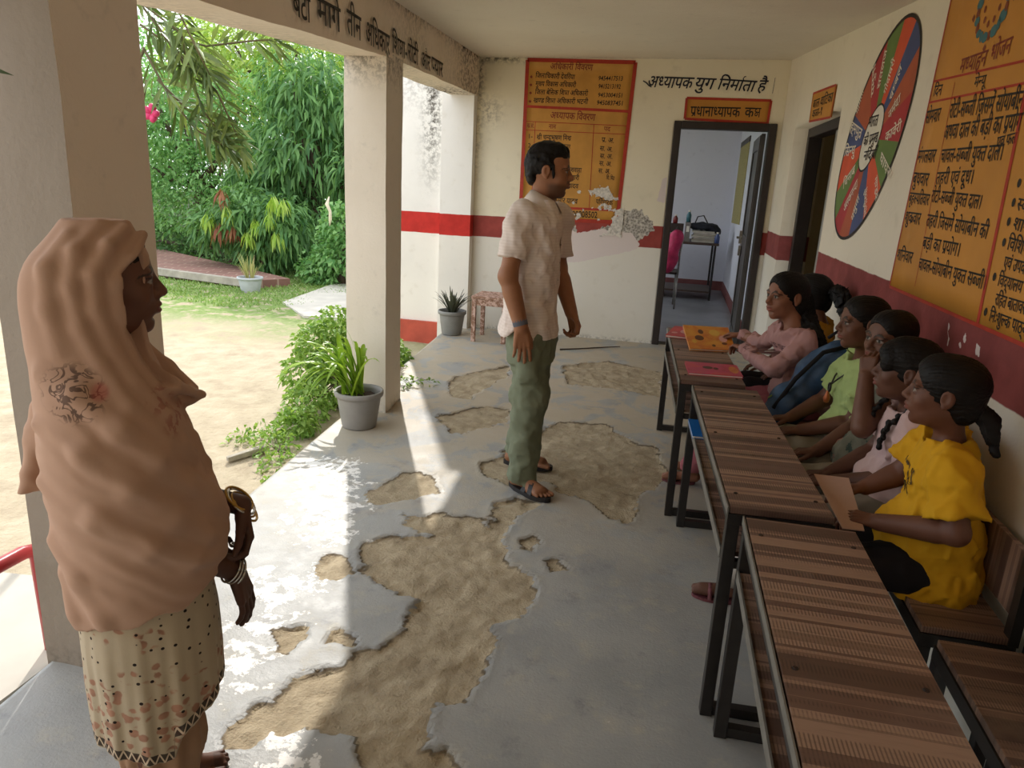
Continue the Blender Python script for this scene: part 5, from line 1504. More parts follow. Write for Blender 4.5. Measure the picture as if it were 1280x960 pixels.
# ------------------------------------------------------------------ the girls
def kid(label, head, yaw, pitch, k, roll, torso, tyaw, pelvis, arms, knees, feet, skin, shirt, sleeve, pants, hair, width=.125, voxel=.0062, sleeve_r=.052, hem=.46, lips='7a4038', curl=None, neckline=.028, base=None, bulk=1.0, sleeve_len=.13, cuffs=True, folds=.0095, flip=(1, 1)):
    sk = V3(*hexc(skin)); Hd = Head(head, head_basis(yaw, pitch, roll), k); T = V3(*torso); Pv = V3(*pelvis)
    rt = V3(math.sin(math.radians(tyaw)), -math.cos(math.radians(tyaw)), 0); fw = V3(math.cos(math.radians(tyaw)), math.sin(math.radians(tyaw)), 0)
    ya = math.atan2(rt[1], rt[0])
    t = thing('person', (Pv[0], Pv[1], .43), label, 'person', None)
    sh = [T - rt * width, T + rt * width]                   # own left (nearer the camera), own right
    allp = [Hd.c, Pv] + list(sh) + [V3(*q) for a in arms for q in a[:2]] + [V3(*q) for q in knees] + [V3(*q) for q in feet]
    lo = np.min(allp, 0) - .19; hi = np.max(allp, 0) + .17; lo[2] = 0
    fine = [(Hd.c - .125 * k, Hd.c + .125 * k, .0030)]
    for a in arms:
        w = V3(*a[1]); fine.append((w - .07 + _n(a[2]) * .05, w + .07 + _n(a[2]) * .05, .0038))
    v = Vox(lo, hi, voxel + .001, fine)
    nb = T + V3(0, 0, .025)
    model_head(v, Hd, nb, (.043, .045))
    def tor(g, z0):
        z1 = T[2] + .035; r = []
        for f_, a, b in ((0, 1.0, .85), (.3, .95, .82), (.6, 1.0, .80), (.82, 1.08, .74), (.93, .85, .60), (1.0, .50, .48)):
            z = z0 + (z1 - z0) * f_; s = (z - Pv[2]) / (T[2] - Pv[2]); c = Pv * (1 - s) + T * s
            r.append((z, c[0], c[1], width * a * bulk + g, .105 * b * bulk + g))
        return r
    v.loft(tor(-.022, Pv[2] - .06), ya, k=.015)
    for i, a in enumerate(arms):
        s = sh[i]; e = V3(*a[0]); w = V3(*a[1])
        v.chain([s, e, w], [.034, .033, .0215], .012); v.cone(e * .75 + w * .25, w, .033, .0205, .012)
        cu = a[4] if len(a) > 4 else (20, 25, 20)
        model_hand(v, w, a[2], a[3], .74, i == 1, cu, 3, 30)
    for i in (0, 1):
        kn = V3(*knees[i]); ft = V3(*feet[i]); hp = Pv + rt * (.07 if i else -.07) + V3(0, 0, -.02)
        v.chain([hp, kn, ft + (0, 0, .02)], [.065, .048, .030], .02)
        d = _n(V3(-1, .05, 0)); v.cone(ft + (.03, 0, -.01), ft + d * .10 - (0, 0, .022), .027, .022, .02); v.cone(ft + d * .07 - (0, .012, .022), ft + d * .125 - (0, .012, .028), .018, .013, .01); v.cone(ft + d * .07 + (0, .012, -.022), ft + d * .125 + (0, .012, -.028), .018, .013, .01)
    def colr(V):
        C = np.tile(sk, (len(V), 1)); C *= (1 + (fbm(V, 22, 3)[:, None] - .5) * .22)
        return head_color(Hd, V, C, sk, hexc(lips))
    body = v.build('body', M_SKIN, t, color=colr)
    # top
    lo2 = np.min([Pv, T] + sh + [V3(*a[0]) for a in arms] + ([V3(*a[1]) for a in arms] if sleeve == 'long' else []), 0) - .15; hi2 = np.max([Pv, T] + sh + [V3(*a[0]) for a in arms], 0) + .15
    v = Vox(lo2, hi2, voxel)
    st = tor(.0, hem)
    st = [(z, x, y, a * (1.12 if z < Pv[2] + .08 else 1), b * (1.32 if z < Pv[2] + .08 else 1)) for z, x, y, a, b in st]
    v.loft(st, ya, 2.2)
    v.ell(Pv + fw * .055 + (0, 0, .05), (.10, .10, .075), None, .05)
    for i, a in enumerate(arms):
        s = sh[i]; e = V3(*a[0]); w = V3(*a[1]); d = _n(e - s); L = np.linalg.norm(e - s)
        if sleeve == 'long':
            v.cone(s - (0, 0, .004), e, .044, .040, .03); d2 = _n(w - e); v.cone(e, e + d2 * .03, .040, .038, .015); v.sleeve(e, w - d2 * .004, .038, .030, .015)
        elif sleeve == 'short':
            v.cone(s - (0, 0, .006), s + d * .04, .048, .050, .03); v.sleeve(s, s + d * min(sleeve_len, L * .75), .050, sleeve_r, .022)
        else:
            v.cone(s - rt * (0.02 if i else -.02) * 1.0 - (0, 0, .006), s * .6 + T * .4, .036, .040, .02)
    sd = (hash(label) % 50) / 7.0 if False else (len(label) % 9) * 1.7
    v.folds(lambda P: fold_fn(folds, 58, (.5 * fw[0] + .2, .3, 1), .07, sd)(P) + fold_fn(folds * .7, 85, (.7, .6, .35), .05, sd + 3)(P))
    v.cuffs()
    v.cone(nb - (0, 0, .004) + fw * .006, Hd.w(0, -.01, -.07), .049, .062, .006, 's')
    if neckline: v.ell(nb + fw * neckline + (0, 0, .012), (.046, .046, .036), None, .006, 's')
    v.build('shirt', shirt, t)
    # neck band
    # trousers
    allq = [Pv] + [V3(*q) for q in knees] + [V3(*q) for q in feet]
    v = Vox(np.min(allq, 0) - .14, np.max(allq, 0) + .12, voxel + .001)
    v.ell(Pv + (0, 0, -.025), (.108, .122, .080), None, .0)
    for i in (0, 1):
        kn = V3(*knees[i]); ft = V3(*feet[i]); hp = Pv + rt * (.07 if i else -.07) + V3(0, 0, -.015)
        v.chain([hp, kn, ft + (0, 0, .05)], [.080, .064, .052], .03)
    v.folds(fold_fn(.006, 55, (.8, .2, .5), .08, sd + 5))
    v.plane((0, 0, .075), (0, 0, -1)); v.plane((0, 0, .434), (0, 0, -1)) if False else None
    # the seat presses the cloth flat
    v.op(lambda X, Y, Z: np.maximum(Z - .434, (Pv[0] - .16) - X) + 0 * Y, (Pv[0] - .2, lo[1], .2), (Pv[0] + .3, hi[1], .434), 0, 's')
    v.build('trousers', pants, t)
    # hair
    hair(t, Hd, k, fw, rt)
    return t, Hd

def hair_cap(v, H, ears=True, front=(.066, .062, .108), c0=(0, .095, -.035), vol=.009):
    g = vol
    H.ell(v, (0, -.020, .032), (.074 + g, .094 + g, .085 + g), 0); H.ell(v, (0, .030, .058), (.062 + g * .8, .055 + g * .6, .054 + g * .8), .03)
    H.ell(v, (0, -.060, -.030), (.060 + g * .5, .052 + g * .4, .066), .02)
    H.ell(v, c0, front, .008, 's')
    for s in (-1, 1): H.cone(v, (s * .055, .085, -.03), (s * .085, .060, -.075), .026, .04, .006, 's')
    H.ell(v, (0, .035, -.115), (.10, .085, .060), .012, 's')
    if ears: ear_cut(v, H)
def strand_folds(H, amp=.0035, n=34):
    amp = amp * .45; n = n * 2.1
    def fn(P):
        L = H.loc(P); a = np.arctan2(L[:, 0], L[:, 2] + .02); return amp * np.sin(a * n + 6 * fbm(P, 14, 2)) * (.4 + fbm(P, 60, 2)) + (fbm(P, 120, 2) - .5) * .002
    return fn
def cap_vox(H, k, ext=.0): return Vox(H.c - .145 * k - ext, H.c + .145 * k + ext, .0036)
def tail(t, name, pts, rs, wav=.006, mat=None, seed=1.0, parent=None):
    pts = [V3(*p) for p in pts]; v = Vox(np.min(pts, 0) - max(rs) - .02, np.max(pts, 0) + max(rs) + .02, .0036)
    v.chain(pts, rs, .012); d = _n(pts[-1] - pts[0]); u = _n(np.cross(d, (0.3, .2, 1.0)))
    v.folds(lambda P: wav * np.sin((P @ u) * 380 + 9 * fbm(P + seed, 16, 2)) * .7 + (fbm(P + seed, 55, 3) - .5) * wav * 2.2)
    return v.build(name, mat or M_HAIR, t, attrs=strands(None, tuple(u), 300))
def braid(t, pts, r):
    pts = [V3(*p) for p in pts]; seg = np.cumsum([0] + [np.linalg.norm(pts[i + 1] - pts[i]) for i in range(len(pts) - 1)]); n = int(seg[-1] / (r * 1.25))
    q = [np.array([np.interp(s, seg, [p[j] for p in pts]) for j in range(3)]) for s in np.linspace(0, seg[-1], n)]
    v = Vox(np.min(q, 0) - .04, np.max(q, 0) + .04, .0034)
    for i in range(n - 1):
        d = _n(q[i + 1] - q[i]); s = _n(np.cross(d, (1, .2, .1))); k = 1 if i % 2 else -1
        v.ell(q[i] + s * r * .38 * k, (r * .8, r * .8, r * 1.0), None, .003)
    v.folds(lambda P: (fbm(P, 130, 2) - .5) * .004)
    return v.build('braid', M_HAIR, t, attrs=strands(None, (.6, .3, 1), 300))

# --- cloths of the girls
def print_mat(name, base, marks, var=.06):
    """marks(g, x, y, z) -> list of (mask, colour) drawn on the cloth"""
    return cloth_mat(name, base, var)
M_YT = cloth_mat('yellow_cotton', hexc('c9961c'), .08, 14)
M_PT = cloth_mat('pale_pink_cotton', hexc('bfa4a2'), .08, 20)
M_OL = cloth_mat('grey_olive_cotton', hexc('6b6a5c'), .25, 30, extra=lambda g, c: g.mix(g.step(g.noise(22, 4, .6), .62, .66), g.mix(g.step(g.noise(26, 3), .6, .64), c, hexc('3d4a44')), hexc('a8483e')))
M_GT = cloth_mat('lime_cotton', hexc('a5b878'), .08, 16)
M_DP = cloth_mat('dusty_pink_cotton', hexc('ad8582'), .08, 16)
M_OC = cloth_mat('ochre_cotton', hexc('b5822a'), .1, 16)
M_BLK = cloth_mat('black_trouser_cloth', hexc('201d1f'), .2, 20)
M_BEI = cloth_mat('beige_trouser_cloth', hexc('8d8474'), .1, 20)
M_BEI2 = cloth_mat('grey_trouser_cloth', hexc('9a938a'), .1, 20)
M_PNKT = cloth_mat('pink_trouser_cloth', hexc('a5626a'), .15, 25)

# --- 1: yellow T-shirt
def hair_F(t, H, k, fw, rt):
    v = cap_vox(H, k); hair_cap(v, H, vol=.011); v.folds(strand_folds(H)); v.build('hair', M_HAIR, t, attrs=strands(H))
    a = H.w(0, -.105, -.045); tail(t, 'ponytail', [a, a + (.022, -.008, -.018), a + (.034, -.022, -.055), a + (.046, -.036, -.100)], [.022, .020, .015, .005], .007)
    m = MB(); m.tube([a + (-.004, 0, .004) + V3(0, .02 * math.cos(q), .02 * math.sin(q)) for q in np.linspace(0, 2 * math.pi, 12)], .006, 6); m.build('hair_band', simple('dark_hair_band', hexc('2a2326')), t, smooth=True)
tF, HF = kid('girl in a yellow T-shirt with black lettering, holding a sheet of card on her lap', (.742, 2.055, .972), 163, 1, .82, 0, (.785, 2.075, .815), 168, (.80, 2.06, .50),
    [((.775, 1.885, .650), (.628, 2.000, .603), (-.85, .40, -.05), (-.2, .35, -1)), ((.735, 2.245, .665), (.645, 2.235, .612), (-1, -.05, -.10), (.1, -.35, -1))],
    [(.50, 1.985, .455), (.50, 2.16, .455)], [(.62, 2.0, .06), (.62, 2.16, .06)], '6b4534', M_YT, 'short', M_BLK, hair_F, sleeve_len=.15, sleeve_r=.062, bulk=1.06, hem=.425)
# --- 2: pale pink with two plaits and a fringe
def hair_E(t, H, k, fw, rt):
    v = cap_vox(H, k); hair_cap(v, H, False, vol=.011)
    H.ell(v, (.0, .072, .058), (.055, .034, .036), .02); H.ell(v, (-.045, .072, .030), (.026, .026, .040), .02); H.ell(v, (.04, .07, .035), (.026, .026, .034), .02)
    v.folds(strand_folds(H, .004, 40)); v.build('hair', M_HAIR, t, attrs=strands(H))
    for s in (-1, 1):
        a = H.w(s * .062, -.045, -.06)
        if s < 0: braid(t, [a, (.752, 2.315, .845), (.700, 2.325, .79), (.688, 2.34, .70)], .012)
        else: braid(t, [a, (.73, 2.47, .85), (.69, 2.46, .79), (.68, 2.455, .69)], .0115)
tE, HE = kid('girl in a pale pink T-shirt with a fringe and two dark plaits', (.742, 2.38, .955), 166, 2, .82, 0, (.79, 2.42, .81), 172, (.80, 2.42, .50),
    [((.775, 2.33, .615), (.60, 2.42, .548), (-1, .12, -.12), (0, .1, -1)), ((.75, 2.56, .63), (.60, 2.50, .545), (-1, -.1, -.1), (0, -.1, -1))],
    [(.50, 2.34, .45), (.50, 2.50, .45)], [(.335, 2.50, .055), (.62, 2.56, .06)], '5f3f32', M_PT, 'short', M_BEI2, hair_E, sleeve_len=.125, sleeve_r=.058)
# --- 3: hand to the mouth
def hair_D(t, H, k, fw, rt):
    v = cap_vox(H, k); hair_cap(v, H, vol=.006); v.folds(strand_folds(H, .0025)); v.build('hair', M_HAIR, t, attrs=strands(H))
    a = H.w(0, -.11, -.02); tail(t, 'ponytail', [a, a + (.03, .02, -.02), a + (.045, .03, -.09)], [.024, .022, .010])
tD, HD = kid('girl in a grey olive top with her hand held to her mouth', (.757, 2.665, 1.000), 212, -2, .82, -4, (.80, 2.70, .83), 185, (.80, 2.70, .50),
    [((.665, 2.455, .735), (.672, 2.545, .885), (.05, .25, 1), (.5, .75, .1), (45, 55, 35)), ((.74, 2.80, .64), (.60, 2.73, .545), (-1, -.1, -.1), (0, -.1, -1))],
    [(.50, 2.63, .45), (.50, 2.78, .45)], [(.62, 2.68, .06), (.62, 2.80, .06)], '684636', M_OL, 'none', M_BEI, hair_D, width=.118)
# --- 4: lime green T-shirt
def hair_C(t, H, k, fw, rt):
    v = cap_vox(H, k); hair_cap(v, H, vol=.007); v.folds(strand_folds(H, .003)); v.build('hair', M_HAIR, t, attrs=strands(H))
    a = H.w(0, -.112, .01); v = Vox(a - .06, a + .06, .0036); v.ell(a, (.036, .034, .032)).folds(lambda P: (fbm(P, 60, 3) - .5) * .014); v.build('hair_bun', M_HAIR, t, attrs=strands(None, (.5, .5, 1), 200))
tC, HC = kid('girl in a lime green T-shirt with a cord pendant, sitting beside the blue bag', (.742, 2.985, 1.000), 188, -3, .84, 0, (.785, 3.04, .825), 178, (.80, 3.02, .50),
    [((.760, 2.93, .615), (.575, 2.96, .548), (-1, -.06, -.10), (0, .1, -1)), ((.70, 3.20, .63), (.56, 3.13, .55), (-1, -.1, -.15), (0, -.1, -1))],
    [(.50, 2.94, .45), (.50, 3.10, .45)], [(.62, 2.98, .06), (.62, 3.10, .06)], '6a4635', M_GT, 'short', M_BEI, hair_C, sleeve_len=.155, sleeve_r=.064, bulk=1.05)
def pendant():
    t = thing('pendant', (.69, 3.02, .66), 'pendant on a dark cord round the neck of the girl in lime green', 'necklace')
    a = V3(.725, 2.995, .835); m = MB(); m.tube([(.785, 2.962, .868), (.735, 2.965, .82), (.690, 3.00, .765), (.676, 3.03, .735)], .0035, 6); m.tube([(.785, 3.112, .868), (.735, 3.10, .82), (.692, 3.06, .765), (.676, 3.03, .735)], .0035, 6); m.build('cord', M_DARK, t, smooth=True)
    m = MB(); m.tube([(.672, 3.03 + .014 * math.cos(q), .722 + .016 * math.sin(q)) for q in np.linspace(0, 2 * math.pi, 14)], .005, 6); m.build('ring', M_IRON, t, smooth=True)
    m = MB(); m.lathe((.668, 3.03, .655), [(0, 0), (.010, .004), (.014, .02), (.008, .04), (.004, .052)], 10); m.build('charm', simple('copper_charm', hexc('b5643a'), .35, metal=.4), t, smooth=True)
pendant()
# --- 5: dusty pink, long loose hair
def hair_A(t, H, k, fw, rt):
    v = cap_vox(H, k); hair_cap(v, H, False, vol=.009); H.ell(v, (0, -.06, -.03), (.08, .06, .10), .02)
    H.ell(v, (0, .095, -.035), (.062, .062, .105), .008, 's'); v.folds(strand_folds(H, .004, 40)); v.build('hair', M_HAIR, t, attrs=strands(H))
    a = H.w(-.03, -.085, -.07); b = H.w(.03, -.085, -.07); pts = [H.w(0, -.075, -.03), H.w(0, -.105, -.12), (.685, 3.56, .80), (.70, 3.55, .70)]
    tail(t, 'long_hair', pts, [.062, .062, .050, .022], .010)
tA, HA = kid('girl in a long sleeved dusty pink top holding the orange picture book open', (.552, 3.665, .995), 209, -2, .93, 0, (.605, 3.63, .82), 200, (.68, 3.63, .50),
    [((.515, 3.455, .675), (.400, 3.72, .705), (-.55, .80, .12), (-.4, .3, -1), (30, 40, 25)), ((.50, 3.86, .72), (.408, 4.02, .722), (-.75, .35, -.05), (-.2, -.2, -1), (30, 40, 25))],
    [(.42, 3.54, .44), (.42, 3.72, .44)], [(.20, 3.60, .05), (.24, 3.76, .05)], '8d5f49', M_DP, 'long', M_PNKT, hair_A, width=.135, lips='94544a', hem=.47)
# --- 6: ochre top, ponytail, half hidden
def hair_B(t, H, k, fw, rt):
    v = cap_vox(H, k); hair_cap(v, H, vol=.009); v.folds(strand_folds(H)); v.build('hair', M_HAIR, t, attrs=strands(H))
    a = H.w(0, -.10, .035); tail(t, 'ponytail', [a, a + (.035, -.04, .0), a + (.05, -.10, -.03), a + (.055, -.13, -.09)], [.026, .034, .036, .016], .012)
tB, HB = kid('girl in an ochre top with a bushy ponytail behind the girl in dusty pink', (.725, 4.00, .965), 140, -2, .92, 0, (.765, 3.90, .81), 160, (.73, 3.92, .50),
    [((.76, 3.76, .66), (.62, 3.86, .56), (-1, .3, -.1), (0, .1, -1)), ((.68, 4.09, .66), (.56, 4.1, .56), (-1, 0, -.1), (0, 0, -1))],
    [(.47, 3.90, .45), (.47, 4.06, .45)], [(.58, 3.92, .06), (.58, 4.08, .06)], '6b4838', M_OC, 'short', M_BLK, hair_B, width=.115, voxel=.0075)
# --- sandals that show under the desks
def sandal(ft, lab, mat):
    m = MB(); d = V3(-1, .05, 0); s = V3(.05, 1, 0); out = [(ft[0] + .035 - u, ft[1] + w) for u, w in [(.17 * (.5 - .5 * math.cos(a)), .036 * math.sin(a)) for a in np.linspace(0, 2 * math.pi, 19)[:-1]]]
    n_ = len(out); m.add([(x, y, .001) for x, y in out] + [(x, y, .012) for x, y in out], [tuple(range(n_))[::-1], tuple(range(n_, 2 * n_))] + [(i, (i + 1) % n_, n_ + (i + 1) % n_, n_ + i) for i in range(n_)])
    m.tube([(ft[0] - .07, ft[1] - .034, .012), (ft[0] - .072, ft[1] - .024, .042), (ft[0] - .073, ft[1], .055), (ft[0] - .072, ft[1] + .024, .042), (ft[0] - .07, ft[1] + .034, .012)], .008, 8)
    return m
M_SAND = simple('maroon_sandal', hexc('6b3a40'), .5, .3, 60)
for par, ft in ((tE, (.335, 2.50)), (tA, (.20, 3.60))): sandal(ft, '', M_SAND).build('sandal', M_SAND, par)
# lettering on the yellow shirt
# --- card held on the lap
def card():
    m = MB(); t0 = .612
    P = [(.500, 2.262, .622), (.600, 2.255, .625), (.585, 1.960, .588), (.528, 1.955, .588)]
    m.hexa([P[0], P[1], P[2], P[3]] + [(x, y, z + .003) for x, y, z in P]); o = m.build('card_sheet', simple('pink_card', hexc('b8998c'), .7, .05, 8))
    return tag(o, 'pale pinkish sheet of card on the lap of the girl in yellow', 'card')
card()
# --- blue school bag between the girls
def blue_bag():
    t = thing('school_bag', (.66, 3.30, .43), 'dark blue school bag standing on the bench between the girls in dusty pink and lime', 'bag')
    g = NT('blue_bag_cloth'); n = g.noise(6, 5, .6); M = g.done(g.ramp(n, [(.35, hexc('182c40')), (.6, hexc('27486a')), (.75, hexc('2d5a80'))]), .6)
    v = Vox((.42, 3.02, .38), (.92, 3.52, .95), .0075)
    v.cone((.56, 3.33, .50), (.74, 3.26, .80), .075, .070).ell((.56, 3.30, .56), (.07, .10, .09), None, .05).ell((.68, 3.30, .70), (.09, .09, .12), None, .05)
    v.folds(lambda P: fold_fn(.009, 36, (.6, .3, .8), .1, 2)(P)); v.plane((0, 0, .434), (0, 0, -1)); v.build('bag_body', M, t)
    m = MB(); m.tube([(.76, 3.22, .86), (.66, 3.19, .83), (.57, 3.21, .70), (.505, 3.25, .55)], .010, 8); m.tube([(.70, 3.33, .87), (.73, 3.30, .91), (.77, 3.27, .87)], .008, 8); m.build('strap', M_BLK, t, smooth=True)
    MB().tube([(.492, 3.27, .60), (.488, 3.32, .575), (.50, 3.38, .56)], .0035, 6).build('green_piping', simple('green_piping', hexc('7f9a4a')), t)
blue_bag()

# --- lettering on the yellow T-shirt, laid on the cloth
def chest_print(person, rows, mat, name):
    from mathutils.bvhtree import BVHTree
    so = [c for c in person.children if c.name.startswith('shirt')][0]; w0 = V3(*person['_w'])
    bt = BVHTree.FromPolygons([tuple(V3(*v.co) + w0) for v in so.data.vertices], [tuple(p.vertices) for p in so.data.polygons])
    V = []; F = []
    for txt, a, b, h in rows:
        v, f, w = letters(txt); a = V3(*a); b = V3(*b); d = b - a; k = h / .62; nb = len(V)
        for x, y in v:
            p = a + d * (x / w) + V3(0, 0, (y - .31) * k); q, nrm, i, _ = bt.ray_cast(Vector((p[0] - .3, p[1], p[2])), Vector((1, 0, 0)))
            V.append(tuple(q + nrm * .0022) if q is not None else tuple(p))
        F += [tuple(i + nb for i in q) for q in f]
    mesh_np(name, V, F, mat=mat, parent=person, loc=tuple(w0))
chest_print(tF, [('ENTUS', (.66, 2.155, .742), (.66, 2.010, .735), .036), ('TENNS', (.66, 2.14, .695), (.66, 2.025, .69), .026)], simple('shirt_lettering', hexc('4a3a18'), .8), 'lettering')
chest_print(tA, [('USSE', (.45, 3.70, .76), (.45, 3.56, .755), .022), ('TUNES', (.45, 3.69, .73), (.45, 3.57, .725), .016)], simple('faded_print', hexc('7a5a58'), .8), 'lettering')
# ------------------------------------------------------------------ the woman in the veil
def woman():
    c0 = V3(-1.02, 1.16, 0); e1 = V3(.751, .66, 0); e2 = V3(.66, -.751, 0)
    def w(s, t, z): return c0 + e1 * s + e2 * t + V3(0, 0, z)
    base = tuple(c0); t = thing('person', base, 'woman in a peach veil over a cream printed tunic, hands clasped, by the near pillar', 'person')
    yaw = math.atan2(e1[1], e1[0]); sk = V3(*hexc('6b4636')); k = .86
    H = Head(w(-.011, 0, 1.236), head_basis(math.degrees(yaw), 1), k)
    fine = [(H.c - .115, H.c + .115, .0028), (w(.17, 0, .5) - .10, w(.17, 0, .78) + .10, .0034)]
    lo = np.min([w(-.25, .25, 0), w(.3, -.25, 0), w(-.25, -.25, 0), w(.3, .25, 0)], 0); hi = np.max([w(-.25, .25, 1.38), w(.3, -.25, 0), w(-.25, -.25, 0), w(.3, .25, 0)], 0); lo[2] = -.005
    v = Vox(lo, hi, .0075, fine)
    model_head(v, H, w(-.03, 0, 1.09), (.044, .048))
    def st(rows, g=0.0): 
        r = []
        for z, f, b, h in rows: c = w((f + b) / 2, 0, z); r.append((z, c[0], c[1], (f - b) / 2 + g, h + g))
        return r
    v.loft(st([(.42, .09, -.09, .11), (.6, .10, -.10, .12), (.8, .06, -.09, .09), (1.0, .04, -.08, .10), (1.05, .02, -.075, .07), (1.08, .01, -.07, .045)]), yaw, k=.02)
    eR, eL = w(-.01, .118, .765), w(-.01, -.118, .79); wR, wL = w(.180, .050, .615), w(.206, .005, .745)
    v.chain([w(-.02, .095, 1.0), eR, wR], [.034, .032, .022], .012); v.chain([w(-.02, -.095, 1.0), eL, wL], [.034, .032, .022], .012)
    model_hand(v, wR, e1 * .28 + V3(0, 0, -1) - e2 * .05, -e2 * .5 - e1 * .9, .84, True, (8, 14, 12), 2, 22)
    model_hand(v, wL, V3(0, 0, -1) + e2 * .35 + e1 * .12, -e1, .84, False, (28, 55, 40), 2, 34)
    for q in (-1, 1):
        v.chain([w(0, q * .07, .45), w(.0, q * .075, .25), w(-.01, q * .08, .06)], [.075, .05, .035], .02)
        v.cone(w(-.03, q * .08, .03), w(.05, q * .085, .04), .028, .032, .02); v.cone(w(.04, q * .085, .035), w(.13, q * .09, .018), .032, .018, .02)
        for j in range(5): v.cone(w(.11, q * .09 + (j - 2) * .014, .016), w(.155 - abs(j - 1.5) * .006, q * .09 + (j - 2) * .015, .012), .008, .007, .004)
    def colr(V):
        C = np.tile(sk, (len(V), 1)); C *= (1 + (fbm(V, 24, 3)[:, None] - .5) * .25)
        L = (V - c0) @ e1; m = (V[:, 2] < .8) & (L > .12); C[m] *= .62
        return head_color(H, V, C, sk, hexc('6e3a36'))
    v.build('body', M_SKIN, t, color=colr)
    v = Vox(H.c - .13, H.c + .13, .0034); hair_cap(v, H, False, vol=.003); v.folds(strand_folds(H, .002)); v.build('hair', M_HAIR, t, attrs=strands(H))
    # veil
    rows = [(.42, .12, -.12, .145), (.50, .128, -.125, .150), (.58, .150, -.131, .158), (.66, .166, -.137, .170), (.74, .174, -.142, .182), (.80, .158, -.146, .188), (.86, .138, -.150, .190), (.93, .122, -.152, .186), (1.00, .104, -.148, .170), (1.045, .082, -.146, .146), (1.085, .056, -.147, .120), (1.13, .050, -.149, .102), (1.18, .052, -.151, .094), (1.235, .062, -.152, .092), (1.285, .070, -.136, .089), (1.318, .070, -.104, .078), (1.338, .055, -.070, .058), (1.350, .02, -.05, .025)]
    R_ = np.array(rows)
    def sp(s, z, lift=0.0, side=1):
        f, b, h = (np.interp(z, R_[:, 0], R_[:, j]) for j in (1, 2, 3)); c = (f + b) / 2; a = (f - b) / 2
        q = max(0.0, 1 - ((s - c) / a) ** 2); return w(s, side * (h * math.sqrt(q) + lift), z)
    v = Vox(lo + (0, 0, .38), hi + (0, 0, .02), .0046)
    v.loft(st(rows), yaw, 2.15)
    # thrown-over edge with its pointed end, and the piece hanging behind
    for side in (1, -1):
        v.chain([sp(.012, 1.20, -.004, side), sp(.035, 1.10, .002, side), w(.085, side * .075, 1.045), w(.132, side * .022, 1.008)], [.012, .015, .014, .007], .014)
    v.chain([w(.06, -.02, 1.02), w(.115, .0, 1.00), w(.143, .015, 1.004)], [.026, .016, .005], .02)
    v.chain([w(-.125, -.06, 1.02), w(-.155, -.07, .92), w(-.170, -.07, .825)], [.02, .022, .022], .02); v.chain([w(-.13, -.05, .99), w(-.160, -.055, .90), w(-.192, -.055, .80)], [.010, .012, .012], .012); v.chain([w(-.145, -.07, .99), w(-.150, -.08, .80)], [.012, .012], .02)
    # drapery: rolls running from the head and the back shoulder round to the front
    def roll(pts, r, kk=.022, lift=-.004):
        P = [sp(s, z, lift) for s, z in pts]; n_ = len(P); v.chain(P, [r * (.55 + .45 * math.sin(math.pi * (i + .6) / n_)) for i in range(n_)], kk)
    roll([(.058, 1.325), (.035, 1.285), (.008, 1.245), (.006, 1.19), (.024, 1.13), (.050, 1.075), (.085, 1.035)], .013, .012)
    roll([(.030, 1.338), (.000, 1.31), (-.028, 1.26), (-.028, 1.20), (-.010, 1.13), (.020, 1.065), (.07, 1.00), (.108, .965)], .012, .014)
    roll([(-.010, 1.342), (-.052, 1.30), (-.062, 1.24), (-.055, 1.17), (-.030, 1.10), (.010, 1.03), (.060, .955), (.11, .905)], .011, .014)
    roll([(-.06, 1.325), (-.098, 1.27), (-.100, 1.20), (-.090, 1.13)], .008)
    roll([(-.120, 1.085), (-.07, 1.055), (-.01, .995), (.045, .93), (.095, .865), (.140, .80), (.16, .76)], .013, .028)
    roll([(-.135, .99), (-.07, .955), (.00, .89), (.065, .815), (.12, .755), (.165, .72)], .011, .03)
    roll([(-.140, .88), (-.06, .835), (.02, .77), (.09, .715), (.15, .69)], .010, .035)
    roll([(-.135, .76), (-.10, .70), (-.07, .62), (-.055, .55)], .010, .03)
    roll([(-.130, .68), (-.115, .60), (-.105, .52)], .008, .025)
    roll([(.115, .93), (.135, .86), (.150, .80)], .012, .02); roll([(.095, .94), (.12, .87), (.150, .79), (.168, .735)], .009, .02)
    def ff(P):
        s = (P - c0) @ e1; q = (P - c0) @ e2; z = P[:, 2]; d = z + .85 * s + (fbm(P, 7, 3) - .5) * .10
        return (.0016 * np.sin(d * 60) + .0010 * np.sin(d * 130 + 3 * fbm(P, 9, 2))) * np.clip((1.12 - z) / .1, 0, 1) + (fbm(P, 9, 3) - .5) * .005
    v.op(lambda X, Y, Z: np.maximum(Z - .815, ((X - c0[0]) * e1[0] + (Y - c0[1]) * e1[1]) + .1535), np.minimum(w(-.25, -.2, .7), w(-.15, .2, .7)), np.maximum(w(-.25, .2, .815), w(-.15, -.2, .815)), 0, 's')
    v.folds(ff)
    ez = [.9, 1.03, 1.05, 1.075, 1.10, 1.162, 1.20, 1.246, 1.275, 1.298, 1.325, 1.36]; es = [.6, .6, .066, .050, .036, .014, .006, .004, .030, .056, .058, .065]
    hz = [.565, .575, .605, .612, .635, .672, .735, .76]; hs = [-.2, -.119, .017, .080, .139, .167, .180, .25]
    def face(X, Y, Z):
        s = (X - c0[0]) * e1[0] + (Y - c0[1]) * e1[1]; e = np.interp(Z[0, 0, :], ez, es).astype(np.float32)[None, None, :]; return (e - s) * .75
    v.op(face, w(-.1, -.3, 1.03), w(.3, .3, 1.4), .006, 's') if False else v.op(face, np.minimum(w(-.1, -.3, 1.03), w(.3, .3, 1.03)), np.maximum(w(-.1, .3, 1.4), w(.3, .3, 1.4)), .006, 's')
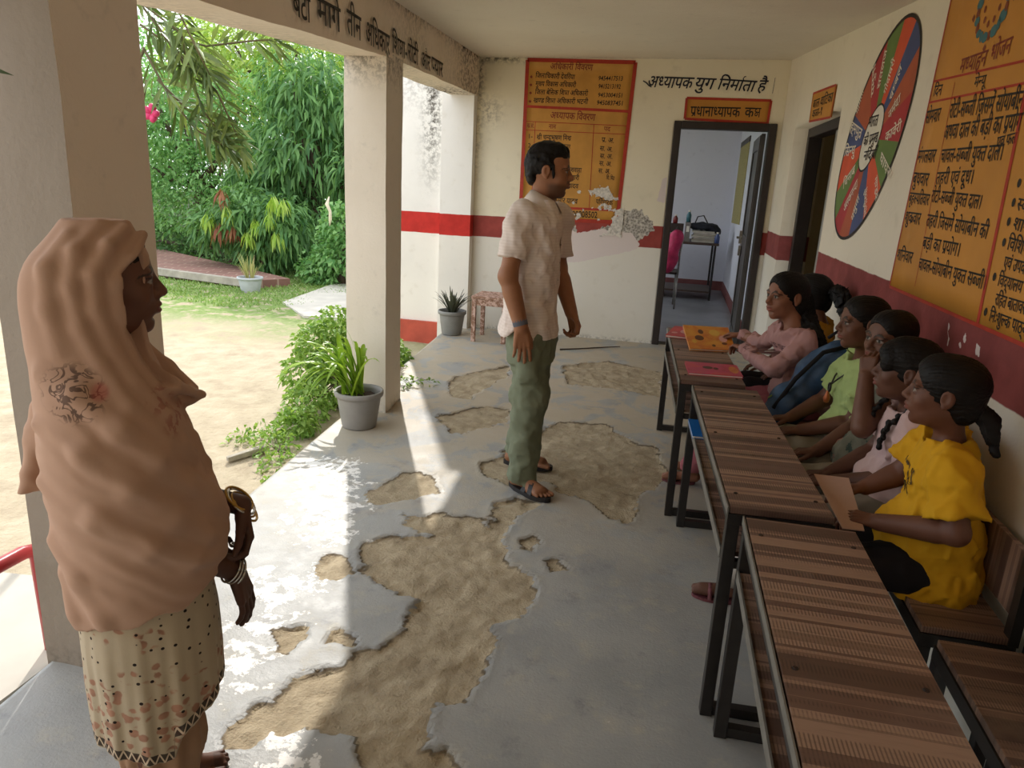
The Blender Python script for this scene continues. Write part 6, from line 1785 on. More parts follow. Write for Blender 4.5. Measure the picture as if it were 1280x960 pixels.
    def hem(X, Y, Z):
        s = (X - c0[0]) * e1[0] + (Y - c0[1]) * e1[1]; h = np.interp(s, hs, hz) + .006 * np.sin(s * 70); return (Z - h).astype(np.float32) * .9
    v.op(hem, lo, hi, 0, 's')
    def veil(g, c):
        x, y, z = g.sep()[0:3]
        sx = g.math('ADD', g.math('MULTIPLY', x, .751), g.math('MULTIPLY', y, .66))
        r = g.n('Combine' + 'XYZ'); g.set(r.inputs[0], sx); g.set(r.inputs[1], z)
        # embroidered sprig on the back shoulder
        d = g.n('VectorMath', operation='DISTANCE'); g.set(d.inputs[0], r.outputs[0]); d.inputs[1].default_value = (-.075, 1.060, 0)
        fl = g.math('MULTIPLY', g.math('SUBTRACT', 1.0, g.step(d.outputs['Value'], .036, .058)), g.math('SUBTRACT', 1.0, g.step(g.math('ABSOLUTE', g.math('SUBTRACT', g.noise(34, 2, .5, None, 1.2), .5)), .025, .06)))
        c = g.mix(g.math('MULTIPLY', fl, .75), c, hexc('3b2a26'))
        d2 = g.n('VectorMath', operation='DISTANCE'); g.set(d2.inputs[0], r.outputs[0]); d2.inputs[1].default_value = (-.035, 1.062, 0)
        c = g.mix(g.math('MULTIPLY', g.math('SUBTRACT', 1.0, g.step(d2.outputs['Value'], .008, .02)), .5), c, hexc('b0524e'))
        for (a, b) in ((.085, .985), (.06, 1.03)):
            q = g.n('VectorMath', operation='DISTANCE'); g.set(q.inputs[0], r.outputs[0]); q.inputs[1].default_value = (a, b, 0)
            c = g.mix(g.math('MULTIPLY', g.math('SUBTRACT', 1.0, g.step(q.outputs['Value'], .012, .03)), g.math('MULTIPLY', g.step(g.noise(60, 2), .5, .56), .5)), c, hexc('8a4038'))
        return c
    M = cloth_mat('peach_veil', hexc('b3917c'), .05, 10, extra=veil, weave=420)
    b = M.node_tree.nodes['Principled BSDF']
    v.build('veil', M, t)
    # tunic with printed dots, sprigs and hem band
    rows2 = [(.10, .125, -.10, .140), (.20, .142, -.112, .150), (.30, .148, -.117, .150), (.42, .148, -.120, .150), (.55, .146, -.122, .145), (.66, .13, -.12, .14)]
    v = Vox(lo + (0, 0, .05), np.array([hi[0], hi[1], .72]), .0058); v.loft(st(rows2), yaw, 2.2)
    v.chain([w(.035, .155, .53), w(.03, .16, .34), w(.025, .165, .05)], [.006, .012, .020], .008, 's')
    def f2(P):
        s = (P - c0) @ e1; q = (P - c0) @ e2; a = np.arctan2(q, s); return (.0035 * np.sin(a * 13 + 3 * fbm(P, 4, 2)) + .002 * np.sin(a * 29)) * np.clip((.62 - P[:, 2]) / .3, 0, 1) + (fbm(P, 10, 2) - .5) * .006
    v.folds(f2)
    def hem2(X, Y, Z):
        s = (X - c0[0]) * e1[0] + (Y - c0[1]) * e1[1]; h = np.interp(s, [-.2, -.12, .02, .032, .05, .09, .15, .2], [.290, .285, .255, .255, .315, .33, .36, .39]); return (Z - h).astype(np.float32)
    v.op(hem2, lo, hi, 0, 's')
    def tunic(g, c):
        x, y, z = g.sep()[0:3]
        sx = g.math('ADD', g.math('MULTIPLY', x, .751), g.math('MULTIPLY', y, .66)); tx = g.math('ADD', g.math('MULTIPLY', x, .66), g.math('MULTIPLY', y, -.751))
        ang = g.math('MULTIPLY', g.math('ARCTAN2', tx, sx), .135); r = g.n('CombineXYZ'); g.set(r.inputs[0], ang); g.set(r.inputs[1], z)
        vec = r.outputs[0]
        # rising sprigs near the hem
        low = g.math('SUBTRACT', 1.0, g.step(z, .34, .52))
        pet = g.vor(46, vec, 'F1', 'Distance', 1.0); big = g.noise(13, 2, .5, vec)
        m = g.math('MULTIPLY', g.math('SUBTRACT', 1.0, g.step(g.math('ADD', pet, g.math('MULTIPLY', g.math('SUBTRACT', g.noise(70, 2, .5, vec), .5), .5)), .36, .48)), g.step(g.math('ADD', big, g.math('MULTIPLY', low, .30)), .57, .61))
        c = g.mix(g.math('MULTIPLY', m, .75), c, g.ramp(g.noise(24, 2, .5, vec), [(.35, hexc('7f4a38')), (.6, hexc('a8705a')), (.75, hexc('8f6a4e'))]))
        dot = g.vor(44, vec, 'F1', 'Distance', .45); c = g.mix(g.math('SUBTRACT', 1.0, g.step(dot, .13, .17)), c, hexc('231a18'))
        # hem band following the hem line
        he = g.math('MULTIPLY_ADD', sx, -.24, .258); back = g.math('SUBTRACT', 1.0, g.step(sx, .03, .034))
        fr = g.math('MULTIPLY_ADD', sx, .45, .293); hl = g.math('ADD', g.math('MULTIPLY', he, back), g.math('MULTIPLY', fr, g.math('SUBTRACT', 1.0, back)))
        dz = g.math('SUBTRACT', z, hl); band = g.math('MULTIPLY', g.step(dz, .004, .006), g.math('SUBTRACT', 1.0, g.step(dz, .026, .028)))
        zig = g.math('ABSOLUTE', g.math('SUBTRACT', g.math('FRACT', g.math('MULTIPLY', ang, 62.0)), .5)); zz = g.math('ABSOLUTE', g.math('SUBTRACT', g.math('MULTIPLY', g.math('SUBTRACT', dz, .005), 24.0), zig))
        c = g.mix(g.math('MULTIPLY', band, .9), c, g.mix(g.math('SUBTRACT', 1.0, g.step(zz, .07, .12)), hexc('2a211f'), hexc('cdb9a0')))
        return c
    v.build('tunic', cloth_mat('printed_tunic', hexc('b3a48c'), .05, 20, extra=tunic), t)
    # loose trousers under the tunic
    v = Vox(lo, np.array([hi[0], hi[1], .50]), .0068)
    for q in (-1, 1): v.chain([w(.01, q * .045, .44), w(.012, q * .052, .25), w(.0, q * .07, .075)], [.082, .078, .062], .03)
    v.folds(lambda P: .006 * np.sin(np.arctan2((P - c0) @ e2, (P - c0) @ e1) * 17 + P[:, 2] * 5) + (fbm(P, 14, 2) - .5) * .008); v.plane((0, 0, .05), (0, 0, -1))
    v.build('trousers', cloth_mat('tan_cotton', hexc('9c7c62'), .08, 20), t)
    # bangles
    def ring(c, ax, r, th, name, mat):
        ax = _n(ax); a = _n(np.cross(ax, (.3, .9, .2))); b = np.cross(ax, a); m = MB(); m.tube([c + (a * math.cos(q) + b * math.sin(q)) * r for q in np.linspace(0, 2 * math.pi, 25)], th, 7); m.build(name, mat, t, smooth=True)
    M_G = simple('gold_bangle', hexc('b08a45'), .3, .1, 20, metal=.9); M_SV = simple('silver_bangle', hexc('c9c4bc'), .25, .1, 20, metal=.9)
    d = _n(w(.17, -.01, .70) - eL)
    for i, mt in enumerate((M_G, M_SV, M_G, M_G)): ring(w(.203 + .004 * i, .003, .760 - .008 * i), d * .5 + V3(.2, .1, 1) + e1 * .12 * i, .034 + .002 * (i % 2), .0028, 'bangle', mt)
    d = _n(wR - eR)
    for i in range(3): ring(wR - d * (.012 - .009 * i), d + e1 * .1 * i, .029, .0024, 'bangle', M_SV)
    ring(w(.186, .035, .668), V3(.2, .2, 1), .0095, .002, 'finger_ring', M_SV)
woman()
# ================================================================== yard and garden
def ground():
    g = NT('sandy_yard'); x, y, z = g.sep()[0:3]
    n1 = g.noise(.8, 5); n2 = g.noise(5, 6, .65); n3 = g.noise(30, 5, .7)
    c = g.ramp(n2, [(.3, hexc('a59680')), (.5, hexc('b5a78f')), (.72, hexc('c1b49d'))])
    c = g.mix(g.math('MULTIPLY', g.step(n3, .58, .75), .5), c, hexc('97866b'))
    gr = g.math('MULTIPLY', g.step(g.math('ADD', y, g.math('MULTIPLY', n1, 2.5)), 7.2, 9.0), g.step(n2, .36, .52))
    c = g.mix(gr, c, g.ramp(n3, [(.3, hexc('5f7a3f')), (.7, hexc('8a9a5c'))]))
    c = g.mix(g.step(y, 12.0, 12.8), c, hexc('2f3a20'))
    g.bump(g.math('ADD', n3, g.math('MULTIPLY', n2, 2)), .5, .03); M = g.done(c, .95, spec=.1)
    xs = np.array(span((-40, -11, 1.2), (-11, -1.2, .08), (-1.2, 20, 1.5))); ys = np.array(span((-25, -1, 1.2), (-1, 13, .08), (13, 45, 1.5)))
    X, Y = np.meshgrid(xs, ys, indexing='ij'); P = np.stack([X.ravel(), Y.ravel(), X.ravel() * 0], -1)
    Z = GROUND + (fbm(P, 1.1, 4) - .5) * .07 + (fbm(P, 7, 3) - .5) * .022; Z = np.where(P[:, 0] > -1.6, GROUND - .12, Z)
    I = np.arange(len(P)).reshape(X.shape); Q = np.stack([I[:-1, :-1], I[1:, :-1], I[1:, 1:], I[:-1, 1:]], -1).reshape(-1, 4)
    P[:, 2] = Z; tag(mesh_np('ground', P, Q, mat=M, smooth=True), kind='structure')
ground()
# landing beside the near pillar
m = MB().hexa([(-4.2, -2.5, -.6), (-1.70, -2.5, -.6), (-1.70, 1.98, -.6), (-4.2, 1.90, -.6), (-4.2, -2.5, -.16), (-1.70, -2.5, -.012), (-1.70, 1.98, -.012), (-4.2, 1.90, -.16)])
o = m.build('floor_landing', simple('pale_concrete', hexc('b9b2a6'), .8, .12, 3, bump=.2)); tag(o, kind='structure')
def path():
    g = NT('red_brick_paving'); br = g.n('TexBrick'); br.inputs['Scale'].default_value = 1.6; br.inputs['Color1'].default_value = (*hexc('8a5a50'), 1); br.inputs['Color2'].default_value = (*hexc('75493f'), 1); br.inputs['Mortar'].default_value = (*hexc('a98d7d'), 1); br.inputs['Mortar Size'].default_value = .015
    g.set(br.inputs['Vector'], g.mapp((1, 1, 1), rot=(0, 0, -.33))); c = g.mix(g.math('MULTIPLY', g.noise(4, 4), .4), br.outputs['Color'], hexc('9c877b')); M = g.done(c, .85)
    P = [(-11.5, 11.0), (-7.65, 9.8), (-5.95, 9.42), (-5.6, 9.95), (-6.99, 10.8), (-9.5, 12.2), (-12, 13.2)]
    n_ = len(P); m = MB().add([(a, b, -.5) for a, b in P] + [(a, b, -.10) for a, b in P], [tuple(range(n_))[::-1], tuple(range(n_, 2 * n_))] + [(i, (i + 1) % n_, n_ + (i + 1) % n_, n_ + i) for i in range(n_)])
    o = m.build('garden_path', M, loc=(-7.5, 10, -.1)); tag(o, kind='structure')
    m = MB().bar((-11.5, 10.96, -.13), (-7.65, 9.76, -.13), .10, .10).bar((-7.65, 9.76, -.13), (-5.95, 9.38, -.13), .10, .10)
    tag(m.build('garden_kerb', simple('kerb_cement', hexc('a89f92'), .9, .2, 8)), kind='structure')
    P = [(-4.9, 8.5), (-4.2, 7.75), (-3.5, 7.9), (-3.6, 9.5), (-4.6, 10.6), (-5.1, 10.4)]
    n_ = len(P); m = MB().add([(a, b, -.5) for a, b in P] + [(a, b, -.185) for a, b in P], [tuple(range(n_))[::-1], tuple(range(n_, 2 * n_))] + [(i, (i + 1) % n_, n_ + (i + 1) % n_, n_ + i) for i in range(n_)])
    tag(m.build('garden_slab', simple('garden_cement', hexc('c2bbb0'), .85, .12, 4)), kind='structure')
path()

# ---- leaves
def leaf_mat(name, a, b, rough=.5, trans=.35):
    g = NT(name); c = g.mix(g.attr('leafvar'), hexc(a), hexc(b))
    g.done(c, rough, spec=.3)
    tr = g.n('BsdfTranslucent'); g.set(tr.inputs[0], g.mix(1.0, c, (1.0, 1.0, .55), 'MULTIPLY')); ms = g.n('MixShader'); ms.inputs[0].default_value = trans
    out = [q for q in g.t.nodes if q.type == 'OUTPUT_MATERIAL'][0]
    g.t.links.new(g.b.outputs[0], ms.inputs[1]); g.t.links.new(tr.outputs[0], ms.inputs[2]); g.t.links.new(ms.outputs[0], out.inputs[0])
    return g.m
def leaves(name, mat, parent, C, D, N, L, W, rng, droop=.25, fold=.25, loc=None):
    """C base points, D directions, N normals; each leaf is six corners folded along its rib and drooping"""
    n = len(C); L = np.broadcast_to(np.asarray(L, float), (n,)); W = np.broadcast_to(np.asarray(W, float), (n,))
    D = D / np.linalg.norm(D, axis=1)[:, None]; N = N - D * (N * D).sum(1)[:, None]; N /= np.maximum(np.linalg.norm(N, axis=1)[:, None], 1e-6); S = np.cross(D, N)
    dn = np.array([0, 0, -1.0]); p0 = C; p1 = C + D * L[:, None] * .45 + dn * (L * droop * .18)[:, None]; p2 = C + D * L[:, None] * .93 + dn * (L * droop)[:, None]
    up = N * (W * fold)[:, None]; l1 = p1 + S * (W / 2)[:, None] + up; r1 = p1 - S * (W / 2)[:, None] + up
    V = np.stack([p0, l1, p1, r1, p2], 1).reshape(-1, 3); b = np.arange(n)[:, None] * 5
    F = np.concatenate([b + np.array([[0, 2, 1]]), b + np.array([[0, 3, 2]]), b + np.array([[1, 2, 4]]), b + np.array([[2, 3, 4]])])
    lv = np.repeat(rng.random(n), 5)
    return mesh_np(name, V, F, mat=mat, parent=parent, attrs=dict(leafvar=lv), loc=loc or (tuple(parent['_w']) if parent is not None else (0, 0, 0)))
def shell_points(clumps, n, rng, inner=.35):
    vol = np.array([c[1] ** 2 for c in clumps]); cnt = (vol / vol.sum() * n).astype(int); P = []; O = []
    for (c, r), k in zip(clumps, cnt):
        d = rng.normal(size=(k, 3)); d /= np.linalg.norm(d, axis=1)[:, None]; rr = r * (inner + (1 - inner) * rng.random(k) ** .45) * (1 + .18 * np.sin(d[:, 0] * 7 + c[0] * 3) * np.sin(d[:, 2] * 6 + c[2]))
        P.append(np.array(c) + d * rr[:, None] * [1, 1, .9]); O.append(d)
    return np.concatenate(P), np.concatenate(O)
def tree(name, label, clumps, n, L, W, mats, seed, trunk=None, droop=.3, hang=0.0, cat='tree', group=None, spread=.9):
    rng = np.random.default_rng(seed); cs = np.array([c[0] for c in clumps]); base = trunk[0] if trunk else (float(cs[:, 0].mean()), float(cs[:, 1].mean()), GROUND)
    t = thing(name, base, label, cat, group); P, O = shell_points(clumps, n, rng)
    D = O * spread + rng.normal(size=P.shape) * .7; D[:, 2] -= hang; N = rng.normal(size=P.shape) * .6 + O * .5 + [0, 0, .8]
    leaves('foliage', mats, t, P, D, N, L * (.7 + .6 * rng.random(len(P))), W * (.7 + .6 * rng.random(len(P))), rng, droop)
    m = MB(); b = V3(*base); top = cs.mean(0)
    mid = (b + top) / 2 + (.1, 0, 0)
    r0 = {'shrub': .012, 'creeper': .004}.get(name, .03 + .016 * len(clumps))
    m.tube([b, mid, top], [r0, r0 * .75, r0 * .4], 9)
    for c in cs: m.tube([mid + (top - mid) * .4, (mid + c) / 2 + (0, 0, .05), c], [r0 * .5, r0 * .35, r0 * .15], 7)
    m.build('trunk', M_BARK, t, smooth=True)
    return t
M_BARK = simple('bark', hexc('4b3d30'), .9, .3, 20, bump=.5)
L_DK = leaf_mat('dark_leaf', '456a3c', '6d9355'); L_MID = leaf_mat('mid_leaf', '639858', '9bc480', trans=.42); L_LT = leaf_mat('light_leaf', '8fb455', 'c8d980', trans=.45)
L_MNG = leaf_mat('mango_leaf', '4a7547', '86b06c', trans=.42); L_FLUSH = leaf_mat('young_leaf', '9cc24a', 'c4d976', trans=.5); L_RED = leaf_mat('red_young_leaf', '8a4e3a', 'b07a58', trans=.4)
L_SHR = leaf_mat('shrub_leaf', '6c9440', 'a2bf68', trans=.4)
GT = 'trees and bushes beyond the yard'
tree('tree', 'tall fine leaved green tree by the far end of the red path', [((-9.09, 12.5, 2.28), .95), ((-8.31, 12.5, 1.46), .85), ((-9.04, 12.5, .75), .8), ((-7.95, 12.5, 2.45), .76), ((-9.5, 12.5, 1.45), .75), ((-8.1, 12.5, .55), .68), ((-9.7, 12.5, 2.7), .75), ((-10.3, 12.6, 1.6), .8)], 13000, .10, .045, L_MID, 1, ((-8.9, 12.6, GROUND),))
tree('mango_tree', 'dark mango tree with long hanging leaves beside the far pillar', [((-6.41, 12, 1.93), .9), ((-6.9, 12, 1.0), .7), ((-6.22, 12, .5), .68), ((-6.09, 12, 2.71), .76), ((-6.6, 12, 2.95), .62), ((-7.18, 12, 1.63), .62), ((-5.2, 12.1, 1.6), .8), ((-5.2, 12.1, 2.6), .7)], 6500, .23, .055, L_MNG, 2, ((-6.4, 12.1, GROUND),), .5, .6)
tree('tree', 'pale yellow green canopy rising behind the mango tree', [((-8.77, 14.5, 3.55), 1.15), ((-7.86, 14.5, 3.86), .95), ((-9.3, 14.5, 4.0), .9), ((-7.17, 14.5, 3.43), .85), ((-10.06, 14.5, 3.68), .8), ((-6.83, 14.5, 2.68), .8), ((-6.2, 14.6, 3.6), .9)], 9000, .14, .06, L_LT, 3, ((-8.0, 14.6, GROUND),))
t5 = tree('mango_sapling', 'young mango with bright drooping new leaves in front of the dark hedge', [((-6.86, 10.8, .79), .5), ((-6.22, 10.8, .63), .5), ((-7.38, 10.8, .57), .4), ((-6.53, 10.8, .23), .4)], 2300, .20, .05, L_MNG, 4, ((-6.6, 10.85, GROUND),), .5, .5)
def flush(rows, mat, nm, seed):
    rng = np.random.default_rng(seed)
    for c, r in rows:
        n = 16; a = rng.random(n) * 2 * math.pi; D = np.stack([np.cos(a) * .6, np.sin(a) * .6, -.75 - .5 * rng.random(n)], -1); Cc = np.array(c) + (0, 0, r * .7) + rng.normal(size=(n, 3)) * .025
        leaves(nm, mat, t5, Cc, D, np.stack([np.cos(a), np.sin(a), np.full(n, .6)], -1), .20 + .06 * rng.random(n), .045, rng, .35)
flush([((-7.22, 10.35, .65), .12), ((-6.86, 10.35, .74), .14), ((-6.05, 10.3, .96), .14), ((-6.34, 10.3, .58), .15), ((-5.88, 10.3, .94), .12), ((-6.13, 10.3, .72), .12), ((-6.0, 10.3, .42), .14), ((-6.5, 10.3, .42), .12)], L_FLUSH, 'new_leaves', 5)
flush([((-6.95, 10.35, 1.03), .12), ((-7.05, 10.35, .48), .11), ((-6.80, 10.35, .50), .11)], L_RED, 'red_new_leaves', 6)
bush = tree('bush', 'leafy green bush at the foot of the garden beside the far pillar', [((-5.04, 10.5, .29), .42), ((-5.22, 10.5, .0), .33), ((-4.97, 10.5, .72), .38), ((-5.45, 10.5, .0), .28), ((-4.5, 10.5, .3), .45)], 2600, .10, .06, L_MID, 7, None, cat='bush')
tree('hedge', 'low dark hedge running behind the red garden path', [((-10.4, 12.9, .0), .7), ((-9.45, 12.6, -.05), .65), ((-8.75, 12.4, -.1), .6), ((-7.98, 12.1, -.1), .6), ((-7.21, 11.8, -.05), .6), ((-6.4, 11.5, -.05), .55), ((-5.8, 11.3, -.05), .5)], 5500, .09, .05, L_DK, 8, None, cat='hedge')
tree('tree', 'large dark tree standing far behind all the garden trees', [((-12 + 1.25 * i, 18, 1.2 + 1.9 * j), 1.5) for i in range(6) for j in range(2)], 11000, .20, .10, L_DK, 9, ((-9, 18.2, GROUND),))
tree('tree', 'broad dark tree seen over the top of the fine leaved tree', [((-13, 16, 2.2), 1.6), ((-12, 16, 3.6), 1.3), ((-14.5, 16, 3.2), 1.6), ((-13.5, 16, .6), 1.4)], 7000, .17, .09, L_MID, 10, ((-13, 16.2, GROUND),))
MB().tube([(-5.02, 10.12, 1.13), (-5.05, 10.1, 1.02), (-4.99, 10.08, .92), (-5.0, 10.1, .80), (-5.02, 10.12, .70)], [.008, .03, .022, .026, .006], 8).build('dry_leaf', simple('dry_pale_leaf', hexc('d8cbb2'), .8), bush, smooth=True)
def grass():
    rng = np.random.default_rng(12); n = 16000; x = -9.5 + 6.2 * rng.random(n); y = 7.4 + 4.3 * rng.random(n) ** .8; P = np.stack([x, y, x * 0], -1)
    k = fbm(P, .9, 4) + (y - 8.2) * .16; keep = (k > .50) & ~((x > -4.9) & (y < 9.0) & (y > 7.7) & (x > -4.6)); P = P[keep]; n = len(P)
    P[:, 2] = GROUND + (fbm(P * [1, 1, 0], 1.1, 4) - .5) * .07 - .01; a = rng.random(n) * 6.28; D = np.stack([np.cos(a) * .6, np.sin(a) * .6, np.full(n, .9)], -1)
    o = leaves('grass', leaf_mat('grass_blade', '6f9448', 'a3b872', trans=.3), None, P, D, np.stack([np.sin(a), np.cos(a), a * 0 + .3], -1), .06 + .06 * rng.random(n), .014, rng, .25)
    tag(o, kind='stuff', label='short green grass between the sandy yard and the garden path', cat='grass')
grass()
# ---- plants close to the veranda
tree('shrub', 'leafy pale green shrub growing outside behind the near grey pot', [((-2.42, 4.7, .27), .19), ((-2.30, 4.7, .40), .16), ((-2.52, 4.7, .04), .19), ((-2.37, 4.72, -.03), .19), ((-2.35, 4.35, -.08), .16), ((-2.28, 4.1, -.12), .13), ((-2.2, 4.9, .05), .2), ((-2.2, 4.9, .28), .17)], 3400, .055, .032, L_SHR, 13, ((-2.35, 4.7, GROUND),), cat='shrub')
tree('shrub', 'small green shrub between the far pillar and the outer wall', [((-2.25, 5.6, .05), .13), ((-2.16, 5.6, -.07), .12), ((-2.22, 5.5, -.16), .12), ((-2.13, 5.55, .0), .09), ((-2.45, 5.7, -.02), .16), ((-2.13, 5.25, -.02), .14), ((-2.16, 5.3, .12), .13), ((-2.08, 5.0, -.08), .12)], 2000, .05, .03, L_SHR, 14, ((-2.25, 5.6, GROUND),), cat='shrub')
tree('creeper', 'low creeping weed spreading over the sand below the near pot', [((-2.42, 3.9, -.20), .12), ((-2.54, 3.85, -.22), .10), ((-2.25, 3.75, -.18), .13), ((-2.12, 3.55, -.2), .11), ((-2.3, 4.05, -.15), .12), ((-2.02, 3.35, -.24), .08)], 900, .045, .022, L_SHR, 15, ((-2.3, 3.8, GROUND),), cat='weed')
tree('creeper', 'green trailing stem lying on the veranda floor beside the far pillar', [((-1.80, 4.72, .02), .05), ((-1.72, 4.80, .02), .045), ((-1.62, 4.85, .015), .035), ((-1.90, 4.70, .05), .08)], 130, .045, .022, L_SHR, 16, ((-1.92, 4.70, .0),), cat='weed')
o = MB().hexa([(-2.43, 3.52, -.20), (-2.40, 3.50, -.20), (-2.29, 3.74, -.20), (-2.335, 3.75, -.20), (-2.43, 3.52, -.172), (-2.405, 3.50, -.172), (-2.29, 3.74, -.165), (-2.335, 3.75, -.165)]).build('plank', simple('weathered_wood', hexc('a49c8d'), .9, .2, 30), bevel=.004)
tag(o, 'short weathered grey plank lying on the sand by the creeping weed', 'plank')

def pot(c, h, R, col, label, soil=True):
    t = thing('plant_pot', c, label, 'plant pot'); M = simple('pot_' + col, hexc(col), .55, .08, 12, bump=.05)
    MB().lathe(c, [(0, .0), (R * .68, 0), (R * .72, .01), (R * .90, h * .80), (R * .91, h * .86), (R, h * .86), (R * 1.02, h * .90), (R * 1.02, h * .985), (R, h), (R * .93, h), (R * .90, h * .88), (R * .9, h * .8)], 36).build('pot_body', M, t, smooth=True)
    v = Vox((c[0] - R, c[1] - R, c[2] + h * .6), (c[0] + R, c[1] + R, c[2] + h), R * .07); v.ell((c[0], c[1], c[2] + h * .78), (R * .86, R * .86, h * .10)).folds(lambda P: (fbm(P, 40, 3) - .5) * .02)
    v.build('soil', simple('potting_soil', hexc('3a2d22'), .95, .3, 60), t)
    return t
def blade_leaves(t, name, mat, rows, seg=9):
    """long strap leaves: rows of (base, tip, rise, width)"""
    for base, tip, rise, wd in rows:
        b = V3(*base); e = V3(*tip); q = []; d = e - b; s = _n(np.cross(d, (0.05, .02, 1)))
        for i in range(seg + 1):
            u = i / seg; p = b + d * u + V3(0, 0, rise * 4 * u * (1 - u)); w_ = wd * (.55 + .9 * u) * (1 - u ** 3) * .9 + .0006
            n_ = V3(0, 0, -.18 * w_); q.append((p + s * w_ / 2, p + n_, p - s * w_ / 2))
        V = np.array(q).reshape(-1, 3); F = []
        for i in range(seg): F += [(3 * i, 3 * i + 1, 3 * i + 4, 3 * i + 3), (3 * i + 1, 3 * i + 2, 3 * i + 5, 3 * i + 4)]
        mesh_np(name, V, F, mat=mat, smooth=True, parent=t, loc=tuple(t['_w']), attrs=dict(leafvar=np.full(len(V), RNG.random())))
def near_pot():
    c = (-1.735, 3.84, 0.0); t = pot(c, .225, .142, '8d8a86', 'grey plastic pot with a strap leaved plant at the foot of the far pillar')
    M = leaf_mat('strap_leaf', '6f9a30', 'a9c74e', .35, .4); r = np.random.default_rng(4); rows = []
    tips = [(-2.07, 3.70, .50), (-2.16, 3.65, .31), (-2.03, 3.62, .27), (-1.95, 3.6, .21), (-1.74, 3.78, .52), (-1.66, 3.80, .41), (-1.97, 3.75, .45), (-2.12, 3.7, .33), (-1.9, 3.9, .55), (-1.82, 3.85, .58), (-2.0, 3.9, .48), (-2.1, 3.85, .40), (-1.86, 3.65, .42), (-1.8, 3.7, .50), (-2.05, 3.95, .36), (-1.9, 4.0, .45), (-1.95, 3.68, .36), (-1.84, 3.62, .30), (-2.02, 3.78, .42), (-1.75, 3.95, .48), (-2.08, 3.78, .22), (-1.92, 3.72, .50), (-2.0, 3.66, .40), (-1.78, 3.68, .44), (-1.70, 3.88, .46)]
    tips += [(x + r.normal() * .05, y + r.normal() * .05, z + r.normal() * .03) for x, y, z in tips[:16]]
    for k, p in enumerate(tips): rows.append(((c[0] - .02 + r.normal() * .03, c[1] + r.normal() * .03, .18), p, .07 + .06 * r.random() + (.05 if p[2] < .35 else 0), .032 + .010 * r.random()))
    blade_leaves(t, 'leaf', M, rows)
near_pot()
def far_pot():
    c = (-2.035, 6.67, 0.0); t = pot(c, .235, .135, '84837f', 'grey pot with a dark spiky plant in the corner by the back wall')
    M = leaf_mat('dark_spiky_leaf', '37392f', '5f6354', .45, .15); r = np.random.default_rng(6); rows = []
    for k in range(64):
        a = r.random() * 6.28; e = .06 + .16 * r.random(); h = .12 + .17 * r.random() * (1.2 - e / .22)
        rows.append(((c[0] + .03 * math.cos(a), c[1] + .03 * math.sin(a), .20), (c[0] + e * math.cos(a) * 1.15, c[1] + e * math.sin(a), .22 + h), .02 + .02 * r.random(), .018))
    blade_leaves(t, 'leaf', M, rows, 5)
far_pot()
def yard_pot():
    c = (-5.78, 9.17, GROUND); t = pot(c, .22, .175, 'b9bcc0', 'pale pot with a grassy plant standing before the red garden path')
    M = leaf_mat('pale_grass_leaf', '9aa060', 'c9c08a', .5, .3); r = np.random.default_rng(8); rows = []
    for k in range(46):
        a = r.random() * 6.28; e = .05 + .17 * r.random(); rows.append(((c[0] + .05 * math.cos(a), c[1] + .05 * math.sin(a), c[2] + .18), (c[0] + e * math.cos(a), c[1] + e * math.sin(a), c[2] + .30 + .28 * r.random()), .02, .016))
    blade_leaves(t, 'leaf', M, rows, 5)
yard_pot()
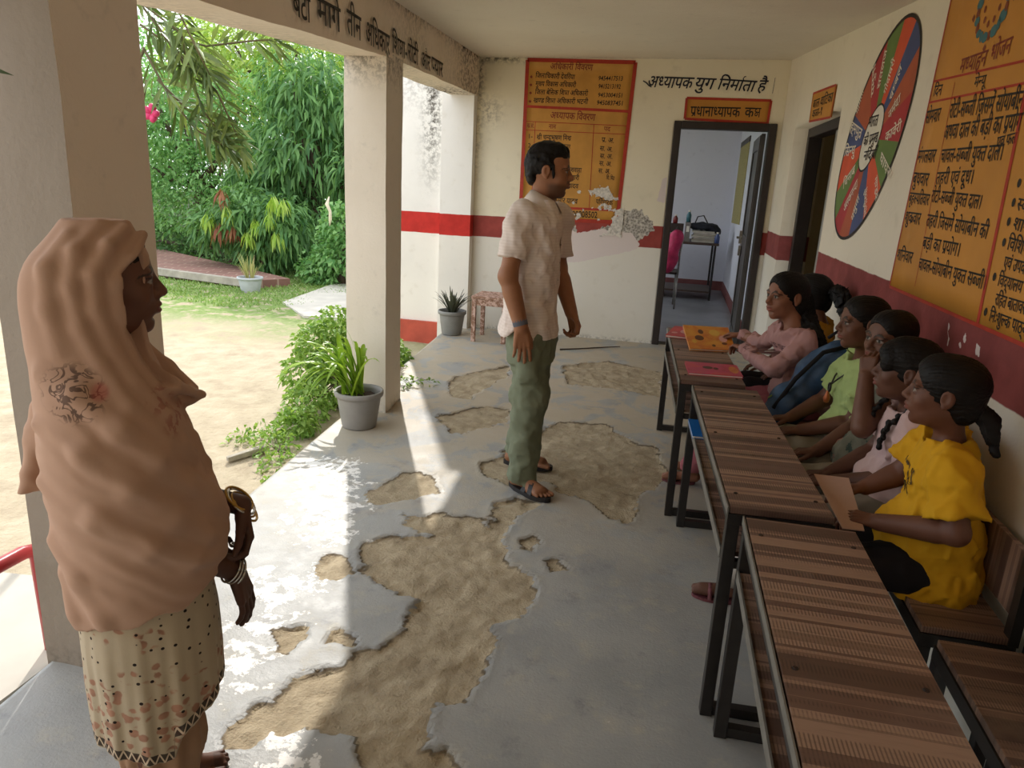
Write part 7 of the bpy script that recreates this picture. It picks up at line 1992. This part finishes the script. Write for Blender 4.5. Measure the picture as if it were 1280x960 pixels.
# ---- oleander hanging past the beam
def oleander():
    base = (-2.75, 3.05, GROUND); t = thing('oleander', base, 'oleander with narrow leaves hanging down in the opening beyond the near pillar', 'shrub')
    S = [[(150, -30), (190, 30), (215, 70), (255, 110), (285, 180)]]
    k = 3.25 / 2.25
    P = [[[-1.83, 2.03], [-1.73, 1.89], [-1.66, 1.8], [-1.55, 1.7], [-1.48, 1.53]], [[-1.75, 1.87], [-1.59, 1.84], [-1.45, 1.86], [-1.37, 1.87]], [[-1.78, 1.98], [-1.68, 1.91], [-1.61, 1.86], [-1.61, 1.77]], [[-1.77, 1.82], [-1.7, 1.67], [-1.62, 1.57], [-1.52, 1.52]], [[-1.77, 1.73], [-1.68, 1.64], [-1.58, 1.56]], [[-1.81, 2.01], [-1.61, 1.94], [-1.56, 1.82], [-1.53, 1.74]], [[-1.73, 1.91], [-1.62, 1.75], [-1.59, 1.63], [-1.54, 1.56]], [[-1.82, 1.90], [-1.76, 1.86], [-1.70, 1.85]]]
    r = np.random.default_rng(21); M = leaf_mat('oleander_leaf', '4c6136', '8a9d62', .4, .3); m = MB(); C = []; D = []
    for q, st in enumerate(P):
        pts = [V3(x * k, 3.25 + .10 * math.sin(q * 2.1) + .03 * i, 1.45 + (z - 1.45) * k) for i, (x, z) in enumerate(st)]
        m.tube(pts, [.007] + [.005] * (len(pts) - 2) + [.0025], 6)
        for i in range(len(pts) - 1):
            for u in np.arange(.1, 1, .16 if i < len(pts) - 2 else .10):
                p = pts[i] * (1 - u) + pts[i + 1] * u; d = _n(pts[i + 1] - pts[i])
                for _ in range(2):
                    o = r.normal(size=3); o = _n(o - d * (o @ d)); C.append(p); D.append(d * .75 + o * .95 + V3(0, 0, -.10))
        for _ in range(9):
            C.append(pts[-1]); o = r.normal(size=3); D.append(_n(pts[-1] - pts[-2]) * .9 + o * .65 + V3(0, 0, -.3))
    m.tube([base, (-2.8, 3.1, 1.2), (-2.72, 3.2, 2.3), (-2.64, 3.25, 2.28), (-2.6, 3.25, 2.25)], [.025, .02, .014, .010, .007], 8); m.tube([(-2.78, 3.12, 1.5), (-2.6, 3.25, 1.9), (-2.55, 3.25, 1.98)], .008, 6); m.tube([(-2.78, 3.12, 1.3), (-2.58, 3.25, 1.75), (-2.55, 3.25, 1.84)], .007, 6)
    m.build('stems', simple('oleander_stem', hexc('6b6146'), .8), t, smooth=True)
    C = np.array(C); D = np.array(D); N = r.normal(size=C.shape) + [0, 0, .8]
    leaves('foliage', M, t, C, D, N, .13 + .06 * r.random(len(C)), .020 + .006 * r.random(len(C)), r, .10, .2)
    f = [V3(-2.53, 3.25, 1.69)]
    for c in f:
        m = MB()
        for i in range(5):
            a = i * 1.2566; d = V3(math.cos(a), -.4, math.sin(a)); q = c + d * .018; m.tube([c, q + d * .004, q + d * .022 + V3(0, -.01, 0)], [.006, .020, .010], 7)
        m.build('flower', simple('pink_petal', hexc('cf3f72'), .5), t, smooth=True)
oleander()
def near_twig():
    t = thing('leaf_sprig', (-1.52, 1.36, 1.62), 'single dark narrow leaf poking in front of the near pillar', 'leaf')
    M = leaf_mat('near_leaf', '3a4a2c', '4a5c38'); r = np.random.default_rng(1)
    leaves('leaf', M, t, np.array([[-1.455, 1.345, 1.625]]), np.array([[.98, .05, -.08]]), np.array([[.1, -.6, .8]]), .088, .016, r, .05)
    MB().tube([(-1.72, 1.28, 1.72), (-1.6, 1.32, 1.66), (-1.455, 1.345, 1.625)], .0025, 6).build('stem', M_BARK, t)
near_twig()
